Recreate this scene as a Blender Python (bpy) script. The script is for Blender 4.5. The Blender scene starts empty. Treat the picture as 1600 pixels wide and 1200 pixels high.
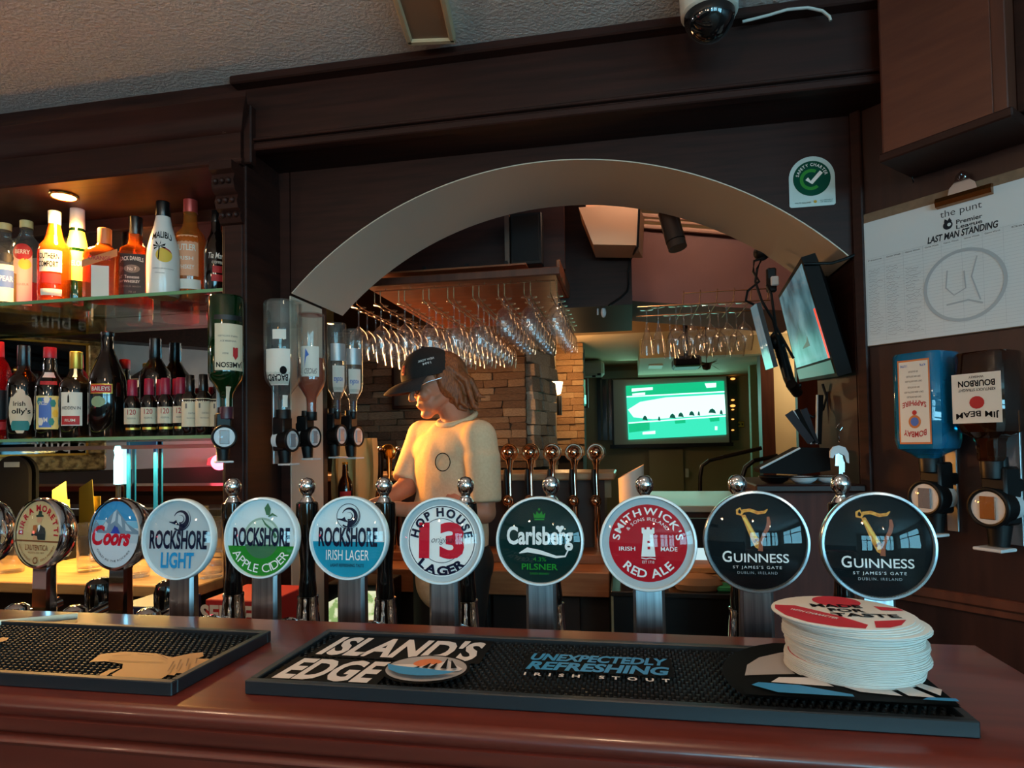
import bpy, bmesh, math, random
import numpy as np
from mathutils import Vector, Matrix
random.seed(7)
sc = bpy.context.scene
COL = sc.collection
rad = math.radians

# ------------------------------------------------------------------ camera
CAM = np.array([0.0, 0.0, 1.30]); FPX, CX, CY = 1000.0, 800.0, 664.0
def _axes(yaw, pitch, roll):
    cy, sy, cp, sp = math.cos(yaw), math.sin(yaw), math.cos(pitch), math.sin(pitch)
    w = np.array([-sy*cp, cy*cp, sp]); r = np.array([cy, sy, 0.0]); u = np.cross(r, w)
    c, s = math.cos(roll), math.sin(roll)
    return c*r + s*u, -s*r + c*u, w
AR, AU, AW = _axes(rad(10.46), rad(1.69), rad(-0.926))
cd = bpy.data.cameras.new('camera'); cam = bpy.data.objects.new('camera', cd); COL.objects.link(cam)
cam.matrix_world = Matrix(((AR[0], AU[0], -AW[0], CAM[0]), (AR[1], AU[1], -AW[1], CAM[1]), (AR[2], AU[2], -AW[2], CAM[2]), (0, 0, 0, 1)))
cd.sensor_width = 36; cd.lens = FPX/1600*36; cd.shift_y = (CY-600)/1600; cd.clip_start = 0.02
sc.camera = cam
# ------------------------------------------------------------------ world, exposure, big lights
wd = bpy.data.worlds.new('world'); sc.world = wd; wd.use_nodes = True
wd.node_tree.nodes['Background'].inputs[0].default_value = (.55, .75, .9, 1)
wd.node_tree.nodes['Background'].inputs[1].default_value = 0.6
sc.view_settings.view_transform = 'Standard'; sc.view_settings.look = 'None'
sc.view_settings.exposure = 0.3; sc.view_settings.gamma = 1.0
sc.view_settings.use_curve_mapping = False
cy_ = sc.cycles
cy_.use_denoising = True; cy_.caustics_reflective = False; cy_.caustics_refractive = False
cy_.transparent_max_bounces = 40; cy_.max_bounces = 8; cy_.sample_clamp_indirect = 4.0; cy_.sample_clamp_direct = 0
WINDOW_POWER = 12.0          # radiance of the daylight panes behind the camera
def lamp(name, kind, loc, energy, color, size=.05, target=None, spot=None, blend=.6, label=None):
    l = bpy.data.lights.new(name, kind); l.energy = energy; l.color = color
    if kind == 'AREA': l.size = size
    else: l.shadow_soft_size = size
    if spot: l.spot_size = rad(spot); l.spot_blend = blend
    o = bpy.data.objects.new(name, l); COL.objects.link(o); o.location = loc
    if target is not None:
        o.rotation_euler = (Vector(target)-Vector(loc)).to_track_quat('-Z', 'Y').to_euler()
    return o

# ------------------------------------------------------------------ photo pixel -> point on a plane of the room
def ray(x, y): return AW + (x-CX)/FPX*AR - (y-CY)/FPX*AU
def at(x, y, Y):
    q = ray(x, y); return Vector(CAM + q*(Y-CAM[1])/q[1])
def atz(x, y, z):
    q = ray(x, y); return Vector(CAM + q*(z-CAM[2])/q[2])
def atx(x, y, X):
    q = ray(x, y); return Vector(CAM + q*(X-CAM[0])/q[0])
DC = Vector((0.59, 1.8, 0)); DN = Vector((-.7071, -.7071, 0)); DT = Vector((.7071, -.7071, 0))
def atd(x, y, off=0.0):        # on the diagonal panelled wall, off metres in front of it
    q = Vector(ray(x, y)); c = Vector(CAM); k = (DC + DN*off - c).dot(DN)/q.dot(DN); return c + q*k
def mpp(P): return float((np.array(P)-CAM) @ AW)/FPX      # metres per photo pixel at P

# ------------------------------------------------------------------ materials
MATS = {}
def _lin(c): return tuple(((v/255+.055)/1.055)**2.4 if v/255 > .04045 else v/255/12.92 for v in c)
def mat(name, rgb=(128, 128, 128), rough=.5, metal=0.0, coat=0.0, emit=None, es=0, spec=.5, sheen=0, trans=0):
    if name in MATS: return MATS[name]
    if name.startswith(('print_', 'ink_', 'white_print', 'black_ink')): spec = 0.03
    m = bpy.data.materials.new(name); m.use_nodes = True; b = m.node_tree.nodes['Principled BSDF']
    b.inputs['Base Color'].default_value = (*_lin(rgb), 1); b.inputs['Roughness'].default_value = rough
    b.inputs['Metallic'].default_value = metal; b.inputs['Coat Weight'].default_value = coat
    b.inputs['Coat Roughness'].default_value = .06; b.inputs['Specular IOR Level'].default_value = spec
    if sheen: b.inputs['Sheen Weight'].default_value = sheen
    if emit: b.inputs['Emission Color'].default_value = (*_lin(emit), 1); b.inputs['Emission Strength'].default_value = es
    MATS[name] = m; return m
def noisy(name, rgb1, rgb2, scale=(1, 1, 1), nscale=5.0, rough=.5, detail=6, bump=0.0, coat=0.0, contrast=(.35, .65), metal=0, coords='Object', spec=.5):
    if name in MATS: return MATS[name]
    m = mat(name, rgb1, rough, metal, coat, spec=spec); nt = m.node_tree; b = nt.nodes['Principled BSDF']
    tc = nt.nodes.new('ShaderNodeTexCoord'); mp = nt.nodes.new('ShaderNodeMapping'); mp.inputs['Scale'].default_value = scale
    n = nt.nodes.new('ShaderNodeTexNoise'); n.inputs['Scale'].default_value = nscale; n.inputs['Detail'].default_value = detail
    r = nt.nodes.new('ShaderNodeValToRGB'); r.color_ramp.elements[0].position, r.color_ramp.elements[1].position = contrast
    r.color_ramp.elements[0].color = (*_lin(rgb1), 1); r.color_ramp.elements[1].color = (*_lin(rgb2), 1)
    L = nt.links.new
    L(tc.outputs[coords], mp.inputs[0]); L(mp.outputs[0], n.inputs['Vector']); L(n.outputs[0], r.inputs[0]); L(r.outputs[0], b.inputs['Base Color'])
    if bump:
        bp = nt.nodes.new('ShaderNodeBump'); bp.inputs['Strength'].default_value = bump; bp.inputs['Distance'].default_value = .01
        L(n.outputs[0], bp.inputs['Height']); L(bp.outputs[0], b.inputs['Normal'])
    return m
def clear(name, tint=(255, 255, 255), base=.05, edge=.75, power=3.0, rough=.02, body=0.0, bodyrgb=None, gl=(255, 255, 255)):
    """thin clear glass or plastic: lets light straight through (tinted) and mirrors more towards its edges"""
    if name in MATS: return MATS[name]
    m = bpy.data.materials.new(name); m.use_nodes = True; nt = m.node_tree; nt.nodes.clear(); L = nt.links.new
    out = nt.nodes.new('ShaderNodeOutputMaterial'); tr = nt.nodes.new('ShaderNodeBsdfTransparent'); tr.inputs[0].default_value = (*_lin(tint), 1)
    g = nt.nodes.new('ShaderNodeBsdfGlossy'); g.inputs['Roughness'].default_value = rough; g.inputs[0].default_value = (*_lin(gl), 1)
    lw = nt.nodes.new('ShaderNodeLayerWeight'); p = nt.nodes.new('ShaderNodeMath'); p.operation = 'POWER'; p.inputs[1].default_value = power
    ma = nt.nodes.new('ShaderNodeMath'); ma.operation = 'MULTIPLY_ADD'; ma.inputs[1].default_value = edge; ma.inputs[2].default_value = base
    lw.inputs['Blend'].default_value = .5
    mx = nt.nodes.new('ShaderNodeMixShader'); L(lw.outputs['Facing'], p.inputs[0]); L(p.outputs[0], ma.inputs[0]); L(ma.outputs[0], mx.inputs[0])
    src = tr.outputs[0]
    if body:
        d = nt.nodes.new('ShaderNodeBsdfDiffuse'); d.inputs[0].default_value = (*_lin(bodyrgb or tint), 1)
        m2 = nt.nodes.new('ShaderNodeMixShader'); m2.inputs[0].default_value = body; L(src, m2.inputs[1]); L(d.outputs[0], m2.inputs[2]); src = m2.outputs[0]
    L(src, mx.inputs[1]); L(g.outputs[0], mx.inputs[2]); L(mx.outputs[0], out.inputs[0])
    MATS[name] = m; return m
WOOD = noisy('dark_mahogany', (36, 17, 13), (51, 25, 19), (1.5, 1.5, 22), 3.0, .5, bump=.03, spec=.25)
WOODX = noisy('dark_mahogany_long', (36, 17, 13), (52, 25, 19), (1.2, 20, 20), 3.0, .46, bump=.03, spec=.3)
WOODR = noisy('red_brown_panel', (76, 37, 24), (94, 48, 32), (18, 18, 1.5), 2.5, .45, bump=.02)
BARTOP = noisy('varnished_bar_mahogany', (86, 31, 23), (110, 43, 31), (2, 26, 26), 2.5, .30, coat=.2, contrast=(.3, .7))
CHROME = mat('chrome', (225, 225, 228), .07, 1.0)
STEEL = noisy('brushed_steel', (150, 152, 156), (185, 187, 190), (60, 60, 2), 4, .28, metal=1)
BLACK = mat('black_plastic', (13, 13, 14), .42, spec=.3)
BLACKG = mat('black_gloss', (8, 9, 10), .08, coat=.5)
WHITE = mat('white_print', (235, 235, 232), .5)
CREAMW = mat('cream_paint', (196, 184, 164), .6)
LENS = clear('clear_lens', base=.028, edge=.45, power=4)
GLASS = clear('clear_glass', (250, 250, 250), base=.06, edge=.9, power=2.2, body=.02, bodyrgb=(255, 255, 255))

# ------------------------------------------------------------------ geometry
class G:
    def __init__(s): s.v = []; s.f = []
    def add(s, v, f):
        n = len(s.v); s.v += [tuple(p) for p in v]; s.f += [tuple(i+n for i in q) for q in f]; return s
    def box(s, c, d, M=None, bev=0.0):
        bm = bmesh.new(); bmesh.ops.create_cube(bm, size=1)
        for v in bm.verts: v.co = Vector((v.co.x*d[0], v.co.y*d[1], v.co.z*d[2]))
        if bev: bmesh.ops.bevel(bm, geom=bm.edges[:], offset=bev, segments=1, affect='EDGES')
        bm.verts.index_update()
        T = Matrix.Translation(Vector(c)) @ (M.to_4x4() if M else Matrix())
        s.add([T @ v.co for v in bm.verts], [[v.index for v in f.verts] for f in bm.faces]); bm.free(); return s
    def bb(s, a, b, bev=0.0):
        return s.box([(a[i]+b[i])/2 for i in range(3)], [abs(b[i]-a[i]) for i in range(3)], None, bev)
    def ring(s, pts_list, closed=True, caps=True):
        n = len(pts_list[0]); v = [p for r in pts_list for p in r]; f = []
        for i in range(len(pts_list)-1):
            for j in range(n if closed else n-1):
                k = (j+1) % n; f.append((i*n+j, i*n+k, (i+1)*n+k, (i+1)*n+j))
        if caps and closed: f.append(tuple(range(n))[::-1]); f.append(tuple((len(pts_list)-1)*n+j for j in range(n)))
        return s.add(v, f)
    def cyl(s, p0, p1, r0, r1=None, seg=16, caps=True):
        p0, p1 = Vector(p0), Vector(p1); r1 = r0 if r1 is None else r1
        q = (p1-p0).to_track_quat('Z', 'Y').to_matrix(); a, b = q.col[0], q.col[1]
        R = lambda p, r: [p + a*(r*math.cos(2*math.pi*i/seg)) + b*(r*math.sin(2*math.pi*i/seg)) for i in range(seg)]
        return s.ring([R(p0, r0), R(p1, r1)], True, caps)
    def lathe(s, prof, seg=24, M=None, caps=True, sq=0.0, ph=0.0):
        """prof: (radius, height) pairs, turned about Z; sq > 0 squares the section off"""
        M = M or Matrix(); R = []
        for r, z in prof:
            row = []
            for i in range(seg):
                a = 2*math.pi*(i+.5)/seg + ph; c, t = math.cos(a), math.sin(a)
                k = 1.0
                if sq: e = 2+10*sq; k = (abs(c)**e+abs(t)**e)**(-1/e)
                row.append(M @ Vector((r*k*c, r*k*t, z)))
            R.append(row)
        return s.ring(R, True, caps)
    def sph(s, c, r, seg=16, rings=10, sz=1.0):
        return s.lathe([(max(1e-5, r*math.sin(math.pi*i/rings)), -r*sz*math.cos(math.pi*i/rings)) for i in range(rings+1)], seg, Matrix.Translation(Vector(c)))
    def tube(s, pts, r, seg=8, caps=True):
        pts = [Vector(p) for p in pts]; R = []; ref = Vector((0, 0, 1))
        for i, p in enumerate(pts):
            t = (pts[min(i+1, len(pts)-1)]-pts[max(i-1, 0)]).normalized()
            if abs(t.dot(ref)) > .95: ref = Vector((1, 0, 0)) if abs(t.x) < .9 else Vector((0, 1, 0))
            a = t.cross(ref).normalized(); b = t.cross(a); rr = r[i] if isinstance(r, (list, tuple)) else r
            R.append([p + a*(rr*math.cos(2*math.pi*k/seg)) + b*(rr*math.sin(2*math.pi*k/seg)) for k in range(seg)])
        return s.ring(R, True, caps)
    def torus(s, R, r, M=None, seg=32, k=8):
        M = M or Matrix(); v = []; f = []
        for i in range(seg):
            a = 2*math.pi*i/seg
            for j in range(k):
                b = 2*math.pi*j/k; v.append(M @ Vector(((R+r*math.cos(b))*math.cos(a), (R+r*math.cos(b))*math.sin(a), r*math.sin(b))))
        for i in range(seg):
            for j in range(k):
                f.append((i*k+j, ((i+1) % seg)*k+j, ((i+1) % seg)*k+(j+1) % k, i*k+(j+1) % k))
        return s.add(v, f)
    def prism(s, pts, ext):
        """pts: 3-D outline (planar), ext: extrusion vector"""
        p = [Vector(q) for q in pts]; e = Vector(ext); return s.ring([p, [q+e for q in p]])
    def quadstrip(s, rows):
        return s.ring(rows, False, False)
def mesh(name, g, smooth=35):
    me = bpy.data.meshes.new(name); me.from_pydata(g.v, [], g.f); me.validate()
    bm = bmesh.new(); bm.from_mesh(me); bmesh.ops.recalc_face_normals(bm, faces=bm.faces[:]); bm.to_mesh(me); bm.free()
    if smooth:
        me.shade_smooth(); me.set_sharp_from_angle(angle=rad(smooth))
    return me
def obj(name, g, m, parent=None, smooth=35, world=False):
    me = g if isinstance(g, bpy.types.Mesh) else mesh(name, g, smooth)
    if not me.materials: me.materials.append(m)
    o = bpy.data.objects.new(name, me); COL.objects.link(o)
    if parent:
        o.parent = parent
        if world:
            p = parent
            M = Matrix()
            while p: M = p.matrix_basis @ M if p.parent is None else p.matrix_parent_inverse @ p.matrix_basis @ M; p = p.parent
            o.matrix_parent_inverse = M.inverted()
    return o
def tag(o, label, cat, group=None):
    o['label'] = label; o['category'] = cat
    if group: o['group'] = group
    return o
def thing(name, label, cat, loc=(0, 0, 0), rot=(0, 0, 0), group=None):
    o = bpy.data.objects.new(name, None); COL.objects.link(o); o.location = loc; o.rotation_euler = rot; o.empty_display_size = .02
    return tag(o, label, cat, group)
def struct(name, g, m, smooth=30, label=None):
    o = obj(name, g, m, None, smooth); o['kind'] = 'structure'
    if label: o['label'] = label
    return o
def dup(root, loc, rot=None, label=None):
    r = root.copy(); COL.objects.link(r); r.location = loc
    if rot is not None: r.rotation_euler = rot
    if label: r['label'] = label
    for ch in list(root.children):
        c = ch.copy(); COL.objects.link(c); c.parent = r
        for gc in list(ch.children):
            d = gc.copy(); COL.objects.link(d); d.parent = c
    return r
# lettering: every string becomes thin raised letters
_tc = {}
def letters(s, bold=0.0, shear=0.0, space=1.0):
    key = (s, bold, shear, space)
    if key not in _tc:
        c = bpy.data.curves.new('t', 'FONT'); c.body = s; c.size = 1; c.offset = bold; c.shear = shear; c.resolution_u = 3; c.space_character = space
        c.extrude = 0.0; o = bpy.data.objects.new('t', c); COL.objects.link(o)
        dg = bpy.context.evaluated_depsgraph_get(); me = bpy.data.meshes.new_from_object(o.evaluated_get(dg))
        v = np.array([p.co[:2] for p in me.vertices]) if len(me.vertices) else np.zeros((1, 2))
        f = [tuple(p.vertices) for p in me.polygons]
        bpy.data.objects.remove(o); bpy.data.curves.remove(c); bpy.data.meshes.remove(me)
        _tc[key] = (v, f)
    v, f = _tc[key]; return v.copy(), f
def fit(s, cx, cz, w, h=None, bold=.01, shear=0, space=1.0, flip=False):
    """2-D verts of a string fitted in a w x h box centred on (cx, cz); flip turns it upside down"""
    v, f = letters(s, bold, shear, space); lo, hi = v.min(0), v.max(0); d = hi-lo
    k = w/d[0]; kz = (h/d[1]) if h else k
    v = (v-(lo+hi)/2)*[k, kz]
    if flip: v = -v
    return v+[cx, cz], f
def arcfit(s, R, a0, a1, h, bold=.01, inside=False):
    """string along an arc of radius R (baseline) from angle a0 to a1 in degrees, clockwise over the top or along the bottom (inside)"""
    W = []; CH = []
    cap = letters('H', bold)[0]; ch = cap[:, 1].max()-cap[:, 1].min()
    for c in s:
        if c == ' ': W.append(.32); CH.append(None); continue
        v, f = letters(c, bold); W.append(v[:, 0].max()-v[:, 0].min()+.1); CH.append((v, f))
    tot = sum(W); V = []; F = []; acc = 0; k = h/ch
    sx = abs(rad(a1-a0))*R/tot
    for w, c in zip(W, CH):
        mid = (acc+w/2)/tot; acc += w
        if c is None: continue
        v, f = c; v = v.copy(); v[:, 0] -= (v[:, 0].max()+v[:, 0].min())/2; v = v*[sx, k]
        a = rad(a0+(a1-a0)*mid)
        if not inside: ux, uz = (math.sin(a), -math.cos(a)), (math.cos(a), math.sin(a)); base = R
        else: ux, uz = (-math.sin(a), math.cos(a)), (-math.cos(a), -math.sin(a)); base = R
        n = len(V)
        for x, y in v: V.append((math.cos(a)*base + ux[0]*x + uz[0]*y, math.sin(a)*base + ux[1]*x + uz[1]*y))
        F += [tuple(i+n for i in q) for q in f]
    return np.array(V), F
def raise2d(V, F, y, t, back=False):
    """2-D letters to a slab in the XZ plane facing -Y, front at y, thickness t"""
    n = len(V); g = G(); v = [(p[0], y, p[1]) for p in V]; g.add(v, F)
    return g
class Print:
    """flat artwork in a local XZ plane facing -Y; every layer lies a hair in front of the last"""
    def __init__(s, root, r=1.0, y=0.0, step=.00025, c=(0, 0)): s.o = root; s.r = r; s.y = y; s.st = step; s.k = 0; s.c = c
    def _y(s): s.k += 1; return s.y - s.k*s.st
    def _put(s, V, F, m, name):
        y = s._y(); g = G(); g.add([(s.c[0]+p[0]*s.r, y, s.c[1]+p[1]*s.r) for p in V], F); return obj(name, g, m, s.o, 0)
    def txt(s, t, cx, cz, w, h=None, m=None, bold=.01, shear=0, flip=False, space=1.0, rot=0):
        V, F = fit(t, 0, 0, w, h, bold, shear, space, flip)
        if rot: c_, s_ = math.cos(rad(rot)), math.sin(rad(rot)); V = np.stack([V[:, 0]*c_-V[:, 1]*s_, V[:, 0]*s_+V[:, 1]*c_], 1)
        return s._put(V+[cx, cz], F, m, 'lettering')
    def arc(s, t, R, a0, a1, h, m, bold=.01, inside=False):
        V, F = arcfit(t, R, a0, a1, h, bold, inside); return s._put(V, F, m, 'lettering')
    def poly(s, pts, m, name='print'): return s._put(pts, [tuple(range(len(pts)))], m, name)
    def polys(s, lst, m, name='print'):
        V = []; F = []
        for p in lst: F.append(tuple(range(len(V), len(V)+len(p)))); V += list(p)
        return s._put(V, F, m, name)
    def disc(s, R, m, c=(0, 0), name='print', seg=48, sx=1, a0=0, a1=360):
        n = seg; full = a1-a0 >= 360
        p = [(c[0]+R*sx*math.cos(rad(a0+(a1-a0)*i/(n if full else n-1))), c[1]+R*math.sin(rad(a0+(a1-a0)*i/(n if full else n-1)))) for i in range(n)]
        return s.poly(p, m, name)
    def ring(s, R, t, m, c=(0, 0), name='print', a0=0, a1=360, seg=48, taper=False):
        V = []; F = []
        for i in range(seg+1):
            a = rad(a0+(a1-a0)*i/seg); tt = t*(1-i/seg*.9) if taper else t
            V += [(c[0]+(R+tt/2)*math.cos(a), c[1]+(R+tt/2)*math.sin(a)), (c[0]+(R-tt/2)*math.cos(a), c[1]+(R-tt/2)*math.sin(a))]
            if i: F.append((2*i-2, 2*i-1, 2*i+1, 2*i))
        return s._put(V, F, m, name)
    def line(s, pts, t, m, name='print'):
        V = []; F = []; P = [Vector(p) for p in pts]
        for i, p in enumerate(P):
            d = (P[min(i+1, len(P)-1)]-P[max(0, i-1)]).normalized(); n = Vector((-d.y, d.x)); tt = t[i] if isinstance(t, (list, tuple)) else t
            V += [tuple(p+n*tt/2), tuple(p-n*tt/2)]
            if i: F.append((2*i-2, 2*i-1, 2*i+1, 2*i))
        return s._put(V, F, m, name)

# =================================================================== THE ROOM
ZC = 2.35                                   # ceiling of the front room
FLOORM = noisy('wooden_floor', (112, 92, 76), (132, 110, 92), (1, 1, 1), 3, .5)
CEILM = noisy('stippled_ceiling', (214, 213, 212), (226, 225, 223), (1, 1, 1), 130, .8, detail=2, bump=.35)
CREAMA = mat('arch_lining_paint', (206, 194, 176), .55)
struct('floor', G().bb((-6.2, -4.8, -.1), (5, 8.6, 0)), FLOORM)
struct('ceiling', G().bb((-6.2, -4.8, ZC), (4, 1.93, ZC+.1)), CEILM)
# wall with the arch
AX, AZ, ARR = -0.218, 0.992, 1.118
XL, XR = -1.016, 0.58
def arch_pt(t, R=ARR):                      # t 0..1 from the left springing to the right one
    a0 = math.asin((XL-AX)/ARR); a1 = math.asin((XR-AX)/ARR); a = a0+(a1-a0)*t
    return AX+R*math.sin(a), AZ+R*math.cos(a)
N = 48
g = G()
for i in range(N):                           # spandrel over the arch as a strip of wedges
    (xa, za), (xb, zb) = arch_pt(i/N), arch_pt((i+1)/N)
    g.ring([[Vector((xa, y, za)), Vector((xb, y, zb)), Vector((xb, y, ZC)), Vector((xa, y, ZC))] for y in (1.8, 2.14)])
g.bb((-1.127, 1.8, 0), (XL-.004, 1.995, ZC)); g.bb((XR, 1.8, arch_pt(1)[1]), (.62, 2.14, ZC))
struct('wall_arch', g, WOOD, 0)
g = G()                                      # painted lining under the arch
rows = []
for y in (1.7995, 2.152):
    rows.append([Vector((*arch_pt(i/N, ARR-.001), 0)).xzy + Vector((0, y, 0)) for i in range(N+1)])
low = [[Vector((*arch_pt(i/N, ARR-.004), 0)).xzy + Vector((0, y, 0)) for i in range(N+1)] for y in (1.7995, 2.152)]
for i in range(N):
    g.ring([[rows[0][i], rows[0][i+1], rows[1][i+1], rows[1][i]], [low[0][i], low[0][i+1], low[1][i+1], low[1][i]]])
struct('trim_1', g, CREAMA, 30, 'cream painted lining under the wooden arch')
struct('trim_2', G().bb((XL-.004, 1.797, 0), (XL, 2.0, arch_pt(0)[1]-.01)), CREAMA, 0, 'cream painted side of the archway')
# beam over the arch with its moulding
g = G().bb((-1.09, 1.636, 2.15), (.80, 1.80, ZC)).bb((-1.09, 1.628, 2.143), (.80, 1.66, 2.163), .003).bb((-1.09, 1.622, 2.168), (.80, 1.66, 2.176), .002).bb((-1.09, 1.60, 2.325), (.78, 1.66, ZC), .004)
struct('trim_3', g, WOODX, 20, 'dark wooden beam across the top of the arch')
# diagonal panelled wall on the right
def dbox(g, t0, t1, o0, o1, z0, z1, bev=0.0):
    M = Matrix((DT, DN, Vector((0, 0, 1)))).transposed()
    c = DC + DT*((t0+t1)/2) + DN*((o0+o1)/2) + Vector((0, 0, (z0+z1)/2))
    return g.box(c, (t1-t0, o1-o0, z1-z0), M, bev)
def dpos(P): d = Vector(P)-DC; return d.dot(DT), d.dot(DN), P[2]
struct('wall_right', dbox(G(), 0, 4.15, -.1, 0, 0, ZC), noisy('right_panelling', (42, 20, 16), (54, 27, 21), (18, 18, 1.5), 2.5, .4, bump=.02), 0)
rz = atd(1500, 932)[2]
struct('trim_4', dbox(dbox(G(), .02, 4.1, 0, .022, rz-.012, rz+.012, .004), .02, 4.1, 0, .012, rz-.03, rz-.012, .002), WOODR, 20, 'wooden dado rail on the diagonal wall')
struct('trim_5', dbox(G(), .0, .028, 0, .014, 0, ZC, .003), WOOD, 20, 'narrow wooden strip covering the corner beside the arch')
# rest of the front room, behind the camera
WALLW = noisy('pale_plaster', (196, 198, 196), (206, 207, 204), (1, 1, 1), 6, .8)
LP0 = Vector((-3.9, .05, 0)); LD = Vector((.643, -.766, 0)); LN = Vector((.766, .643, 0))
def lbox(g, t0, t1, o0, o1, z0, z1, bev=0.0):
    M = Matrix((LD, LN, Vector((0, 0, 1)))).transposed()
    return g.box(LP0+LD*((t0+t1)/2)+LN*((o0+o1)/2)+Vector((0, 0, (z0+z1)/2)), (t1-t0, o1-o0, z1-z0), M, bev)
struct('wall_left', lbox(G(), -2.6, 5.9, -.1, 0, 0, ZC), WALLW, 0)
struct('baseboard_left', lbox(G(), -2.5, 5.8, .004, .02, 0, 1.16, .004), mat('dado_dark', (52, 34, 30), .5), 0, 'dark dado panelling along the pale wall')
struct('wall_back_bar', G().bb((-5.7, 1.93, 0), (-1.127, 2.0, ZC)), WOOD, 0)
g = G(); WX = [(.3, 1.2), (1.5, 2.4), (2.55, 3.3)]; WZ = (.75, 2.15); YB = -4.6
xs = [-.8]+[x for w in WX for x in w]+[3.6]
for a, b in zip(xs[::2], xs[1::2]): g.bb((a, YB-.12, 0), (b, YB, ZC))
for a, b in WX: g.bb((a, YB-.12, 0), (b, YB, WZ[0])); g.bb((a, YB-.12, WZ[1]), (b, YB, ZC))
struct('wall_back', g, mat('room_wall_warm', (160, 144, 130), .8), 0)
g = G(); g.bb((3.52, YB, 0), (3.62, -3.9, ZC)); g.bb((3.52, -1.5, 0), (3.62, -1.0, ZC)); g.bb((3.52, -3.9, 0), (3.62, -1.5, .95)); g.bb((3.52, -3.9, 2.1), (3.62, -1.5, ZC))
struct('wall_side', g, MATS['room_wall_warm'], 0)
PANE = mat('daylight_pane', (0, 0, 0), 1, emit=(140, 216, 244), es=WINDOW_POWER)
FRM = mat('window_frame_paint', (60, 60, 58), .5)
def window(n, a, b, z0, z1, axis, p):
    P = (lambda u, d, z: (u, p+d, z)) if axis == 'y' else (lambda u, d, z: (p+d, u, z))
    s = -1 if axis == 'y' else 1
    g = G()
    for u in (a, b, (a+b)/2): g.bb(P(u-.025, 0, z0), P(u+.025, s*.06, z1))
    for z in (z0, z1, z0+(z1-z0)*.68): g.bb(P(a, 0, z-.025), P(b, s*.06, z+.025))
    o = struct('window_%d' % n, g, FRM, 0)
    obj('pane', G().bb(P(a, s*.065, z0), P(b, s*.075, z1)), PANE, o, 0)
for i, (a, b) in enumerate(WX): window(i+1, a, b, *WZ, 'y', YB)
window(4, -3.9, -1.5, .95, 2.1, 'x', 3.54)

# =================================================================== BAR COUNTER
BX = .32
bar = thing('bar_counter', 'long varnished red-brown wooden bar counter with moulded front edge', 'bar counter', (-1, .6, 0))
def profile(prof, x0, x1):
    return G().ring([[Vector((x, y, z)) for y, z in prof] for x in (x0, x1)])
obj('worktop', profile([(.688, 1.1), (.452, 1.1), (.446, 1.0985), (.4425, 1.095), (.4415, 1.091), (.4445, 1.0865), (.4405, 1.0855), (.4405, 1.078), (.4435, 1.073), (.452, 1.071), (.688, 1.071)], -3.6, BX), BARTOP, bar, 50, True)
obj('moulding', profile([(.47, 1.0712), (.444, 1.0712), (.4405, 1.0695), (.4395, 1.0665), (.4415, 1.0635), (.445, 1.062), (.445, 1.03), (.452, 1.02), (.47, 1.02)], -3.6, BX), BARTOP, bar, 50, True)
obj('front_panel', G().bb((-3.6, .47, .0), (BX-.03, .66, 1.071)), WOODX, bar, 0, True)
rb = thing('tap_bench', 'low steel-topped bench behind the bar carrying the taps', 'bench', (-1, .8, 0))
obj('top', G().bb((-3.4, .692, .96), (BX+.15, .93, .9995), .004), STEEL, rb, 20, True)
obj('support', G().bb((-3.4, .70, 0), (BX+.1, .9, .96)), WOODX, rb, 0, True)
# ------------------------------------------------------------------- rubber bar mats
RUB = mat('black_rubber', (20, 22, 24), .48); RUBT = mat('black_rubber_floor', (12, 13, 14), .6)
RUBB = mat('grey_black_rubber_rim', (26, 30, 34), .42)
def bar_mat(x0, y0, L, D, label):
    t = thing('bar_mat', label, 'bar mat', (x0, y0, 1.1), (-math.pi/2, 0, 0))
    b = .007
    g = G(); H = .0115
    for a, c in (((0, 0), (L, b)), ((0, D-b), (L, D)), ((0, b), (b, D-b)), ((L-b, b), (L, D-b))):
        g.bb((a[0], -H, a[1]), (c[0], -.0002, c[1]), .0008)
    obj('rim', g, RUBB, t, 30)
    obj('base', G().bb((b, -.0045, b), (L-b, -.0002, D-b)), RUBT, t, 0)
    g = G(); s = .0062; r = .0019; nx = int((L-2*b)/s); nz = int((D-2*b)/s)
    for i in range(nx):
        for j in range(nz):
            x = b+(i+.5+(j % 2)*.5-.25)*s; z = b+(j+.5)*s; k = 6
            lo = [Vector((x+r*math.cos(6.283*q/k), -.0044, z+r*math.sin(6.283*q/k))) for q in range(k)]
            hi = [Vector((x+.75*r*math.cos(6.283*q/k), -.0085, z+.75*r*math.sin(6.283*q/k))) for q in range(k)]
            n0 = len(g.v); g.v += [tuple(p) for p in lo+hi]
            g.f += [(n0+q, n0+(q+1) % k, n0+k+(q+1) % k, n0+k+q) for q in range(k)] + [tuple(n0+k+q for q in range(k))]
    o = obj('nub_grid', g, RUB, t, 0); o['kind'] = 'stuff'
    return t
mt = bar_mat(-.3125, .477, .536, .146, 'black rubber bar mat with white slanted lettering and blue slogan')
P = Print(mt, 1, -.0088, .0004)
MW = mat('mat_white', (225, 214, 208), .5); MB = mat('mat_blue', (52, 140, 190), .5); MO = mat('mat_orange', (222, 120, 62), .5); MK = mat('mat_black', (7, 8, 9), .75, spec=.12); MG = mat('mat_grey', (168, 160, 156), .5)
def backed(t, cx, cz, w, h, m, bold, shear=0, grow=.006):
    P.poly([(cx-w/2-grow, cz-h/2-grow*.6), (cx+w/2+grow, cz-h/2-grow*.6), (cx+w/2+grow, cz+h/2+grow*.6), (cx-w/2-grow, cz+h/2+grow*.6)], MK)
    P.txt(t, cx, cz, w, h, m, bold=bold, shear=shear)
backed("ISLAND'S", .098, .102, .150, .056, MW, .035, .12)
backed("EDGE", .060, .036, .086, .05, MW, .035, .12)
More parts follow.
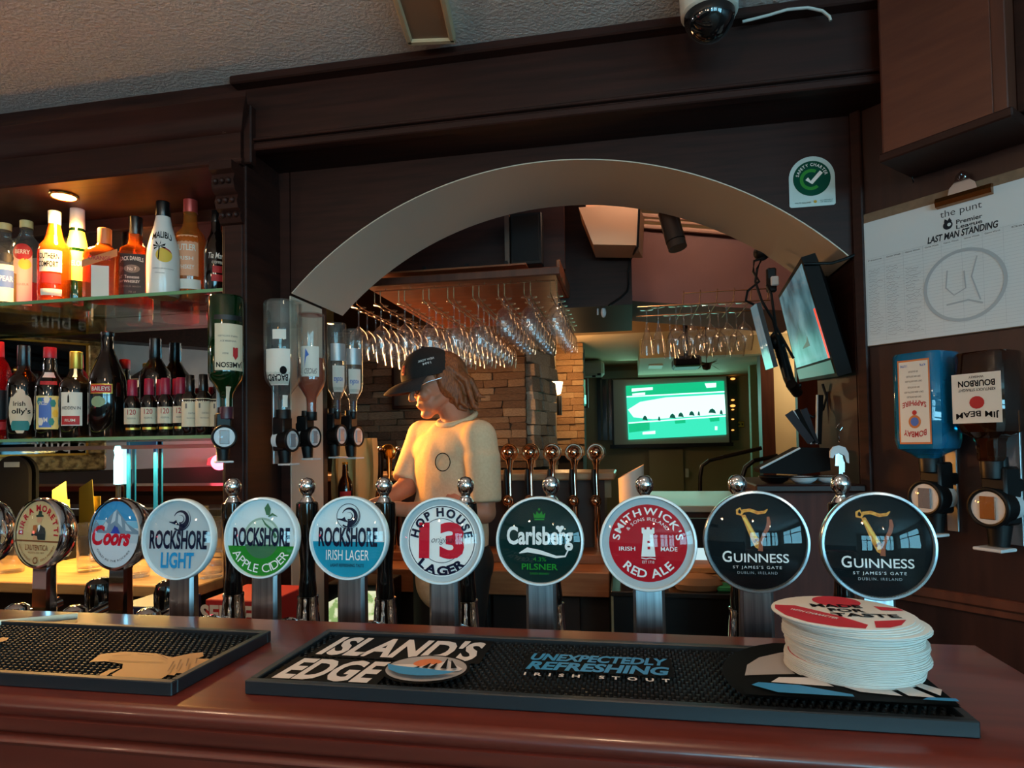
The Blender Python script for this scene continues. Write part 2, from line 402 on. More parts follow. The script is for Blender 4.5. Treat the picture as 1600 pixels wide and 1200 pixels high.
backed('UNEXPECTEDLY', .281, .090, .118, .018, MB, .04, .2, .003)
backed('REFRESHING', .281, .066, .118, .020, MB, .04, .2, .003)
P.txt('IRISH STOUT', .281, .044, .116, .007, MW, bold=.03, space=2.2)
def isle(c, r):
    cx, cz = c; q = lambda pts: [(cx+r*x, cz+r*.86*z) for x, z in pts]
    P.disc(r*1.12, MK, c, sx=1.1); P.disc(r, MG, c, sx=1.14)
    P.disc(r*.42, MO, (cx-.05*r, cz+.3*r))
    P.poly(q([(-1.05, .05), (-.75, .16), (-.45, .2), (-.2, .0), (.05, .3), (.2, .26), (.45, .72), (.62, .5), (1.05, 0), (1.0, -.2), (.7, -.3), (0, -.12), (-.7, -.15)]), MW)
    for a, b in (((-.2, 0), (-.3, -.2)), ((.05, .3), (-.02, -.15)), ((.24, .3), (.2, -.2)), ((.45, .7), (.55, -.22)), ((.62, .5), (.85, -.2))): P.line(q([a, b]), [.03*r, .17*r], MK)
    P.poly(q([(-1.1, -.12), (-.7, -.28), (0, -.36), (.5, -.48), (.95, -.5), (.8, -.72), (.4, -.95), (0, -1.02), (-.5, -.92), (-.9, -.62)]), MB)
isle((.140, .043), .030)
# the large emblem at the right-hand end of the mat, cut off by the rim
zf = .008
P.poly([(min(.5285, .478+.098*math.cos(rad(a))), max(.0075, min(.1385, .05+.098*math.sin(rad(a))))) for a in range(-25, 206, 5)], MK)
P.polys([[(.396, .05), (.402, .075), (.415, .095), (.435, .11), (.455, .118), (.455, .062), (.42, .056)]], MG)
P.disc(.034, MK, (.468, .064)); P.disc(.028, MO, (.47, .06))
P.poly([(.388, .028), (.41, .05), (.45, .054), (.528, .062), (.528, zf), (.39, zf)], MK)
for q_ in ([(.412, .034), (.420, .045), (.447, .048), (.455, .031)], [(.462, .03), (.468, .05), (.486, .048), (.496, .018), (.47, .022)], [(.500, .018), (.490, .048), (.502, .047), (.517, .017)], [(.521, .02), (.507, .046), (.514, .047), (.527, .032)]): P.poly(q_, MW)
P.poly([(.396, .022), (.402, .028), (.43, .026), (.462, .013), (.462, .009), (.412, .010)], MB); P.poly([(.505, .009), (.511, .014), (.528, .014), (.528, .009)], MB)
ml = bar_mat(-.905, .464, .536, .146, 'black rubber bar mat with golden winged emblem, at the left end')
P = Print(ml, 1, -.0088, .0004)
GOLD = mat('mat_gold', (176, 128, 76), .5); GOLD2 = mat('mat_gold_dark', (120, 78, 40), .55)  # second tone is the darker gold print of the emblem's lines
def on_mat(pts, x0, y0):
    out = []
    for x, y in pts: q = atz(x, y, 1.111); out.append((min(q.x-x0, .528), max(q.y-y0, .0078)))
    return out
wing = on_mat([(140, 1031), (157, 1019), (196, 1015), (245, 1018), (269, 1024), (283, 1021), (297, 1018), (317, 1016), (318, 1022), (308, 1026), (341, 1027), (341, 1031), (326, 1036), (323, 1040), (311, 1041), (306, 1045), (294, 1045), (288, 1049), (276, 1048), (272, 1052), (262, 1051), (252, 1057), (240, 1057), (231, 1062), (200, 1059), (168, 1060), (175, 1050), (191, 1041), (192, 1034), (164, 1030)], -.905, .464)
P.poly(wing, GOLD, 'emblem')
P.poly(on_mat([(149, 1058), (156, 1051), (170, 1044), (188, 1041), (172, 1049), (160, 1057)], -.905, .464), GOLD, 'emblem')
for a, b in (((170, 1030), (255, 1033)), ((175, 1024), (205, 1022)), ((215, 1021), (240, 1024)), ((248, 1022), (262, 1030)), ((272, 1034), (262, 1050)), ((283, 1032), (276, 1047)), ((295, 1031), (291, 1043)), ((308, 1031), (306, 1040))):
    P.line(on_mat([a, b], -.905, .464), [.0016, .0008], GOLD2, 'emblem')
P.poly(on_mat([(-8, 1003), (4, 999), (14, 1000), (10, 1004), (-4, 1008)], -.905, .464), GOLD, 'emblem')
# drinking straw
a, b = Vector((-.76, .536, 1.1150)), Vector((-.648, .657, 1.1045)); 
tag(obj('drinking_straw', G().cyl(a, b, .0035, seg=14, caps=False).cyl(a, b, .003, seg=14, caps=False), mat('straw_paper', (205, 226, 216), .6), None, 40), 'pale green-white paper straw lying across the left bar mat', 'straw')
# ------------------------------------------------------------------- stack of beer mats
CARD = mat('beer_mat_card', (226, 222, 214), .75); CARDR = mat('beer_mat_red', (196, 44, 60), .6); CARDRE = mat('beer_mat_pink_edge', (222, 186, 184), .7)
NB = 38; th = .00142; ths = th*.97
cg = G().lathe([(.0492, 0), (.05, .0003), (.05, th*.97-.0003), (.0492, th*.97)], 40); cm = mesh('beer_mat', cg); cm.materials.append(CARD)
rg = G().lathe([(.0475, th*.97), (.0475, th*.97+.00003)], 40)
x, y = .172, .559; rnd = random.Random(4); tops = {4: 1, 11: 1, 19: 1, 26: 1, 31: 1, 34: 1}
zb = 1.1116
off = [(.000, .000)]
for i in range(NB):
    if i in (9, 17, 24, 29, 33): dx, dy = rnd.uniform(-.004, .001), rnd.uniform(-.004, .003)
    elif i in (13, 21, 27, 31, 35): dx, dy = rnd.uniform(.0005, .004), rnd.uniform(-.003, .002)
    else: dx, dy = rnd.uniform(-.0008, .0006), rnd.uniform(-.0008, .0005)
    x += dx-.0002; y += dy-.0003
    if i == NB-1: x, y = .158, .541
    elif i > NB-5: x += (.160-x)*.5; y += (.543-y)*.5
    top = i == NB-1
    lab = 'round red and white beer mat with black lettering on top of the stack' if top else 'round white beer mat inside the stack on the bar mat'
    if i == 0: lab = 'round white beer mat at the very bottom of the stack'
    t = thing('beer_mat', lab, 'beer mat', (x, y, zb+i*th), (0, 0, rnd.uniform(0, 6)) if not top else (-math.pi/2, 0, 0), 'stacked beer mats')
    if not top:
        obj('card', cm, CARD, t)
        if i in tops or i % 5 == 2: obj('printed_face', mesh('printed_face', rg), CARDR, t)
    else:
        g = G().lathe([(.0492, 0), (.05, .0003), (.05, th*.97-.0003), (.0492, th*.97)], 48, Matrix.Rotation(math.pi/2, 4, 'X'))
        obj('card', g, CARD, t)
        P = Print(t, .05, -th, .00008)
        def seg(z0, z1, a, b): return [(max(a, -math.sqrt(max(0, .9-z0*z0))), z0), (min(b, math.sqrt(max(0, .9-z0*z0))), z0), (min(b, math.sqrt(max(0, .9-z1*z1))), z1), (max(a, -math.sqrt(max(0, .9-z1*z1))), z1)]
        P.poly([(-.95, .05), (-.9, .3), (-.6, .28), (-.1, -.3), (.15, -.75), (.05, -.95), (-.3, -.9), (-.65, -.7), (-.88, -.35)], CARDR)
        P.disc(.36, CARDR, (.12, .62)); 
        P.poly([(.3, -.55), (.78, -.42), (.6, -.72), (.4, -.87), (.2, -.9)], CARDR); P.poly([(.62, .1), (.95, .1), (.93, .25), (.6, .35)], CARDR)
        INK = mat('black_ink', (22, 20, 22), .6)
        P.txt('MADE', .02, .30, .75, .2, INK, .03); P.txt('FOR', .10, .03, .52, .2, INK, .03); P.txt('TASTE', .28, -.25, .95, .2, INK, .03)
        P.txt('WITH CHARACTER', -.45, -.25, .75, .1, WHITE, .02, rot=-42)

# warm pendant lamps over the seats behind the camera, the last one added
for i, (x, y, z) in enumerate(((-.75, -.9, 2.05), (.35, -1.3, 2.08), (1.3, -1.9, 2.05), (-1.9, -1.2, 2.0), (-.95, .42, 2.12), (-.05, .30, 2.12), (-4.2, 1.15, 2.05))):
    t = thing('pendant_lamp', 'warm pendant lamp %s' % ('left of the photographer', 'behind the photographer', 'on the right', 'far left', 'over the left bar mat', 'over the middle of the bar', 'added out of view to brighten the pale wall')[i], 'pendant lamp', (x, y, z))
    obj('bulb', G().sph((0, 0, 0), .028, 14, 10), mat('pendant_bulb', (255, 200, 130), .5, emit=(255, 176, 96), es=22), t, 60); obj('shade', G().lathe([(.085, -.02), (.08, .03), (.04, .07), (.015, .08)], 20, None, False), GLASS, t, 40); obj('flex', G().cyl((0, 0, .08), (0, 0, ZC-z), .003, seg=6), BLACK, t)
    lamp('pendant_light', 'POINT', (x, y, z-.05), (6, 6, 6, 8, 4.5, 4.5, 12)[i], (1, .74, .5) if i < 6 else (.95, .95, 1), .04)  # the last, unseen pendant is added to brighten the mirrored wall

# =================================================================== BEER TAPS
NAVY = mat('ink_navy', (22, 26, 48), .5); INK = mat('black_ink', (22, 20, 22), .6); TEAL = mat('print_teal', (28, 138, 168), .5); PALE = mat('print_pale', (206, 222, 226), .5)
GREENP = mat('print_green', (40, 128, 44), .5); APPL = mat('print_apple', (150, 176, 160), .5); APPL2 = mat('print_apple_dark', (64, 110, 78), .5); GREYP = mat('print_grey', (176, 186, 190), .5)
REDP = mat('print_red', (196, 30, 50), .5); DKGR = mat('print_dark_green', (10, 40, 38), .4); LGRN = mat('print_bright_green', (34, 128, 44), .5); REDS = mat('print_brick_red', (176, 26, 38), .5)
BLKF = mat('print_black', (10, 13, 15), .4); HARP = noisy('print_gold', (196, 120, 50), (230, 170, 80), (40, 40, 40), 6, .5); HARP2 = mat('print_gold_light', (236, 196, 96), .5); HARP3 = mat('print_bronze', (150, 86, 62), .5)
SKY = mat('print_sky', (58, 140, 190), .5); SKY2 = mat('print_sky_light', (120, 184, 212), .5); ROCK = mat('print_rock', (112, 138, 158), .5); ROCK2 = mat('print_rock_light', (176, 194, 206), .5); SNOW = mat('print_snow', (198, 208, 216), .5); CRED = mat('print_script_red', (196, 26, 44), .5); CBLU = mat('print_blue', (36, 66, 160), .5)
TAN = mat('print_tan', (204, 172, 122), .5); BRN = mat('print_brown', (126, 74, 44), .5); SKIN0 = mat('print_skin', (206, 150, 110), .5); COATP = mat('print_coat', (44, 50, 50), .5); HATP = mat('print_hat', (40, 58, 46), .5); LBLU = mat('print_light_blue', (36, 136, 190), .5)
RIMW = mat('white_plastic_rim', (226, 236, 238), .22, coat=.4); RIMS = mat('silver_rim', (180, 190, 196), .2, .7); RIMC = CHROME
R_ = .05
def beer_tap(px, label, art, d=.10, rim=RIMW, z=1.19, yaw=0.0, tilt=4.0, y=.72, handle=True, domed=True, knob=True, bulb=False, x=None):
    xx = at(px, 840, y).x if x is None else x
    t = thing('beer_tap', label, 'beer tap', (xx, y, 1.0))
    r = d/2; M = Matrix.Translation((0, 0, z-1.0)) @ Matrix.Rotation(yaw, 4, 'Z') @ Matrix.Rotation(-rad(tilt), 4, 'X')
    # badge body turned about the face normal (-Y)
    Rt = M @ Matrix.Rotation(math.pi/2, 4, 'X')
    if bulb:
        prof = [(.3*r, -.036), (.62*r, -.033), (.9*r, -.024), (1.02*r, -.010), (1.04*r, -.002), (1.0*r, .0025), (.955*r, .003), (.95*r, -.004)]
    else:
        prof = [(.85*r, -.009), (.97*r, -.008), (1.0*r, -.005), (1.0*r, .002), (.985*r, .0042), (.945*r, .0045), (.935*r, .002), (.93*r, -.004)]
    obj('badge_rim', G().lathe(prof, 56, Rt), rim if not bulb else CHROME, t, 40)
    face = bpy.data.objects.new('badge_face', mesh('badge_face', G().lathe([(.93*r, -.002), (.93*r, 0)], 56), 0)); COL.objects.link(face)
    face.parent = t; face.matrix_basis = M @ Matrix.Rotation(0, 4, 'X')
    # the face carries its print as sub-parts: its own frame has the print in XZ facing -Y
    me = mesh('badge_face', G().lathe([(.93*r, -.002), (.93*r, 0)], 56, Matrix.Rotation(math.pi/2, 4, 'X')), 0); face.data = me
    P = Print(face, r*.93, -.0002, .00012); me.materials.append(art(P))
    if domed:
        H = .011 if not bulb else .008; Rs = (r*r*.88+H*H)/(2*H); pr = []
        for i in range(9):
            a = (i/8)*math.asin(.94*r/Rs); pr.append((max(1e-5, Rs*math.sin(a)), Rs*math.cos(a)-(Rs-H)))
        obj('lens', G().lathe(pr[::-1], 48, Rt @ Matrix.Translation((0, 0, .0022)), caps=False), LENS, t, 60)
    # flat metal stem
    w0 = .0175 if not bulb else .014
    secs = []
    for zz, w, dp in ((0.0, w0*1.02, .009), (.09, w0, .009), (z-1.0-r*1.02, w0*.98, .008), (z-1.0-r*.75, w0*(1.35 if bulb else 1.0), .007), (z-1.0-.3*r, w0*1.2, .005)):
        secs.append([Vector((sx*w, .010+sy*dp, zz)) for sx, sy in ((-1, -.55), (-.8, -1), (.8, -1), (1, -.55), (1, .55), (.8, 1), (-.8, 1), (-1, .55))])
    obj('stem', G().ring(secs), STEEL if not bulb else CHROME, t, 30)
    obj('tap_body', G().lathe([(.024, 0), (.024, .004), (.020, .006), (.018, .05), (.015, .07), (.008, .075)], 24, Matrix.Translation((0, .06, 0))), CHROME, t, 40)
    obj('link_arm', G().cyl((0, .015, .045), (0, .13, .06), .009, seg=16), CHROME, t, 40)
    if handle:
        hy = .113
        h = obj('handle', G().lathe([(.0075, .092), (.0122, .094), (.0124, .102), (.0108, .118), (.0102, .135), (.0125, .16), (.0150, .188), (.0158, .207), (.0150, .2215), (.0120, .2235)], 24, Matrix.Translation((0, hy, 0))), BLACKG, t, 40)
        obj('collar', G().lathe([(.0150, .022), (.0165, .024), (.0162, .060), (.0150, .078), (.0138, .088), (.0145, .090), (.0145, .093), (.012, .0935)], 24, Matrix.Translation((0, hy, 0))), CHROME, h, 40)
        obj('spout_block', G().lathe([(.014, 0), (.016, .01), (.015, .022)], 20, Matrix.Translation((0, hy, 0))), CHROME, t, 40)
        if knob: obj('ball_knob', G().lathe([(.0105, .2232), (.0085, .2275), (.0062, .2305), (.0062, .233), (.0072, .2345), (.0098, .238), (.0112, .243), (.0112, .2475), (.0095, .2525), (.006, .256), (.0001, .2575)], 24, Matrix.Translation((0, hy, 0))), CHROME, h, 50)
    return t
def wave(P, c, r, ring=True):
    cx, cz = c
    if ring: P.ring(r, r*.05, NAVY, c)
    for k, (a0, a1, R, t) in enumerate(((158, -100, .60, .50), (120, -110, .30, .12), (50, -125, .88, .14))):
        P.ring(r*R, r*t, NAVY, (cx+.05*r, cz+.02*r), a0=a1, a1=a0, taper=True)
    P.poly([(cx-r*.95, cz-r*.18), (cx-r*.55, cz-r*.2), (cx-r*.3, cz-r*.05), (cx-r*.2, cz-r*.28), (cx+r*.1, cz-r*.5), (cx-r*.35, cz-r*.42), (cx-r*.9, cz-r*.26)], NAVY)
def half(zc):
    a = math.asin(zc); return [(math.cos(t), math.sin(t)) for t in np.linspace(math.pi-a, 2*math.pi+a, 40)]
def art_lager(P):
    P.poly(half(-.10), TEAL); wave(P, (-.02, .55), .32); P.txt('ROCKSHORE', -.02, .02, 1.62, .50, NAVY, .035)
    P.txt('IRISH LAGER', -.02, -.44, 1.18, .26, WHITE, .0); P.txt('LIGHT REFRESHING TASTE', -.02, -.70, .92, .08, NAVY, .01); return PALE
def art_cider(P):
    P.ring(.5, .06, APPL, (.0, 0), a0=-20, a1=200); P.disc(.47, mat('print_apple_pale', (190, 210, 200), .5), (0, 0)); P.poly(half(-.22), GREENP)
    P.disc(.5, APPL2, (0, -.05), a0=195, a1=345); P.line([(0, .5), (.1, .36), (.3, .2), (.42, .0)], [.02, .05, .06, .09], APPL2); P.poly([(.12, .6), (.06, .78), (.16, .92), (.25, .76), (.22, .58)], APPL2); P.line([(.18, .55), (.3, .62), (.45, .56)], [.02, .07, .01], APPL2)
    P.txt('ROCKSHORE', -.0, .02, 1.66, .50, NAVY, .035); P.arc('APPLE CIDER', .92, 205, 333, .22, WHITE, .0, True); return PALE
def art_light(P):
    wave(P, (.02, .52), .34, False); P.txt('ROCKSHORE', -.0, -.02, 1.72, .50, NAVY, .035); P.txt('LIGHT', .0, -.56, .98, .42, LBLU, .03); return GREYP
def art_hop(P):
    P.ring(.94, .12, GREYP); P.ring(.84, .02, NAVY); P.ring(.54, .015, NAVY)
    P.txt('13', .0, .0, 1.16, .90, REDP, .05, space=1.06); P.txt('original', .05, 0, .62, .2, NAVY, -.01, .4)
    P.arc('HOP HOUSE', .60, 176, 4, .22, NAVY, .045); P.arc('LAGER', .83, 222, 318, .22, NAVY, .045, True); return WHITE
def art_carl(P):
    P.txt('Carlsberg', .0, .06, 1.62, .58, WHITE, .03); P.line([(-.5, -.3), (-.3, -.22), (0, -.27), (.4, -.38), (.62, -.36), (.7, -.2)], [.02, .12, .1, .06, .04, .03], WHITE)
    for dx, dz in ((-.05, .32), (.05, .32), (0, .26)): P.disc(.05, WHITE, (.5+dx, dz), seg=14)
    P.txt('4.3%', 0, -.44, .32, .1, LGRN, .0); P.txt('PILSNER', 0, -.62, .88, .15, LGRN, .02); P.txt('DANISH BREWERY', 0, -.78, .48, .05, LGRN, .0)
    P.polys([[(-.13, .55), (.13, .55), (.15, .68), (.09, .62), (.06, .72), (0, .64), (-.06, .72), (-.09, .62), (-.15, .68)], [(-.12, .5), (.12, .5), (.12, .53), (-.12, .53)]], LGRN); P.disc(.03, LGRN, (0, .76), seg=12); return DKGR
def art_smith(P):
    P.disc(.86, REDS); P.arc("SMITHWICK'S", .63, 176, 4, .16, WHITE, .02); P.arc('& SONS IRELAND', .5, 148, 32, .07, WHITE, .0); P.arc('RED ALE', .77, 222, 318, .19, WHITE, .02, True)
    P.txt('IRISH', -.46, -.13, .36, .09, WHITE, .01); P.txt('MADE', .46, -.13, .36, .09, WHITE, .01)
    P.poly([(-.15, -.3), (.16, -.3), (.12, .2), (.15, .22), (.15, .34), (.1, .34), (.1, .3), (.05, .3), (.05, .35), (-.02, .35), (-.02, .3), (-.07, .3), (-.07, .34), (-.13, .34), (-.13, .22), (-.1, .2)], WHITE)
    P.polys([[(-.01, .05), (.05, .05), (.05, .0), (-.01, .0)], [(-.01, -.08), (.05, -.08), (.05, -.14), (-.01, -.14)]], REDS); P.line([(-.15, -.33), (-.05, -.35), (.05, -.33), (.16, -.35)], .02, WHITE); P.txt('EST 1710', .0, -.42, .26, .06, WHITE, 0); return GREYP
def art_guin(P):
    P.line([(-.26, .62), (-.30, .70), (-.36, .66), (-.36, .58), (-.28, .56), (-.24, .64), (-.1, .66), (.06, .60), (.2, .62), (.26, .68)], [.02, .04, .05, .05, .04, .07, .07, .07, .06, .02], HARP)
    P.poly([(-.28, .55), (-.2, .56), (.02, .12), (.12, -.05), (.08, -.18), (-.02, -.12), (-.1, .05)], HARP); P.line([(-.23, .5), (.03, .02)], .05, HARP2)
    P.line([(.26, .52), (.27, .4), (.24, .28), (.16, .14), (.1, 0), (.08, -.2)], [.05, .08, .08, .07, .07, .1], HARP3); P.line([(-.04, -.02), (.02, .05), (.1, -.02)], .05, HARP3)
    P.txt('G', -.60, -.32, .19, .235, WHITE, .012); P.txt('UINNESS', .09, -.345, 1.10, .185, WHITE, .008)
    P.txt("ST JAMES'S GATE", .0, -.545, .98, .075, WHITE, -.005, space=1.3); P.txt('DUBLIN, IRELAND', .0, -.655, .80, .06, GREYP, -.01, space=1.3); return BLKF
def art_coors(P):
    P.poly([(math.cos(t), math.sin(t)) for t in np.linspace(.42, math.pi-.42, 30)], SKY); P.poly([(-.9, .4), (.9, .4), (.97, .2), (-.97, .2)], SKY2)
    P.poly([(-.98, .1), (-.85, .42), (-.6, .2), (-.35, .45), (-.1, .68), (.02, .76), (.2, .6), (.5, .32), (.98, .1), (.95, -.25), (-.95, -.25)], ROCK)
    for q in ([(-.1, .66), (.02, .74), (-.02, .4), (-.2, .3)], [(.1, .62), (.2, .55), (.3, .2), (.1, .35)], [(-.4, .38), (-.3, .3), (-.35, .1), (-.6, .12)], [(.4, .35), (.5, .28), (.7, .1), (.45, .12)]): P.poly(q, ROCK2)
    P.poly([(math.cos(t), math.sin(t)) for t in np.linspace(math.pi+.2, 2*math.pi-.2, 30)], SNOW); P.poly([(-.98, .02), (.98, .02), (.96, -.25), (-.96, -.25)], ROCK2)
    P.poly([(-.16, .02), (.0, .27), (.06, .2), (.1, .23), (.24, .02)], CBLU); P.txt('C', -.66, -.05, .52, .62, CRED, .03, .25); P.txt('oors', .12, -.16, 1.12, .38, CRED, .05, .3)
    P.arc('COLD AS THE ROCKIES', .84, 215, 325, .06, NAVY, 0, True); return SNOW
def art_mor(P):
    P.poly([(-1, -.22), (1, -.22), (1, -.27), (-1, -.27)], BRN); P.arc('BIRRA MORETTI', .70, 186, -6, .20, REDS, .04)
    R0, P.r = P.r, P.r*.80; C0 = P.c; P.c = (P.c[0], P.c[1]-R0*.045)
    P.poly([(.42, -.2), (.42, .1), (.36, .26), (.12, .38), (.0, .36), (-.12, .1), (-.35, .06), (-.38, -.04), (-.1, -.08), (.02, -.2)], COATP); P.poly([(-.06, .46), (.12, .48), (.18, .6), (.14, .7), (-.06, .7), (-.12, .58)], SKIN0)
    P.poly([(-.14, .68), (.26, .7), (.24, .76), (.16, .78), (.14, .92), (-.02, .92), (-.06, .78), (-.18, .74)], HATP); P.poly([(-.02, .36), (.1, .4), (.08, .2), (.02, .1)], WHITE)
    P.poly([(-.3, .06), (-.28, .36), (-.08, .38), (-.08, .08)], mat('print_ale', (166, 88, 40), .5)); P.poly([(-.36, .04), (-.38, .16), (-.2, .18), (-.16, .02)], SKIN0); P.poly([(-.25, -.2), (-.22, -.02), (-.02, -.06), (.02, -.2)], SKIN0)
    P.r, P.c = R0, C0
    P.txt("L'AUTENTICA", -.0, -.44, 1.0, .18, BRN, .01); P.txt('RICETTA DEL 1859', .0, -.6, .7, .05, BRN, 0); P.arc('RICETTA ORIGINALE', .9, 205, 255, .07, BRN, 0, True); P.arc('BIRRA PREMIUM', .9, 285, 335, .07, BRN, 0, True); P.ring(.09, .04, BRN, (0, -.84)); return TAN
beer_tap(1371, 'beer tap with black harp badge, right of the two, behind the beer mats', art_guin, .111, RIMS, 1.189)
beer_tap(1181, 'beer tap with black harp badge, left of the two, beside the red badge', art_guin, .108, RIMS, 1.192)
beer_tap(1012, 'beer tap with red badge showing a white tower', art_smith, .105, RIMW, 1.189)
beer_tap(843, 'beer tap with very dark green badge and white script', art_carl, .100, RIMW, 1.19)
beer_tap(690, 'beer tap with white badge and large red number thirteen', art_hop, .101, RIMW, 1.189)
beer_tap(545, 'beer tap with half white, half teal badge and dark wave', art_lager, .0995, RIMW, 1.191)
beer_tap(409, 'beer tap with half white, half green apple badge', art_cider, .099, RIMW, 1.19)
beer_tap(279, 'beer tap with pale grey badge and light blue word', art_light, .1016, RIMW, 1.187)
beer_tap(180, 'beer tap with snowy mountain badge on a chrome bulb', art_coors, .094, CHROME, 1.188, yaw=rad(-9), bulb=True, handle=False, y=.748)
beer_tap(60, 'beer tap with tan badge of a man drinking, chrome bulb', art_mor, .094, CHROME, 1.188, yaw=rad(-9), bulb=True, handle=False, y=.748)
def art_plain(P): P.disc(.6, TAN); return TAN
beer_tap(-35, 'chrome bulb beer tap cut off by the left edge of the picture', art_plain, .094, CHROME, 1.188, yaw=rad(-9), bulb=True, handle=False, y=.748)
for px, n in ((158, 'between the tan badge and the mountain badge'), (266, 'below the pale grey badge')):
    p = at(px, 945, .875)
    t = thing('pump_lever', 'short black pump lever ' + n, 'pump lever', (p.x, .875, 1.0))
    obj('grip', G().lathe([(.017, .02), (.022, .03), (.0225, .082), (.020, .094), (.012, .100), (.0005, .1015)], 24), BLACKG, t, 40)
    obj('base', G().lathe([(.02, 0), (.02, .012), (.017, .02)], 20), CHROME, t, 40)

# =================================================================== BACK BAR ON THE LEFT
X0 = -3.6
ZS1, ZS2, ZCT = 1.765, 1.340, 0.94
zm = at(100, 367, 1.9).z
MIR = mat('mirror', (205, 212, 212), .0, 1.0)
tag(obj('wall_mirror', G().bb((X0, 1.905, ZCT+.004), (-1.128, 1.928, zm)), MIR, None, 0), 'large plain mirror behind the glass bottle shelves', 'mirror')
# pillar, corbel and cornice
struct('trim_6', G().bb((-1.127, 1.62, 0), (-1.051, 1.80, 2.10), .003).bb((-1.118, 1.615, .96), (-1.060, 1.622, 1.93), .002).bb((-1.127, 1.80, 0), (-1.10, 1.93, 2.1)), WOOD, 20, 'dark wooden pilaster between the bottle shelves and the arch')
co = thing('corbel', 'carved dark wooden corbel at the top of the pilaster', 'corbel', (-1.09, 1.62, 1.93))
g = G(); pr = [(0, 0), (-.012, .003), (-.02, .016), (-.016, .03), (-.03, .038), (-.036, .056), (-.03, .074), (-.045, .084), (-.052, .106), (-.046, .128), (-.06, .136), (-.06, .160), (0, .160)]
g.ring([[Vector((x, y, z)) for y, z in pr] for x in (-.034, .034)]); obj('scroll', g, WOOD, co, 40)
for z, y in ((.022, -.021), (.058, -.037), (.106, -.053)):
    for x in (-.02, 0, .02): obj('carved_bead', G().lathe([(.0005, -.009), (.007, -.006), (.009, 0), (.007, .006), (.0005, .009)], 10, Matrix.Translation((x, y, z))), WOOD, co, 50)
g = G()
prof = [(1.90, 2.095), (1.60, 2.095), (1.596, 2.10), (1.596, 2.108), (1.603, 2.112), (1.603, 2.185), (1.596, 2.19), (1.590, 2.20), (1.585, 2.215), (1.578, 2.235), (1.562, 2.25), (1.556, 2.258), (1.556, 2.272), (1.64, 2.272), (1.64, ZC), (1.90, ZC)]
def xend(y): return -1.056 + (1.603-min(y, 1.603))*1.0       # the mouldings return round the right-hand end
g.ring([[Vector((x if x is not None else (xend(y) if y < 1.64 else -1.056), y, z)) for y, z in prof] for x in (X0, None)])
struct('trim_7', g, WOODX, 30, 'dark wooden cornice above the bottle shelves')
struct('trim_8', G().bb((-1.0559, 1.612, 2.10), (-1.03, 1.64, 2.268), .004), WOODX, 20, 'return of the cornice at the right-hand end')
struct('trim_9', G().bb((X0, 1.89, zm), (-1.127, 1.93, 2.10)), WOOD, 0, 'wooden back panel above the mirror')
# glass shelves
SHG = clear('shelf_glass', (236, 246, 236), base=.05, edge=.4, power=2.5, rough=.03)
EDGEG = mat('green_glass_edge', (120, 168, 120), .15, coat=.5)
for z, lab in ((ZS1, 'upper glass shelf with green edge, full of spirit bottles'), (ZS2, 'lower glass shelf carrying dark bottles and small wine bottles')):
    t = thing('glass_shelf', lab, 'shelf', (-2.0, 1.66, z-.01))
    obj('pane', G().bb((X0, 1.664, z-.0098), (-1.129, 1.9, z)), SHG, t, 0, True)
    obj('front_edge', G().bb((X0, 1.660, z-.0098), (-1.129, 1.664, z)), EDGEG, t, 0, True)
    for x in (-1.14, -2.9): obj('bracket', G().bb((x-.008, 1.70, z-.022), (x+.008, 1.9, z-.010), .002), CHROME, t, 20, True)
# back counter
CTR = noisy('pale_counter_wood', (186, 142, 88), (206, 164, 106), (2, 16, 16), 3, .35, coat=.2)
bc = thing('back_counter', 'pale wooden counter below the bottle shelves, warmly lit', 'counter', (-2, 1.7, 0))
obj('worktop', G().bb((X0, 1.5, ZCT-.03), (-1.129, 1.904, ZCT), .003), CTR, bc, 20, True)
for i in range(5):
    a = X0+i*.494; b = a+.486
    d = obj('door', G().bb((a, 1.53, .1), (b, 1.55, ZCT-.035), .004), mat('cupboard_black', (22, 17, 15), .35), bc, 20, True)
    obj('handle', G().cyl((b-.06, 1.515, .6), (b-.06, 1.515, .75), .006, seg=10), CHROME, d, 40, True)
obj('carcass', G().bb((X0, 1.552, 0), (-1.13, 1.9, ZCT-.031)), MATS['cupboard_black'], bc, 0, True)
# downlight in the soffit and its real lamp
p = atz(100, 305, 2.095)
dl = thing('downlight', 'glowing warm recessed downlight above the bottles', 'ceiling light', (p.x, p.y, 2.09))
obj('trim_ring', G().torus(.036, .005, Matrix.Translation((0, 0, .002))), mat('brass', (190, 140, 70), .25, 1), dl, 40)
obj('lamp_disc', G().lathe([(.0001, -.0015), (.033, -.001), (.033, .003)], 24), mat('warm_lamp', (255, 200, 120), .5, emit=(255, 190, 100), es=30), dl, 40)
lamp('shelf_spot', 'SPOT', (p.x, p.y, 2.075), 60, (1, .52, .16), .03, (p.x+.05, p.y+.03, 0), 155, .7)
for px in (-140,):
    q = atz(px, 300, 2.095); lamp('shelf_spot', 'SPOT', (q.x, p.y+.02, 2.085), 9.0, (1, .5, .16), .03, (q.x, p.y+.03, 0), 150, .7)
    o = tag(obj('recessed_lamp', G().lathe([(.0001, 0), (.02, 0), (.024, .004)], 20, Matrix.Translation((q.x, p.y+.02, 2.0895))), MATS['warm_lamp'], None, 40), 'small warm lamp in the cornice beyond the left edge', 'ceiling light')
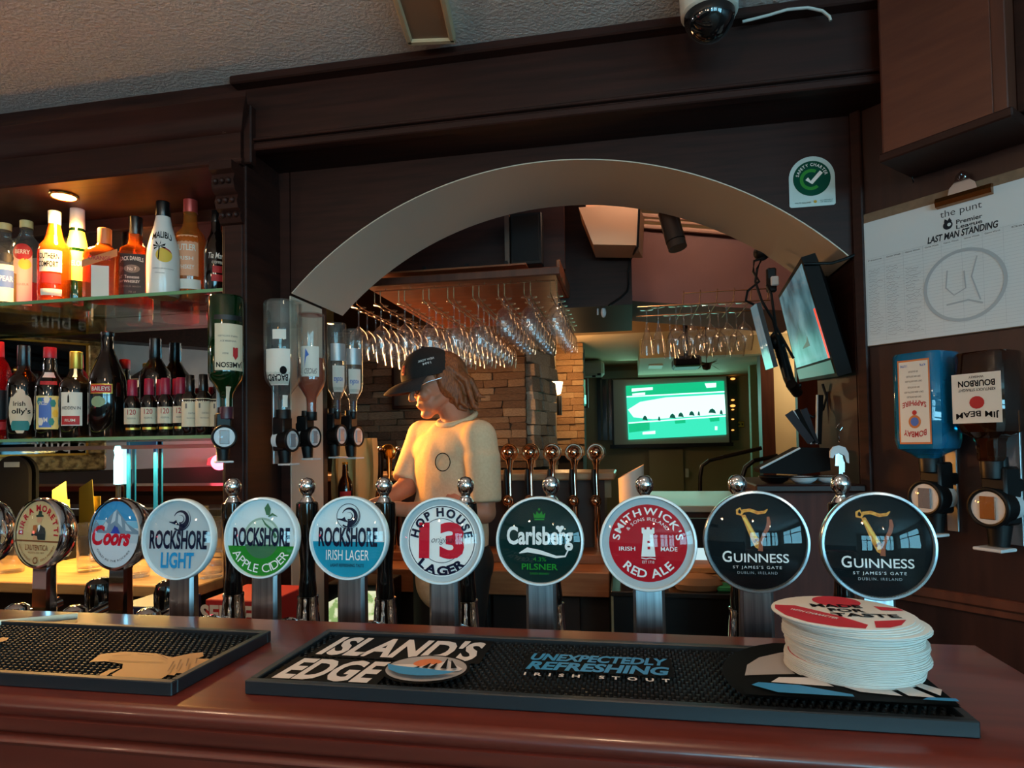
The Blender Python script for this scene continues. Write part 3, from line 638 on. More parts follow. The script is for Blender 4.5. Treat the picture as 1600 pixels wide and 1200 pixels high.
# warm strip light under the lower shelf, over the back counter
st = thing('strip_light', 'warm strip light under the lower glass shelf', 'strip light', (-2.2, 1.89, 1.31))
obj('housing', G().bb((-3.3, 1.885, 1.303), (-1.2, 1.904, 1.316)), mat('aluminium', (170, 170, 170), .3, 1), st, 0, True)
l = lamp('counter_strip', 'AREA', (-1.58, 1.86, 1.295), 13, (1, .60, .17), 1.0, (-1.55, 1.72, 0)); l.data.shape = 'RECTANGLE'; l.data.size = .8; l.data.size_y = .02

# ------------------------------------------------------------------- bottles
DKG = mat('dark_bottle_glass', (14, 10, 8), .05, coat=.6); GRG = clear('green_bottle_glass', (60, 150, 60), base=.06, edge=.6, power=3, body=.15, bodyrgb=(20, 70, 24))
AMB = clear('amber_spirit', (226, 122, 36), base=.05, edge=.5, power=3.2, body=.30, bodyrgb=(196, 92, 26)); AMB2 = clear('golden_spirit', (240, 170, 80), base=.05, edge=.5, power=3.2, body=.28, bodyrgb=(216, 140, 62))
CLR = clear('bottle_glass', (240, 244, 242), base=.05, edge=.6, power=3.0, body=.04); REDL = clear('red_liqueur', (220, 40, 40), base=.04, edge=.3, power=3, body=.3, bodyrgb=(190, 24, 30)); YLWL = clear('olive_liqueur', (190, 170, 50), base=.04, edge=.3, power=3, body=.3, bodyrgb=(150, 140, 40))
LABW = mat('label_white', (228, 222, 210), .6); LABC = mat('label_cream', (222, 206, 176), .6); GREYINK = mat('label_ink_grey', (120, 112, 104), .6); LRED = mat('label_red', (180, 36, 40), .6); LYEL = mat('label_yellow', (232, 190, 70), .6); LBLUE = mat('label_blue', (70, 110, 190), .6); LTEAL = mat('label_teal', (40, 130, 130), .6); LGOLD = mat('foil_gold', (206, 160, 60), .3, .6); LBLK = mat('label_black', (20, 20, 22), .5)
class Bottle:
    def __init__(s, name, label, prof, H, R, glass, cap=None, capm=None, loc=(0, 0, 0), yaw=None, group=None, sq=0.0, seg=24, invert=False):
        if yaw is None: yaw = math.atan2(loc[1], loc[0]) - math.pi/2
        s.t = thing(name, label, 'bottle', loc, (0, math.pi if invert else 0, yaw), group)
        s.pr = [(r*R, z*H) for r, z in prof]; s.H = H; s.R = R; s.sq = sq
        body = s.pr
        if cap is not None:
            body = [(r, z) for r, z in s.pr if z < cap*H-1e-9]+[(s.r(cap*H), cap*H)]
            rc = s.r(cap*H); top = s.pr[-1][1]; rt = max(s.r(top*.985), rc*.92)
            s.part('cap', G().lathe([(rc*1.06, cap*H), (rc*1.08, cap*H+.001), (rt*1.08, top-.0015), (rt*1.0, top)], 18), capm)
        s.part('glass_body', G().lathe([(s.pr[0][0]*.3, .002)]+body, seg, None, True, sq), glass)
    def part(s, name, g, m): return obj(name, g, m, s.t, 40)
    def r(s, z):
        zs = [p[1] for p in s.pr]; rs = [p[0] for p in s.pr]; return float(np.interp(z, zs, rs))
    def pt(s, u, z, eps):
        if s.sq: return (u, -s.R-eps, z)
        r = s.r(z)+eps; return (r*math.sin(u/s.R), -r*math.cos(u/s.R), z)
    def label(s, u0, u1, z0, z1, m, eps=.0004, name='paper_label', round_=0.0):
        u0, u1, z0, z1 = u0*s.R, u1*s.R, z0*s.H, z1*s.H; nu, nz = 12, 5; rows = []
        for j in range(nz+1):
            z = z0+(z1-z0)*j/nz; k = 1.0
            if round_: q = abs(2*j/nz-1); k = math.sqrt(max(0.02, 1-q*q*round_))
            c = (u0+u1)/2; rows.append([Vector(s.pt(c+(u0+(u1-u0)*i/nu-c)*k, z, eps)) for i in range(nu+1)])
        return s.part(name, G().quadstrip(rows), m)
    def txt(s, t, u, z, w, h, m, eps=.0009, bold=.01, shear=0, curve=0.0):
        V, F = fit(t, 0, 0, w*s.R, h*s.H, bold, shear); g = G()
        g.add([s.pt(x+u*s.R, y+z*s.H+curve*s.H*(1-(x/(w*s.R*.5))**2), eps) for x, y in V], F); return obj('lettering', g, m, s.t, 0)
    def shape(s, pts, m, eps=.0008, name='label_print'):
        n = len(pts); cx = sum(p[0] for p in pts)/n; cz = sum(p[1] for p in pts)/n; g = G(); V = []; F = []
        for k in (1, .7, .4, .02): V += [s.pt((cx+(x-cx)*k)*s.R, (cz+(z-cz)*k)*s.H, eps) for x, z in pts]
        for i in range(3): F += [(i*n+j, i*n+(j+1) % n, (i+1)*n+(j+1) % n, (i+1)*n+j) for j in range(n)]
        F.append(tuple(3*n+j for j in range(n))); g.add(V, F); return obj(name, g, m, s.t, 0)
    def fill(s, z1, m):
        pr = [(r*.93, z) for r, z in s.pr if z < z1*s.H]; pr.append((s.r(z1*s.H)*.93, z1*s.H)); pr[0] = (pr[0][0], .004)
        return s.part('liquid', G().lathe([(pr[0][0]*.3, .003)]+pr, 20, None, True, s.sq), m)
def place(px, ytop, zb, Y, w):
    p = at(px, 600, Y); b = Vector((p.x, Y, zb)); H = at(px, ytop, Y).z-zb; return b, H, w/2*mpp(b)
WINE = [(.9, 0), (1, .015), (1, .60), (.93, .66), (.6, .73), (.38, .79), (.34, .85), (.36, .97), (.34, 1)]
ROUND = [(.92, 0), (1, .02), (1, .56), (.94, .63), (.72, .68), (.42, .73), (.36, .80), (.36, 1)]
TALL = [(.92, 0), (1, .015), (1, .64), (.95, .71), (.75, .78), (.48, .83), (.40, .87), (.40, 1)]
Y1 = 1.76; GR1 = 'spirit bottles on the upper shelf'; z1 = ZS1+.0005
def up(px, yt, w, label, prof, glass, cap, capm, dy=0, **k):
    b, H, R = place(px, yt, z1, Y1+dy, w); return Bottle('spirit_bottle', label, prof, H, R, glass, cap, capm, b, group=GR1, **k)
CRM = mat('cap_cream', (226, 206, 140), .5); WCAP = mat('cap_white', (236, 226, 210), .4); BCAP = mat('cap_black', (18, 16, 16), .25); OCAP = mat('cap_orange', (206, 120, 60), .45)
B = up(6, 350, 42, 'clear bottle with olive liqueur and blue label, far left of upper shelf', TALL, CLR, .92, CRM); B.fill(.42, YLWL); B.label(-.6, .55, .08, .5, LABW); B.label(-.6, .55, .24, .44, LBLUE, .0006); B.txt('PEAR', .1, .34, .8, .06, WHITE); B.shape([(.1+.45*math.cos(a), .58+.055*math.sin(a)) for a in np.linspace(0, 6.28, 20)], LBLK)
B = up(40, 346, 42, 'clear bottle with red liqueur and cream cap', TALL, CLR, .92, CRM, dy=0.05); B.fill(.32, REDL); B.label(-.85, .35, .06, .62, mat('label_pink', (226, 176, 170), .6)); B.shape([(-.25+.62*math.cos(a), .63+.09*math.sin(a)) for a in np.linspace(0, 6.28, 20)], LRED); B.txt('BERRY', -.25, .63, .9, .045, LABW, .0012); B.shape([(-.1+.4*math.cos(a), .5+.06*math.sin(a)) for a in np.linspace(0, 6.28, 16)], LYEL); B.txt('LIQUEUR', -.25, .28, .8, .03, GREYINK)
B = up(84, 331, 44, 'amber whiskey liqueur bottle with white square label and white cap', [(.9, 0), (1, .02), (.96, .06), (1, .1), (1, .55), (.9, .62), (.62, .68), (.50, .74), (.44, .80), (.36, .86), (.38, 1)], AMB, .86, WCAP, dy=-0.035); B.label(-1.0, .45, .32, .55, LABW); B.txt('SOUTHERN', -.4, .485, 1.35, .06, INK, bold=.02); B.txt('COMFORT', -.4, .40, 1.25, .06, INK, bold=.02); B.label(-.9, .45, .07, .14, LABW); B.label(-.8, .4, .20, .30, LRED)
B = up(120, 317, 42, 'green bottle with yellow label, standing under the downlight', [(.86, 0), (.92, .03), (1, .12), (1, .38), (.9, .48), (.66, .62), (.48, .74), (.42, .84), (.40, 1)], GRG, .75, WCAP, dy=0.035); B.label(-1.25, 1.25, .24, .52, LYEL, .0006); B.label(-1.1, 1.1, .55, .72, LYEL, .0006); B.label(-1.0, 1.0, .75, .8, LABW); B.txt('MELON', -.1, .40, 1.1, .05, LABC)
B = up(163, 358, 50, 'square amber orange-liqueur bottle with orange cap', [(.92, 0), (1, .02), (1, .60), (.85, .68), (.45, .74), (.36, .78), (.36, 1)], AMB, .78, OCAP, sq=.5, yaw=rad(28), dy=-0.03); B.label(-.45, .5, .02, .44, LABW); B.shape([(-.95, .40), (.95, .58), (.95, .68), (-.95, .50)], OCAP, .0007); B.txt('ORANGE', 0, .54, 1.2, .055, LRED, .0012, rot if False else .02)
B = up(212, 340, 40, 'square whiskey bottle with black label and black cap', [(.94, 0), (1, .02), (1, .56), (.9, .63), (.48, .68), (.40, .74), (.42, .78), (.40, .82), (.46, .83), (.46, 1)], AMB, .80, BCAP, sq=.55, yaw=rad(26), dy=0.05)
B.label(-.92, .92, .09, .55, LBLK); B.txt('JACK DANIELS', 0, .475, 1.6, .06, LABW, bold=.02, curve=.02); B.shape([(.55*math.cos(a), .385+.045*math.sin(a)) for a in np.linspace(0, 6.28, 24)], GREYINK, .0006); B.txt('No 7', 0, .385, .6, .04, LABW, .001); B.txt('Tennessee', 0, .295, 1.0, .035, LABW); B.txt('WHISKEY', 0, .245, 1.1, .03, LABW, bold=.02); B.txt('SOUR MASH', 0, .19, 1.2, .02, GREYINK); B.txt('70 cl', 0, .13, .5, .02, GREYINK)
MAL = mat('white_opaque_glass', (236, 228, 220), .25, coat=.3)
B = up(255, 316, 47, 'white opaque coconut rum bottle with palm tree print', [(.92, 0), (1, .03), (1, .40), (.95, .50), (.78, .62), (.56, .74), (.44, .84), (.36, .88), (.36, 1)], MAL, .84, BCAP, dy=-0.03)
B.txt('MALIBU', -.1, .60, 1.45, .075, INK, bold=.02, curve=.025); B.shape([(.05+.5*math.cos(a), .41+.075*math.sin(a)) for a in np.linspace(0, 6.28, 24)], LYEL, .0006); B.shape([(.05+.5*math.cos(a), .41+.075*math.sin(a)) for a in np.linspace(.3, 1.9, 14)], LRED, .0009)
B.shape([(-.32, .36), (-.26, .36), (-.2, .5), (-.27, .5)], INK, .0011)
for a in (20, 75, 130, 175, 215, -20): B.shape([(-.24, .5), (-.24+.42*math.cos(rad(a)), .5+.06*math.sin(rad(a))+.012), (-.24+.36*math.cos(rad(a)), .5+.045*math.sin(rad(a))-.012)], INK, .0012)
B.txt('CARIBBEAN RUM WITH COCONUT', 0, .27, 1.3, .012, GREYINK); B.txt('ORIGINAL', -.2, .225, .6, .010, GREYINK)
B = up(298, 307, 50, 'tall amber whiskey bottle with faded peach label, red-topped neck', [(.92, 0), (1, .02), (1, .46), (.96, .56), (.78, .64), (.48, .70), (.40, .76), (.38, 1)], AMB2, .84, mat('cap_red_silver', (176, 70, 66), .35, .3), dy=0.05); B.label(-1.0, .45, .22, .60, mat('label_peach', (230, 160, 120), .6)); B.txt('BUTLER', -.3, .48, 1.2, .06, LABW, bold=.02); B.txt('IRISH', -.3, .38, .9, .035, LABW); B.txt('WHISKEY', -.3, .30, 1.0, .04, LABW); B.label(-.9, .6, .10, .19, LABW); B.fill(.55, AMB2)
B = up(338, 330, 34, 'dark brown coffee liqueur bottle with white script, by the pilaster', [(.92, 0), (1, .02), (1, .50), (.85, .62), (.5, .72), (.4, .8), (.38, 1)], DKG, .86, BCAP, dy=-.02); B.txt('Tia Maria', .1, .44, 1.5, .07, LABW, shear=.3); B.label(-.4, .6, .14, .22, LRED); B.label(-.3, .5, .24, .32, LRED); B.txt('COFFEE', .1, .36, .9, .03, LABW)
# lower shelf
GR2 = 'bottles on the lower shelf'; z2 = ZS2+.0005; Y2 = 1.75
def lo(px, yt, w, label, prof, glass, cap, capm, dy=0, name='liqueur_bottle', group=GR2, **k):
    b, H, R = place(px, yt, z2, Y2+dy, w); return Bottle(name, label, prof, H, R, glass, cap, capm, b, group=group, **k)
RCAP = mat('cap_red', (196, 36, 48), .4); MCAP = mat('cap_crimson', (150, 26, 56), .4)
B = lo(-4, 534, 36, 'red-capped bottle cut off by the left picture edge, lower shelf', TALL, REDL, .84, RCAP); B.label(-.8, .8, .2, .5, LBLK); B.label(-.8, .8, .1, .18, LRED)
B = lo(37, 540, 44, 'dark cream liqueur bottle with oval cream and teal label', ROUND, DKG, .78, BCAP); B.label(-.95, .55, .06, .52, LABC, round_=.95); B.label(-.75, .35, .09, .19, LTEAL, .0007, round_=.3); B.txt('Irish', -.25, .37, .7, .05, INK); B.txt("olly's", -.15, .285, 1.1, .075, INK, bold=.02)
B = lo(78, 543, 40, 'dark bottle with red cap and colourful patterned label', [(.92, 0), (1, .02), (1, .55), (.9, .63), (.55, .70), (.45, .76), (.48, .8), (.42, .84), (.40, 1)], DKG, .88, RCAP); B.label(-1.0, .6, .10, .46, mat('label_pale_yellow', (226, 206, 130), .6)); 
for i, (u, z, m) in enumerate(((-.7, .4, LTEAL), (-.3, .3, LBLUE), (.2, .38, LTEAL), (-.6, .18, LABW), (.1, .18, LTEAL), (.35, .27, LYEL), (-.2, .42, LABW))): B.shape([(u+.2*math.cos(a), z+.045*math.sin(a)) for a in np.linspace(0, 6.28, 7)[:6]], m, .0008)
B.label(-.75, .1, .12, .44, LBLUE, .0006); B.txt('SPICED', -.45, .38, .6, .04, LABW, .0012); B.txt('RUM', -.45, .2, .6, .05, LABW, .0012); B.label(-.7, .5, .66, .72, LABW); B.label(-.7, .5, .58, .62, LRED)
B = lo(119, 550, 46, 'dark rum bottle with gold foil neck and white and red label', ROUND, DKG, .80, LGOLD); B.label(-.95, .35, .14, .52, LABW); B.label(-.9, .2, .15, .25, LRED, .0007); B.txt('HIDDEN IN', -.3, .34, 1.1, .035, INK); B.shape([(-.5, .40), (-.38, .40), (-.4, .47), (-.44, .5), (-.49, .47)], INK); B.txt('RUM', -.35, .20, .6, .03, LABW, .0012); B.label(-.35, .1, .70, .82, LABW, .0008)
B = lo(168, 519, 53, 'tall black cream liqueur bottle with pennant label', [(.94, 0), (1, .015), (1, .46), (.97, .54), (.85, .62), (.60, .72), (.42, .79), (.34, .84), (.34, .97), (.33, 1)], DKG, .96, BCAP); B.label(-.95, .25, .405, .495, LGOLD, .0006); B.label(-.92, .20, .413, .487, LRED, .0010); B.txt('BAILEYS', -.36, .45, .95, .040, LABW, .0016, bold=.02); B.label(-.9, -.1, .28, .38, mat('label_scene', (150, 170, 130), .6), round_=.9)
B = lo(243, 529, 46, 'tall dark wine bottle behind the small red-capped bottles', WINE, DKG, .8, BCAP, dy=.108)
GR3 = 'small red-capped wine bottles'; GR4 = 'small black-capped wine bottles'
MINI = [(.92, 0), (1, .03), (1, .58), (.85, .66), (.55, .71), (.48, .76), (.50, 1)]
reds = [(207, 594, 0, 'leftmost small wine bottle with crimson cap, beside the tall black bottle'), (233, 592, 0, 'second small crimson-capped wine bottle from the left'), (252, 593, .05, 'small crimson-capped wine bottle half hidden in the back row, left'), (259, 591, 0, 'third small crimson-capped wine bottle in the front row'), (277, 592, .05, 'small crimson-capped wine bottle half hidden in the back row, right'), (283, 590, .0, 'fourth small crimson-capped wine bottle, next to the black-capped ones')]
for px, yt, dy, lab in reds:
    B = lo(px, yt, 25, lab, MINI, DKG, .72, MCAP, dy=dy, name='mini_wine_bottle', group=GR3); B.label(-1.1, 1.1, .22, .50, LABC); B.txt('120', -.1, .43, .9, .09, LRED, bold=.01); B.txt('RESERVA', -.1, .32, .9, .03, GREYINK); B.label(-.8, .8, .12, .16, LGOLD)
for px, yt, dy, lab in ((297, 586, -.045, 'leftmost small wine bottle with black cap and tall cream label'), (318, 585, -.045, 'middle small wine bottle with black cap and tall cream label'), (341, 587, -.03, 'small black-capped wine bottle half behind the hanging green bottle')):
    B = lo(px, yt, 25, lab, MINI, DKG, .72, BCAP, dy=dy, name='mini_wine_bottle', group=GR4); B.label(-1.2, 1.2, .14, .60, LABC); B.shape([(-.55, .44), (-.35, .44), (-.35, .52), (-.55, .52)], GREYINK); B.txt('CHATEAU', .2, .36, .8, .03, GREYINK); B.txt('VIN ROUGE', .1, .28, 1.0, .02, GREYINK)
# ------------------------------------------------------------------- optics (upside-down bottles with measures)
WHTP = mat('white_plastic', (214, 216, 218), .35)
def optic(loc, facing, s, label, rail=True, chamber=(120, 70, 36), back=.07):
    """loc: centre of the round sight glass; facing: the way the disc looks (angle of its normal in plan)"""
    yaw = facing+math.pi/2
    t = thing('spirit_measure', label, 'spirit measure', loc, (0, 0, yaw))
    Rt = Matrix.Rotation(math.pi/2, 4, 'X')
    obj('body', G().lathe([(.021*s, -.020*s), (.024*s, .0), (.024*s, .006*s)], 28, Rt).bb((-.015*s, .004*s, -.022*s), (.015*s, .034*s, .05*s), .003*s), BLACK, t, 40)
    d = obj('sight_ring', G().torus(.0225*s, .0028*s, Rt @ Matrix.Translation((0, 0, .006*s))), BLACK, t, 40)
    obj('sight_disc', G().lathe([(.0001, .0062*s), (.021*s, .0066*s), (.0215*s, .004*s)], 28, Rt), WHTP, t, 30)
    obj('chamber', G().bb((-.009*s, -.0085*s, -.014*s), (.009*s, -.0066*s, .014*s), .0006*s), mat('chamber_%d_%d_%d' % chamber, chamber, .2), t, 20)
    obj('sight_glass', G().lathe([(.0215*s, .0064*s), (.016*s, .0098*s), (.008*s, .0118*s), (.0001, .0124*s)], 24, Rt, caps=False), LENS, t, 60)
    obj('neck_socket', G().cyl((0, .016*s, .03*s), (0, .016*s, .062*s), .012*s, .0105*s, 18), BLACK, t, 40)
    obj('housing', G().lathe([(.019*s, -.034*s), (.0205*s, -.02*s), (.0205*s, -.004*s)], 24, Rt), WHTP, t, 40)
    obj('nozzle', G().cyl((0, .014*s, -.022*s), (0, .012*s, -.048*s), .014*s, .011*s, 16), BLACK, t, 40)
    obj('push_lever', G().bb((-.017*s, -.012*s, -.053*s), (.017*s, .018*s, -.049*s), .001*s), WHTP, t, 20)
    obj('arm', G().bb((-.010*s, .03*s, .018*s), (.010*s, back, .034*s), .002*s), BLACK, t, 20)
    if rail: obj('rail', G().bb((-.008*s, back-.004, -.05*s), (.008*s, back+.002, .12*s), .001), mat('galvanised', (168, 170, 172), .35, .8), t, 20)
    return t
def hang(loc, facing, H, R, prof, glass, label, cap=None, capm=None, sq=0.0):
    """loc: mouth of the upside-down bottle"""
    B = Bottle('optic_bottle', label, prof, H, R, glass, cap, capm, (loc[0], loc[1], loc[2]+H), yaw=facing+math.pi/2, group='upside-down bottles in spirit measures', sq=sq, invert=True)
    return B
GLJ = clear('green_glass_dark', (30, 120, 50), base=.06, edge=.6, power=3, body=.35, bodyrgb=(12, 62, 28))
OPT = [(.93, 0), (1, .02), (1, .62), (.92, .68), (.62, .74), (.40, .79), (.36, .84), (.36, 1)]
def cam_face(p): return math.atan2(-p[1], -p[0])
# on the pilaster
p = at(350, 683, 1.545); optic(p, cam_face(p)+.12, 1.30, 'spirit measure with brown chamber on the pilaster, under the green bottle', back=.075)
k = mpp(p); m = at(354, 655, 1.560); B = hang(m, cam_face(m)+.1, (655-463)*mpp(m), 53/2*mpp(m), OPT, GLJ, 'upside-down green whiskey bottle with cream label on the pilaster', .90, mat('foil_purple', (70, 30, 44), .35))
B.label(-.95, .75, .24, .615, LABC); B.txt('JAMESON', -.1, .565, 1.5, .055, INK, .0014, bold=.02); B.shape([(-.55, .43), (-.25, .43), (-.25, .5), (-.4, .53), (-.55, .5)], LRED); B.txt('IRISH', .15, .48, .3, .015, GREYINK); B.txt('WHISKEY', 0, .38, .9, .014, GREYINK); B.txt('TRIPLE DISTILLED', 0, .34, 1.1, .012, GREYINK); B.label(-.9, .8, .17, .21, LBLK); B.label(-.3, .15, .74, .98, LABC); B.fill(.30, mat('dark_spirit', (26, 14, 8), .1)) if False else None
# on the side of the archway, discs facing along the bar
SG = rad(-8)
for i, (dpx, dpy, Y, bx, by0, by1, w, glass, lab, lab2) in enumerate(((453, 688, 1.655, 438, 655, 471, 58, CLR, 'spirit measure under the large clear rum bottle', 'large upside-down clear white-rum bottle at the archway'), (488, 683, 1.74, 482, 657, 490, 43, CLR, 'spirit measure under the half-full amber rum bottle', 'upside-down bottle half full of amber rum at the archway'), (530, 680, 2.06, 524, 655, 505, 30, CLR, 'spirit measure just behind the cream jamb', 'upside-down clear vodka bottle just behind the cream jamb'), (556, 682, 2.13, 549, 655, 515, 30, CLR, 'spirit measure furthest right of the archway row', 'upside-down clear bottle furthest right of the archway row'))):
    p = at(dpx, dpy, Y); s = (1.32, 1.26, 1.5, 1.5)[i]; o = optic(p, SG, s, lab, back=.05, chamber=(150, 150, 156), rail=(i == 0))
    m = at(bx+ (5 if i < 2 else 3), by0, Y); B = hang(m, cam_face(m)+.25, (by0-by1)*mpp(m), w/2*mpp(m), OPT, glass, lab2, .92, BLACK)
    if i == 0: B.label(-.1, 1.25, .42, .72, LABW); B.txt('BACARDI', .6, .66, 1.2, .055, INK, bold=.02); B.shape([(.25+.18*math.cos(a), .60+.035*math.sin(a)) for a in np.linspace(0, 6.28, 12)], INK); B.label(.1, .8, .26, .34, LABW); B.fill(.2, CLR); B.label(-.35, .35, .80, .9, LABW)
    if i == 1: B.fill(.01, AMB); B.label(-.3, 1.0, .32, .60, LABW); B.txt('SPICED', .3, .55, .9, .05, GREYINK, shear=.3); B.shape([(.4, .40), (.6, .42), (.75, .52), (.65, .34)], LBLUE)
    if i >= 2: B.label(-.6, .7, .45, .72, LABW); B.txt('vodka', .1, .60, .9, .06, LBLUE, shear=.3); B.label(-.8, .9, .22, .40, LABW if False else mat('label_silver', (170, 176, 180), .3, .4)) ; B.label(-.4, .4, .80, .9, mat('foil_purple'))
    if i == 1:
        z0 = .42; pr = [(r*.93, z) for r, z in B.pr if z > z0*B.H]; pr = [(B.r(z0*B.H)*.93, z0*B.H)]+pr; B.part('spirit', G().lathe(pr, 22), clear('amber_rum', (216, 96, 30), base=.02, edge=.2, power=3, body=.55, bodyrgb=(190, 84, 34)))
rl = thing('optic_rail', 'galvanised rail on the dark panel beside the arch', 'rail', tuple(at(406, 700, 1.78)))
q = rl.location; obj('channel', G().bb((-.012, -.006, 0), (.012, .012, .29), .002), MATS['galvanised'], rl, 20); obj('screw', G().cyl((.0, -.012, .05), (0, -.005, .05), .006, seg=10), CHROME, rl, 30)
# things standing on the back counter
TUM = [(.72, 0), (.95, .006), (1, .03), (1.06, .5), (1.14, 1), (1.09, 1), (1.02, .5), (.94, .08), (.3, .06)]
for i, (px, yb, h, Y) in enumerate(((18, 895, 40, 1.62), (70, 890, 60, 1.80), (140, 893, 75, 1.66), (158, 885, 60, 1.82), (215, 896, 60, 1.6), (330, 895, 88, 1.62), (343, 880, 60, 1.8), (262, 884, 60, 1.78))):
    p = at(px, yb, Y); Hh = h*mpp(p)
    tag(obj('tumbler', G().lathe([(r*.032, z*Hh) for r, z in TUM], 20), GLASS, None, 50), 'clear tumbler on the back counter, %s' % ('at the left picture edge', 'behind the tan badge', 'left of the mountain badge', 'in the back row behind the mountain badge', 'between the mountain and grey badges', 'right of the pale grey badge, near the pilaster', 'in the back row beside the pilaster', 'in the back row behind the grey badge')[i], 'glass', 'tumblers on the back counter').location = (p.x, Y, ZCT+.0005)
p = at(18, 790, 1.885); cb = thing('chopping_board', 'black round-topped board with handle slot leaning on the back counter', 'board', (p.x, 1.885, ZCT))
bw = .070; ht = at(20, 712, 1.885).z-ZCT; g = G(); outl = [(-bw, 0), (-bw, ht-bw*.9)]+[(bw*math.cos(a), ht-bw*.9+bw*.9*math.sin(a)) for a in np.linspace(math.pi, 0, 16)]+[(bw, 0)]
g.prism([Vector((x, 0, z)) for x, z in outl], (0, .012, 0)); obj('board', g, mat('matt_black', (9, 9, 9), .8, spec=.2), cb, 30); obj('handle_slot', G().bb((-.032, -.0008, ht-.04), (.032, .0, ht-.022)), mat('slot_grey', (120, 132, 132), .5), cb, 0)
p = at(95, 800, 1.7); nt = thing('note_block', 'yellow paper notes standing behind the tan badge', 'paper notes', (at(95, 800, 1.85).x, 1.85, ZCT))
z0, z1_ = at(95, 800, 1.85).z-ZCT-.1, at(95, 752, 1.85).z-ZCT
obj('note', G().prism([Vector((-.035, 0, z0)), Vector((.035, 0, z0)), Vector((.018, .0, z1_)), Vector((-.035, 0, z1_-.03))], (0, .002, 0)), mat('paper_yellow', (236, 206, 96), .6), nt, 0)
obj('note', G().prism([Vector((-.01, -.01, z0-.02)), Vector((.045, -.01, z0-.02)), Vector((.043, -.01, z1_-.06)), Vector((-.01, -.01, z1_-.06))], (0, .002, 0)), MATS['paper_yellow'], nt, 0)
obj('holder', G().bb((-.05, -.03, 0), (.05, .03, z0+.005), .003), BLACK, nt, 20)
# cyan glowing tube and blue acrylic frame
p = at(185, 760, 1.888); tl = thing('light_tube', 'glowing cyan-white light tube below the lower shelf', 'lamp', (p.x, 1.888, ZCT))
za, zb_ = at(185, 758, 1.888).z-ZCT, at(185, 697, 1.888).z-ZCT
obj('tube', G().lathe([(.002, za), (.014, za+.004), (.014, zb_-.05), (.011, zb_-.03), (.014, zb_-.015), (.010, zb_)], 16), mat('cyan_glow', (0, 0, 0), .5, emit=(170, 250, 255), es=2.6), tl, 40); obj('stand', G().lathe([(.014, 0), (.014, .006), (.008, .012), (.008, za+.002)], 16), BLACK, tl, 40)
p = at(222, 790, 1.893); ac = thing('acrylic_stand', 'blue-edged clear acrylic frame standing on the back counter', 'acrylic frame', (p.x, 1.893, ZCT))
zt = at(222, 690, 1.893).z-ZCT; ACB = mat('acrylic_blue_edge', (20, 96, 160), .2, coat=.4); hw = 24*mpp(p)
for sx in (-1, 1): obj('upright', G().bb((sx*hw-.006, -.004, 0), (sx*hw+.006, .004, zt), .001), ACB, ac, 20)
obj('crossbar', G().bb((-hw, -.003, zt-.012), (hw, .003, zt), .001), ACB, ac, 20); obj('foot', G().bb((-hw-.01, -.03, 0), (hw+.01, .008, .006), .001), ACB, ac, 20)
# red carton below the counter edge and small blue label
p = at(368, 955, 1.3); rc = thing('red_carton', 'red carton with white letters behind the taps', 'carton', (p.x, 1.36, 0))
zt = at(368, 938, 1.3).z; obj('box', G().bb((-.075, -.06, 0), (.085, .1, zt), .002), LRED, rc, 20); P = Print(rc, 1, -.061); P.txt('SERVES', -.012, zt-.032, .15, .042, LABW, .04); 
p = at(215, 955, 1.3); bcx = thing('blue_carton', 'dark blue carton behind the mountain badge stem', 'carton', (p.x, 1.36, 0)); zt = at(215, 948, 1.3).z
obj('box', G().bb((-.06, -.06, 0), (.06, .08, zt), .002), mat('carton_blue', (24, 40, 84), .4), bcx, 20); obj('label_strip', G().bb((-.05, -.062, zt-.02), (-.01, -.0605, zt-.006)), LABW, bcx, 0)
# ------------------------------------------------------------------- what the mirror shows: the wall on the left of the room
def vir(px, py, off=0.0):                       # a point seen in the mirror at that pixel, on the left wall
    q = Vector(ray(px, py)); c = Vector(CAM); Ym = 1.905
    q2 = Vector((q.x, -q.y, q.z)); c2 = Vector((c.x, 2*Ym-c.y, c.z)); k = (LP0+LN*off-c2).dot(LN)/q2.dot(LN); return c2+q2*k
def lpos(P): d = Vector(P)-LP0; return d.dot(LD), P[2]
tR, zb0 = lpos(vir(165, 734)); _, zt0 = lpos(vir(160, 516)); tL = tR-1.5; fw = .11
LM = Matrix((LD, LN, Vector((0, 0, 1)))).transposed()
gf = thing('gilt_mirror', 'ornate gold-framed pub mirror with lettering, reflected behind the bottles', 'mirror', LP0+LD*((tL+tR)/2)+Vector((0, 0, zb0)))
gf.rotation_euler = LM.to_euler(); Wd = (tR-tL); Hd = zt0-zb0
GILT = noisy('gilt', (110, 88, 52), (190, 160, 104), (1, 1, 1), 26, .35, bump=.5, metal=.6, contrast=(.4, .6))
for a, b in (((-Wd/2, 0), (Wd/2, fw)), ((-Wd/2, Hd-fw), (Wd/2, Hd)), ((-Wd/2, fw), (-Wd/2+fw, Hd-fw)), ((Wd/2-fw, fw), (Wd/2, Hd-fw))): obj('frame_rail', G().bb((a[0], 0.001, a[1]), (b[0], .04, b[1]), .012), GILT, gf, 30)
obj('inner_lip', G().bb((-Wd/2+fw-.01, .01, fw-.01), (Wd/2-fw+.01, .03, fw+.012)).bb((Wd/2-fw-.012, .01, fw), (Wd/2-fw+.01, .03, Hd-fw)).bb((-Wd/2+fw-.01, .01, Hd-fw-.012), (Wd/2-fw+.01, .03, Hd-fw+.01)), LGOLD, gf, 0)
obj('glass', G().bb((-Wd/2+fw, .002, fw), (Wd/2-fw, .012, Hd-fw)), mat('dark_mirror', (70, 74, 76), .03, 1.0), gf, 0)
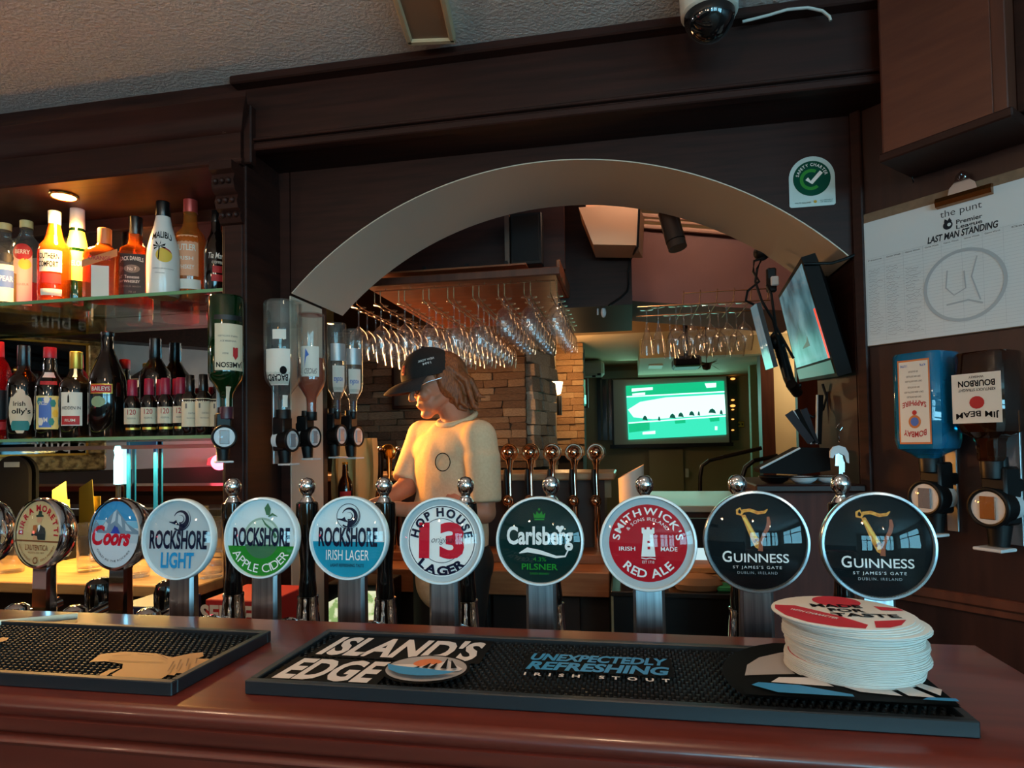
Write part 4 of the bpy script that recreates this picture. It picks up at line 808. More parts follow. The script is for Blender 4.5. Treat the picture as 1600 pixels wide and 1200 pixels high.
V, F = fit('the punt', 0, 0, .42, .13, .0); lx, lz = lpos(vir(107, 698)); lx -= (tL+tR)/2; g = G(); g.add([(x+lx, .0135, z+lz-zb0) for x, z in V*[-1, 1]], [f[::-1] for f in F]); 
obj('lettering', g, LABW, gf, 0)
# shaded wall lamp, red lamp and dark beams in the mirror
def onwall(px, py, off): return vir(px, py, off)
q = onwall(232, 590, .12); wl = thing('wall_lamp', 'dark shaded wall lamp reflected above the wine bottles', 'wall lamp', q)
obj('shade', G().lathe([(.14, -.02), (.05, .05), (.02, .06)], 24, None, False), mat('shade_dark', (60, 46, 40), .7), wl, 40); obj('bulb', G().sph((0, 0, -.05), .035), mat('bulb_warm', (255, 220, 160), .5, emit=(255, 200, 130), es=6), wl, 60); obj('arm', G().tube([(0, 0, .06), (-.04, -.04, .1), (-.09, -.076, .02), (-.09, -.076, -.1)], .008), BLACK, wl)
lamp('mirror_lamp', 'POINT', (q.x, q.y, q.z-.10), 1.5, (1, .7, .4), .03)
q = onwall(336, 722, .10); rl_ = thing('red_lamp', 'red glowing wall lamp reflected at the right of the mirror', 'wall lamp', q); obj('shade', G().lathe([(.001, .05), (.05, .03), (.06, -.02), (.001, -.03)], 20), mat('red_glow', (200, 20, 30), .5, emit=(255, 60, 70), es=2.2), rl_, 40); obj('plate', G().lathe([(.03, 0), (.03, .01)], 16, Matrix.Translation((-.07, -.06, 0)) @ LM.to_4x4() @ Matrix.Rotation(math.pi/2, 4, 'X')), BLACK, rl_)
lamp('red_lamp_light', 'POINT', tuple(q+LN*.12), 2.2, (1, .06, .1), .06)
tB, zB = lpos(vir(230, 541)); struct('trim_10', lbox(G(), tR-3.4, 3.2, .004, .16, zB, zB+.16), WOODX, 0, 'dark beam along the top of the pale wall')
for i, px in enumerate((150, 200, 330)):
    t_, z_ = lpos(vir(px, 520)); struct('trim_%d' % (11+i), lbox(G(), t_-.05, t_+.05, .16, .9, zB+.17, zB+.29), CREAMW if i != 2 else WOODX, 0, 'ceiling joist end reflected in the mirror')

# =================================================================== RIGHT SIDE
# cupboard high on the diagonal wall
a, b = dpos(atd(1377, 249, .16)), dpos(atd(1556, 192, .16))
cz = (a[2]+b[2])/2
cu = thing('wall_cupboard', 'brown wooden box cupboard high on the diagonal wall', 'cupboard', DC+DT*((a[0]+b[0])/2)+Vector((0, 0, cz)))
obj('carcass', dbox(G(), a[0], b[0]+.02, .001, .155, cz, ZC-.002, .002), WOODR, cu, 20, True)
obj('front', dbox(G(), a[0]+.006, b[0]-.004, .155, .16, cz+.016, ZC-.004, .001), noisy('red_brown_flat', (82, 40, 26), (96, 50, 33), (2, 2, 14), 3, .45), cu, 20, True)
obj('bottom_lip', dbox(G(), a[0]-.004, b[0]+.03, .001, .166, cz-.004, cz+.016, .003), WOOD, cu, 20, True)
obj('side_strip', dbox(G(), b[0]+.02, b[0]+.05, .001, .11, cz+.02, ZC-.002, .002), WOOD, cu, 20, True)
# clipboard
def dframe(px, py, off): p = atd(px, py, off); return p
cb2 = [dpos(atd(x, y, .012)) for x, y in ((1341, 335), (1600, 262), (1348, 538), (1600, 515))]
ct0 = cb2[0][0]; czb = (cb2[2][2]+cb2[3][2])/2; czt = (cb2[0][2]+cb2[1][2])/2; cw = cb2[1][0]-ct0+.08
tilt_ = math.atan2(cb2[1][2]-cb2[0][2], cb2[1][0]-cb2[0][0])
cl = thing('clipboard', 'brown clipboard with printed paper sheet on the diagonal wall', 'clipboard', DC+DT*ct0+DN*.004+Vector((0, 0, czb)))
cl.rotation_euler = (0, 0, -math.pi/4)            # local x along the wall, local -y out of it
ch = czt-czb
KRAFT = noisy('hardboard', (112, 92, 72), (124, 102, 80), (1, 1, 1), 60, .7)
obj('board', G().bb((0, -.004, 0), (cw, 0, ch), .0012), KRAFT, cl, 20)
PAP = mat('paper_sheet', (206, 214, 216), .7); INKP = mat('ink_print', (40, 44, 50), .6); INKL = mat('ink_faint', (168, 178, 184), .6); PEN = mat('ink_pen', (76, 84, 100), .6)
pm = .004; ph = ch*.93; obj('paper', G().bb((pm, -.0052, .002), (cw, -.0042, ph)), PAP, cl, 0)
def onclip(px, py): d = atd(px, py, .0095)-cl.location; return d.dot(DT), d.z
P = Print(cl, 1, -.0053, .00012)
def cbox(px0, py0, px1, py1): a_, b_ = onclip(px0, py0), onclip(px1, py1); return (a_[0]+b_[0])/2, (a_[1]+b_[1])/2, abs(b_[0]-a_[0]), abs(b_[1]-a_[1])
def ctext(t, x0, x1, yc, hpx, m=INKP, bold=.01, shear=0, slope=-.20):
    """text between two photo columns, centred on row yc, hpx tall there"""
    a_ = onclip(x0, yc-(x1-x0)/2*slope); b_ = onclip(x1, yc+(x1-x0)/2*slope); r_ = math.degrees(math.atan2(b_[1]-a_[1], b_[0]-a_[0]))
    hh = abs(onclip((x0+x1)/2, yc-hpx/2)[1]-onclip((x0+x1)/2, yc+hpx/2)[1]); P.txt(t, (a_[0]+b_[0])/2, (a_[1]+b_[1])/2, math.hypot(b_[0]-a_[0], b_[1]-a_[1]), hh, m, bold, shear)
ctext('the punt', 1469, 1534, 329, 14, bold=-.005); ctext('Premier', 1494, 1535, 342, 7, bold=.02); ctext('League', 1494, 1535, 351, 8, bold=.02); ctext('LAST MAN STANDING', 1449, 1560, 363, 11, bold=.03, shear=.2, slope=-.19)
q = onclip(1481, 352); P.disc(.010, INKP, q, name='emblem'); P.poly([(q[0]-.008, q[1]+.008), (q[0]-.006, q[1]+.016), (q[0], q[1]+.011), (q[0]+.004, q[1]+.017), (q[0]+.009, q[1]+.007)], INKP, 'emblem'); P.disc(.004, PAP, (q[0]+.003, q[1]+.001), name='emblem')
u0, u1 = onclip(1355, 400)[0], cw-.001; zt_ = onclip(1470, 386)[1]; zb_ = .012; nrow = 26
cols = [onclip(x, 450)[0] for x in (1355, 1383, 1413, 1444, 1473, 1505, 1538, 1571)]+[u1]
P.line([(u0, zt_+.012), (u1, zt_+.012)], .0004, INKL, 'table_rule')
for i in range(nrow+1): z = zt_-(zt_-zb_)*i/nrow; P.k -= 1; P.line([(u0, z), (u1, z)], .00035, INKL, 'table_rule')
for c_ in cols: P.k -= 1; P.line([(c_, zb_), (c_, zt_+.012)], .0004, INKL, 'table_rule')
for i, c_ in enumerate(cols[:-1]): P.k -= 1; P.txt('Name' if i == 0 else 'Game Week', (c_+cols[i+1])/2, zt_+.007, (cols[i+1]-c_)*.75, .0035, INKP, 0)
q = onclip(1506, 445); rr = abs(onclip(1568, 445)[0]-onclip(1442, 445)[0])/2
P.ring(rr, .0075, INKL, q, 'watermark'); P.line([(q[0]-.45*rr, q[1]-.5*rr), (q[0]+.1*rr, q[1]-.45*rr), (q[0]+.45*rr, q[1]-.6*rr)], .004, INKL, 'watermark'); P.line([(q[0]+.35*rr, q[1]+.75*rr), (q[0]+.2*rr, q[1]+.2*rr), (q[0]+.4*rr, q[1]-.5*rr)], .003, INKL, 'watermark'); P.line([(q[0]-.4*rr, q[1]+.5*rr), (q[0]-.45*rr, q[1]), (q[0]-.25*rr, q[1]-.25*rr), (q[0]+.05*rr, q[1]-.1*rr), (q[0]+.02*rr, q[1]+.4*rr)], .003, INKL, 'watermark')
rn = random.Random(3)
for c_ in range(3):
    for i in range(2 if c_ < 2 else 4, nrow-1):
        if rn.random() < .12: continue
        z = zt_-(zt_-zb_)*(i+.55)/nrow; w_ = (cols[c_+1]-cols[c_])*rn.uniform(.45, .85); x_ = cols[c_]+.004; n_ = 9; P.k -= 1
        P.line([(x_+w_*j/n_, z+rn.uniform(-.0022, .0022)) for j in range(n_+1)], .0005, PEN, 'handwriting')
# metal clip
cx_, cz_ = onclip(1507, 305); kp = mpp(atd(1507, 305, .02))
clip = obj('clip', G().ring([[Vector((cx_+sx*.056, -.006-yy, cz_-.004+zz)) for yy, zz in ((0, -.012), (.012, -.010), (.016, 0), (.012, .010), (0, .012))] for sx in (-1, 1)]), mat('bronze_clip', (150, 96, 50), .25, .9), cl, 40)
g = G(); pr = [(-.030, .002), (-.026, .020), (-.016, .030), (-.012, .046), (0, .054), (.012, .046), (.016, .030), (.026, .020), (.030, .002)]
obj('clip_lever', G().prism([Vector((cx_+x, -.012-.0, cz_+z)) for x, z in pr], (0, -.006, 0)), CHROME, cl, 40); obj('hanging_hole', G().torus(.006, .0022, Matrix.Translation((cx_, -.019, cz_+.040)) @ Matrix.Rotation(math.pi/2, 4, 'X'), 20, 6), CHROME, cl, 40)
tag(obj('wall_nail', G().tube([tuple(atd(1425, 275, .001)), tuple(atd(1425, 277, .015)), tuple(atd(1427, 285, .015))], .002, 6), BLACK, None), 'small dark hook on the wall under the cupboard', 'hook')
# optics on the diagonal wall
DF = math.atan2(DN.y, DN.x)
def wall_optic(px, py, s, lab, ch_): p = atd(px, py, .085); return p, optic(p, DF-.22, s, lab, back=.086*.98, chamber=ch_)
p, o = wall_optic(1450, 778, 1.62, 'spirit measure with clear chamber below the blue bottle', (120, 120, 126))
BLU = clear('sapphire_glass', (60, 170, 214), base=.06, edge=.5, power=3, body=.4, bodyrgb=(30, 146, 196))
m = atd(1452, 738, .075); H = (738-552)*mpp(m); SQ = [(.95, 0), (1, .02), (1, .74), (.92, .80), (.5, .85), (.36, .88), (.34, 1)]
B = hang(m, DF-.12, H, 36*mpp(m), SQ, BLU, 'upside-down square blue gin bottle on the diagonal wall', .88, BLACK, .55)
B.label(-.72, .62, .06, .76, OCAP, .0005); B.label(-.66, .56, .075, .745, LABW, .0008); B.txt('BOMBAY', -.05, .66, .95, .05, LRED, .0012, .02, curve=.02); B.txt('SAPPHIRE', -.05, .44, 1.0, .045, LRED, .0012, .02, curve=-.02); B.shape([(-.05+.26*math.cos(a), .575+.055*math.sin(a)) for a in np.linspace(0, 6.28, 24)], OCAP, .0012); B.shape([(-.05+.17*math.cos(a), .575+.036*math.sin(a)) for a in np.linspace(0, 6.28, 24)], LBLUE, .0015); B.shape([(-.05+.1*math.cos(a), .50+.02*math.sin(a)) for a in np.linspace(0, 6.28, 16)], LRED, .0012)
for z, w_ in ((.37, .6), (.33, .8), (.29, .5), (.24, .7), (.20, .6), (.16, .4)): B.txt('DRY GIN DISTILLED', -.05, z, w_, .014, GREYINK, .0012)
B.txt('47%', -.45, .11, .25, .02, LBLUE, .0012); B.txt('1 LITRE', .35, .11, .3, .02, LBLUE, .0012)
p, o = wall_optic(1549, 793, 1.72, 'spirit measure with amber chamber below the bourbon bottle', (150, 92, 44))
m = atd(1550, 748, .075); H = (748-550)*mpp(m)
BOU = clear('bourbon_glass', (190, 130, 80), base=.06, edge=.5, power=3, body=.25, bodyrgb=(70, 40, 24))
B = hang(m, DF-.15, H, 36*mpp(m), [(.93, 0), (1, .02), (1, .56), (.9, .63), (.5, .68), (.44, .72), (.44, .84), (.36, .88), (.36, 1)], BOU, 'upside-down square bourbon bottle with white label on the diagonal wall', .86, BLACK, .55)
B.label(-1.0, .95, .17, .56, LABW); B.part('side_label', G().bb((B.R, -.03, .18*B.H), (B.R+.0006, B.R*.9, .55*B.H)), LABW); B.txt('JIM BEAM', -.05, .50, 1.7, .06, INK, .0009, .02, curve=-.02); B.shape([(-.05+.3*math.cos(a), .40+.05*math.sin(a)) for a in np.linspace(0, 6.28, 14)], LRED); B.txt('BOURBON', -.05, .25, 1.45, .05, INK, bold=.03); B.txt('KENTUCKY STRAIGHT', -.05, .30, 1.45, .022, INK); B.txt('WHISKEY', -.05, .20, .6, .018, INK)
tag(obj('brass_hook', G().tube([tuple(atd(1405, 690, .001)), tuple(atd(1405, 690, .02)), tuple(atd(1406, 684, .024))], .003, 8), MATS['brass'], None), 'small brass hook left of the blue bottle', 'hook')
# round-topped sticker on the arch wall
sl = at(1234, 325, 1.797); sr = at(1306, 318, 1.797); sw = sr.x-sl.x; sh = at(1270, 244, 1.797).z-sl.z
sk = thing('sticker', 'white round-topped sticker with green tick on the dark arch wall', 'sticker', ((sl.x+sr.x)/2, 1.799, sl.z))
h_ = sw/2; zc_ = sh-h_
g = G().prism([Vector((x, 0, z)) for x, z in [(-h_, .004), (-h_+.004, 0), (h_-.004, 0), (h_, .004)]+[(h_*math.cos(a), zc_+h_*math.sin(a)) for a in np.linspace(0, math.pi, 24)]], (0, -.0012, 0)); obj('backing', g, mat('sticker_white', (190, 210, 208), .5), sk, 20)
P = Print(sk, h_, -.0013, .0002, (0, zc_-.002)); SGR = mat('print_sticker_green', (18, 74, 58), .5); SGL = mat('print_sticker_light', (56, 140, 62), .5)
P.disc(.82, SGR); P.ring(.42, .15, SGL, (-.03, -.05), a0=60, a1=310); P.line([(-.22, 0), (-.02, -.2), (.42, .28)], .17, WHITE); P.arc('SAFETY CHARTER', .58, 170, 10, .14, WHITE, .02); P.txt('FAILTE IRELAND', -.42, -1.12, .7, .06, SGR, 0); P.disc(.07, LGOLD, (.12, -1.1)); P.txt('GOVERNMENT', .6, -1.06, .55, .05, SGR, 0); P.txt('OF IRELAND', .6, -1.14, .5, .05, SGR, 0)
# dome camera and ceiling light and loose cable
p = atz(1108, 0, ZC); p = at(1108, 20, 1.45); cv = thing('dome_camera', 'white dome security camera with dark glass under the ceiling', 'security camera', (p.x, 1.45, ZC))
rr = 44*mpp(p); zq = at(1108, 22, 1.45).z-ZC
obj('housing', G().lathe([(rr*1.0, 0), (rr*1.02, zq*.6), (rr*.98, zq), (rr*.9, zq-.004), (rr*.8, zq-.004)], 32), mat('camera_white', (214, 216, 206), .35), cv, 40)
obj('dome', G().lathe([(rr*.88*math.cos(a), zq-.003-rr*.92*math.sin(a)) for a in np.linspace(0, math.pi/2-.001, 12)], 32), mat('smoked_dome', (14, 16, 18), .05, coat=.6), cv, 60)
p = atz(664, 14, ZC); cf = thing('ceiling_lamp', 'cream rectangular light fitting on the ceiling', 'ceiling light', (p.x, p.y, ZC)); cf.rotation_euler = (0, 0, rad(8))
obj('frame', G().bb((-.062, -.16, -.030), (-.046, .09, 0), .004).bb((.046, -.16, -.030), (.062, .09, 0), .004).bb((-.062, .075, -.030), (.062, .095, 0), .004).bb((-.062, -.165, -.030), (.062, -.15, 0), .004), mat('fitting_cream', (206, 186, 150), .4), cf, 30); obj('diffuser', G().bb((-.048, -.152, -.024), (.048, .08, -.012)), mat('fitting_diffuser', (150, 120, 96), .35), cf, 0)
tag(obj('loose_cable', G().tube([tuple(at(x, y, 1.6)) for x, y in ((1160, 34), (1200, 24), (1230, 15), (1262, 12), (1285, 17), (1296, 26), (1298, 32))], .0035, 8), mat('cable_white', (190, 196, 192), .5), None), 'short loose white cable hanging beside the dome camera', 'cable')
tag(obj('drawing_pin', G().lathe([(.0075, 0), (.006, -.006), (.001, -.008)], 12, Matrix.Translation(at(351, 204, 1.603)) @ Matrix.Rotation(-math.pi/2, 4, 'X')).bb(tuple(at(347, 208, 1.6)), tuple(at(354, 198, 1.602))), CHROME, None), 'scrap of silver tape on the cornice end', 'tape')
# low wall end under the television with its clutter
zl = at(1260, 757, 1.78).z; xl = at(1190, 800, 1.78).x
pt = thing('pier', 'dark red-brown wooden pier below the television', 'wooden pier', ((xl+.6)/2, 1.9, 0))
obj('body', G().bb((xl, 1.79, 0), (.588, 2.14, zl-.02), .003), noisy('pier_brown', (66, 30, 24), (82, 40, 30), (18, 18, 1.5), 2.5, .6, spec=.25), pt, 20, True); obj('ledge', G().bb((xl-.015, 1.77, zl-.02), (.588, 2.15, zl), .004), WOODX, pt, 20, True)
def ontop(px, Y): p = at(px, 740, Y); return Vector((p.x, Y, zl+.0005))
for i, (px, r, Y) in enumerate(((1210, .040, 1.83), (1255, .036, 1.82), (1295, .036, 1.83))):
    q = ontop(px, Y); b_ = thing('bowl', 'shallow %s bowl on the pier ledge, %s' % (('dark', 'white-sided', 'pale')[i], ('left of three', 'middle of three', 'right of three')[i]), 'bowl', q, group='bowls on the pier ledge')
    obj('dish', G().lathe([(r*.5, 0), (r*.85, .008), (r, .018), (r*.94, .018), (r*.8, .010), (.001, .006)], 28), (BLACKG, WHTP, WHTP)[i], b_, 40); obj('rim', G().torus(r*.98, .002, Matrix.Translation((0, 0, .018)), 28, 6), BLACK, b_, 40)
FOLD = mat('folder_black', (12, 12, 13), .7, spec=.15); FGREY = mat('folder_grey', (52, 54, 62), .6, spec=.2)
q = at(1190, 735, 1.9); e = at(1300, 690, 2.0)
mf = thing('menu_folder', 'black menu folder lying aslant over the bowls', 'folder', ontop(1250, 1.93)); 
obj('cover', G().ring([[at(1186, 733, 1.86), at(1188, 739, 1.86), at(1250, 742, 1.86), at(1298, 735, 1.86), at(1296, 700, 1.86), at(1250, 699, 1.86)], [at(1186, 733, 1.86)+Vector((0, .08, .0)), at(1188, 739, 1.86)+Vector((0, .08, 0)), at(1250, 742, 1.86)+Vector((0, .08, 0)), at(1298, 735, 1.86)+Vector((0, .08, 0)), at(1296, 700, 1.86)+Vector((0, .08, 0)), at(1250, 699, 1.86)+Vector((0, .08, 0))]]), FOLD, mf, 20, True)
obj('page_edges', G().tube([tuple(at(1188, 732, 1.858)), tuple(at(1250, 700, 1.858))], .003, 6), WHTP, mf, 30, True)
for i, (x0, y0, x1, y1, wpx, m_, lab) in enumerate(((1228, 648, 1264, 694, 12, FGREY, 'grey menu card leaning left, outermost of the fan'), (1240, 642, 1268, 694, 9, FOLD, 'black menu card second in the leaning fan'), (1252, 640, 1272, 694, 9, FGREY, 'dark menu card innermost of the leaning fan'), (1277, 617, 1276, 694, 9, FOLD, 'black menu card standing upright'), (1292, 612, 1298, 692, 12, WHTP, 'white-edged upright menu card below the television'))):
    Y = 2.0+i*.012; A, B_ = at(x0, y0, Y), at(x1, y1, Y); d = (B_-A).normalized(); n = Vector((-d.z, 0, d.x))*wpx*mpp(A)
    if n.x < 0: n = -n
    g = G().prism([A, A+n, B_+n*.8, B_], (0, .006, 0)); t = thing('menu_card', lab, 'menu card', B_, group='menu cards on the pier'); obj('card', g, m_, t, 0, True); obj('card_edge', G().prism([A-Vector((.002, .0005, 0)), A+n*.15-Vector((0, .0005, 0)), B_+n*.15-Vector((0, .0005, 0)), B_-Vector((.002, .0005, 0))], (0, .007, 0)), WHTP if i % 2 else FGREY, t, 0, True)
ky = thing('key_bunch', 'bunch of keys with white fob hanging below the television', 'keys', at(1310, 672, 1.785))
obj('hook', G().tube([tuple(at(x, y, 1.785)) for x, y in ((1311, 662), (1307, 668), (1312, 673), (1316, 668))], .002, 6), CHROME, ky, 30, True)
g = G(); arch_ = [at(x, y, 1.78) for x, y in ((1297, 715), (1297, 705), (1302, 698), (1311, 696), (1321, 699), (1326, 708), (1327, 724), (1323, 722), (1320, 712), (1312, 708), (1304, 711), (1302, 716))]; obj('fob', G().prism(arch_, (0, .006, 0)), WHTP, ky, 20, True)
for i, (x0, x1, y1) in enumerate(((1306, 1304, 728), (1311, 1310, 742), (1314, 1313, 738))): obj('key', G().prism([at(x0, 706, 1.787+i*.002), at(x0+6, 706, 1.787+i*.002), at(x1+7, y1, 1.787+i*.002), at(x1+1, y1, 1.787+i*.002)], (0, .0015, 0)), CHROME, ky, 0, True)
obj('ring', G().torus(.012, .0012, Matrix.Translation(at(1311, 685, 1.785)) @ Matrix.Rotation(1.3, 4, 'Z') @ Matrix.Rotation(math.pi/2, 4, 'X'), 20, 5), CHROME, ky, 40, True)
# television on its bracket
nt_, nb, ft, fb = at(1252, 402, 1.80), at(1309, 588, 1.80), at(1216, 462, 2.36), at(1249, 597, 2.36)
nrm = (ft-nt_).cross(nb-nt_).normalized()
if nrm.x > 0: nrm = -nrm
tv = thing('television', 'flat television tilted down beside the arch, showing blue picture', 'television', (nt_+nb)/2)
def bil(u, v): return (nt_*(1-u)+ft*u)*(1-v)+(nb*(1-u)+fb*u)*v
obj('case', G().ring([[bil(0, 0), bil(1, 0), bil(1, 1), bil(0, 1)], [q_-nrm*.035 for q_ in (bil(0, 0), bil(1, 0), bil(1, 1), bil(0, 1))], [q_-nrm*.06 for q_ in (bil(.15, .2), bil(.85, .2), bil(.85, .8), bil(.15, .8))]]), mat('tv_case_black', (7, 7, 8), .6, spec=.15), tv, 20, True)
SCR = noisy('tv_picture', (0, 0, 0), (0, 0, 0), (1, 1, 1), 9, .2); nt2 = SCR.node_tree; b2 = nt2.nodes['Principled BSDF']; rp = [n for n in nt2.nodes if n.type == 'VALTORGB'][0]
rp.color_ramp.elements[0].color = (.02, .10, .14, 1); rp.color_ramp.elements[1].color = (.18, .42, .5, 1); nt2.links.new(rp.outputs[0], b2.inputs['Emission Color']); b2.inputs['Emission Strength'].default_value = .4; nt2.links.remove(b2.inputs['Base Color'].links[0]); b2.inputs['Base Color'].default_value = (.01, .01, .01, 1)
obj('screen', G().ring([[q_+nrm*.001 for q_ in (bil(.03, .04), bil(.97, .04), bil(.97, .84), bil(.03, .84))], [q_+nrm*.0005 for q_ in (bil(.03, .04), bil(.97, .04), bil(.97, .84), bil(.03, .84))]]), SCR, tv, 0, True)
obj('caption_bar', G().ring([[q_+nrm*.0015 for q_ in (bil(.03, .86), bil(.97, .86), bil(.97, .97), bil(.03, .97))], [q_+nrm*.0005 for q_ in (bil(.03, .86), bil(.97, .86), bil(.97, .97), bil(.03, .97))]]), mat('tv_caption', (10, 14, 12), .3, emit=(60, 80, 60), es=.25), tv, 0, True)
obj('red_stripe', G().ring([[q_+nrm*.0022 for q_ in (bil(.035, .42), bil(.06, .42), bil(.06, .84), bil(.035, .84))], [q_+nrm*.001 for q_ in (bil(.035, .42), bil(.06, .42), bil(.06, .84), bil(.035, .84))]]), mat('tv_red', (10, 0, 0), .3, emit=(255, 60, 30), es=1.2), tv, 0, True)
obj('picture_inset', G().ring([[q_+nrm*.002 for q_ in (bil(.4, .48), bil(.6, .48), bil(.6, .68), bil(.4, .68))], [q_+nrm*.001 for q_ in (bil(.4, .48), bil(.6, .48), bil(.6, .68), bil(.4, .68))]]), mat('tv_dark', (8, 12, 16), .3, emit=(30, 50, 60), es=.4), tv, 0, True)
obj('bracket', G().tube([tuple(bil(.5, .5)-nrm*.055), (.575, 2.0, bil(.5, .5).z+.1), (.585, 2.0, bil(.5, .5).z+.14)], .014, 10), BLACK, tv, 30, True)
# thin second monitor seen edge-on
a_, b_, c_, d_ = at(1182, 474, 1.98), at(1209, 574, 1.98), at(1173, 481, 2.25), at(1197, 578, 2.25)
mo = thing('till_monitor', 'thin monitor seen almost edge-on left of the television', 'monitor', (b_+d_)/2); nn = (c_-a_).cross(b_-a_).normalized(); nn = -nn if nn.x > 0 else nn
obj('panel', G().ring([[a_, c_, d_, b_], [q_-nn*.012 for q_ in (a_, c_, d_, b_)]]), BLACK, mo, 0, True); obj('screen', G().ring([[q_+nn*.0012 for q_ in (a_, c_, d_, b_)], [q_+nn*.0004 for q_ in (a_, c_, d_, b_)]]), mat('monitor_glow', (20, 30, 34), .1, emit=(150, 190, 205), es=.22), mo, 0, True)
obj('stand_arm', G().tube([tuple(at(x, y, 2.1)) for x, y in ((1204, 525), (1213, 530), (1219, 545), (1232, 590), (1238, 604), (1250, 606))], .016, 10), BLACK, mo, 30, True); obj('joint', G().sph(at(1213, 534, 2.08), .024, 14, 8), BLACK, mo, 50, True); obj('clamp', G().cyl(at(1236, 600, 2.06), at(1246, 614, 2.1), .016, seg=12), BLACK, mo, 40, True)
for i, pts in enumerate((((1190, 405), (1183, 420), (1180, 440), (1190, 470), (1208, 500), (1222, 560), (1228, 590)), ((1195, 402), (1178, 408), (1177, 425), (1186, 440), (1168, 455), (1165, 470), (1178, 476)), ((1198, 445), (1205, 460), (1212, 510), (1240, 560)), ((1285, 600), (1291, 620), (1286, 640), (1270, 652), (1258, 644)))):
    tag(obj('cable', G().tube([tuple(at(x, y, 2.05)) for x, y in pts], .0042, 6), BLACK, None), 'thin black cable %s' % ('looping down beside the monitor arm', 'curling from the arch to the monitor', 'hanging straight between monitor and television', 'drooping below the television')[i], 'cable', 'black cables by the television')
tag(obj('camera_mount', G().sph(at(1190, 395, 2.17), .026, 14, 10).cyl(at(1190, 395, 2.17), at(1196, 386, 2.17), .016, seg=12), BLACK, None, 50), 'small black speaker ball on the underside of the arch', 'speaker')
jb = thing('adapter_box', 'black adapter box with white plug under the arch', 'adapter', at(1205, 440, 2.1)); obj('case', G().bb(tuple(at(1199, 456, 2.12)), tuple(at(1211, 420, 2.14)), .004), BLACK, jb, 20, True); obj('plug', G().bb(tuple(at(1205, 446, 2.09)), tuple(at(1216, 432, 2.1)), .003), WHTP, jb, 20, True)
tag(obj('conduit', G().tube([tuple(at(x, y, 1.79)) for x, y in ((1256, 412), (1300, 411), (1322, 404), (1340, 396))], .004, 8), BLACK, None), 'thin dark conduit from the television to the corner', 'conduit')

# =================================================================== ROOM BEYOND THE ARCH
CRM2 = mat('inner_ceiling_cream', (214, 186, 150), .8)
OLIVE = noisy('far_wall_paint', (150, 142, 112), (158, 150, 120), (1, 1, 1), 2, .8)
struct('ceiling_inner', G().bb((-4.2, 2.14, 2.52), (4.6, 8.4, 2.62)), CRM2, 0)
struct('wall_far', G().bb((-4.2, 8.0, 0), (4.6, 8.1, 2.6)), OLIVE, 0)
struct('wall_inner_left', G().bb((-4.2, 2.0, 0), (-4.1, 8.1, 2.6)), OLIVE, 0)
struct('wall_inner_right', G().bb((4.5, 1.9, 0), (4.6, 8.1, 2.6)), OLIVE, 0)
struct('wall_inner_near', G().bb((.62, 1.9, 0), (4.6, 2.0, 2.6)).bb((-4.2, 2.002, 0), (-1.02, 2.04, 2.6)), WOOD, 0)
# ---- stone walls: every stone is a piece of its own
STN = [noisy('stone_%d' % i, c1, c2, (1, 1, 1), 9, .85, bump=.5) for i, (c1, c2) in enumerate((((104, 80, 60), (132, 104, 80)), ((122, 98, 74), (150, 122, 94)), ((90, 70, 54), (116, 90, 68)), ((136, 114, 90), (162, 138, 110))))]
STP = [noisy('warm_stone_%d' % i, c1, c2, (1, 1, 1), 9, .85, bump=.5) for i, (c1, c2) in enumerate((((170, 128, 88), (196, 152, 108)), ((150, 108, 72), (178, 134, 92)), ((186, 146, 104), (206, 166, 122))))]
STC = [noisy('lit_stone_%d' % i, c1, c2, (1, 1, 1), 9, .85, bump=.5) for i, (c1, c2) in enumerate((((168, 152, 130), (190, 174, 150)), ((146, 128, 108), (170, 152, 130)), ((184, 170, 148), (202, 190, 168))))]  # daylight on the corner face is put into this lighter stone colour
rs = random.Random(11); SMESH = []
for mset in (STN, STP, STC):
    row = []
    for m_ in mset:
        for v_ in range(3):
            bm = bmesh.new(); bmesh.ops.create_cube(bm, size=1)
            for v in bm.verts: v.co += Vector((rs.uniform(-.03, .03), rs.uniform(-.12, .12), rs.uniform(-.07, .07)))
            bmesh.ops.bevel(bm, geom=bm.edges[:], offset=.05, segments=1, affect='EDGES'); me = bpy.data.meshes.new('stone'); bm.to_mesh(me); bm.free(); me.materials.append(m_); row.append(me)
    SMESH.append(row)
def stone_face(parent, p0, p1, z0, z1, hr, lr, mi, depth=.06):
    """courses of stones on the vertical face from p0 to p1 (plan points)"""
    p0, p1 = Vector(p0), Vector(p1); d = (p1-p0); L = d.length; d.normalize(); ang = math.atan2(d.y, d.x); z = z0; n = 0
    while z < z1-.01:
        h = min(rs.uniform(*hr), z1-z); x = 0
        while x < L-.005:
            l = min(rs.uniform(*lr), L-x); l = L-x if L-x-l < lr[0]*.5 else l
            o = bpy.data.objects.new('stone', rs.choice(SMESH[mi])); COL.objects.link(o); o.parent = parent
            o.location = (p0.x+d.x*(x+l/2)+math.sin(ang)*rs.uniform(-.012, .012), p0.y+d.y*(x+l/2)-math.cos(ang)*rs.uniform(-.012, .012), z+h/2); o.rotation_euler = (0, 0, ang); o.scale = (l*.985, depth, h*.96); x += l; n += 1
        z += h
    return n
YS = 4.0
sa, sb = at(520, 600, YS), at(822, 600, YS); sc_ = at(860, 600, 4.45)
zlo = at(700, 720, YS).z
core = struct('wall_stone', G().ring([[Vector((sa.x, YS+.02, z)), Vector((sb.x-.01, YS+.02, z)), Vector((sc_.x-.02, 4.45, z)), Vector((sa.x, 4.45, z))] for z in (0, 2.52)]), mat('mortar', (58, 46, 38), .9), 0, 'stone-clad wall behind the bartender')
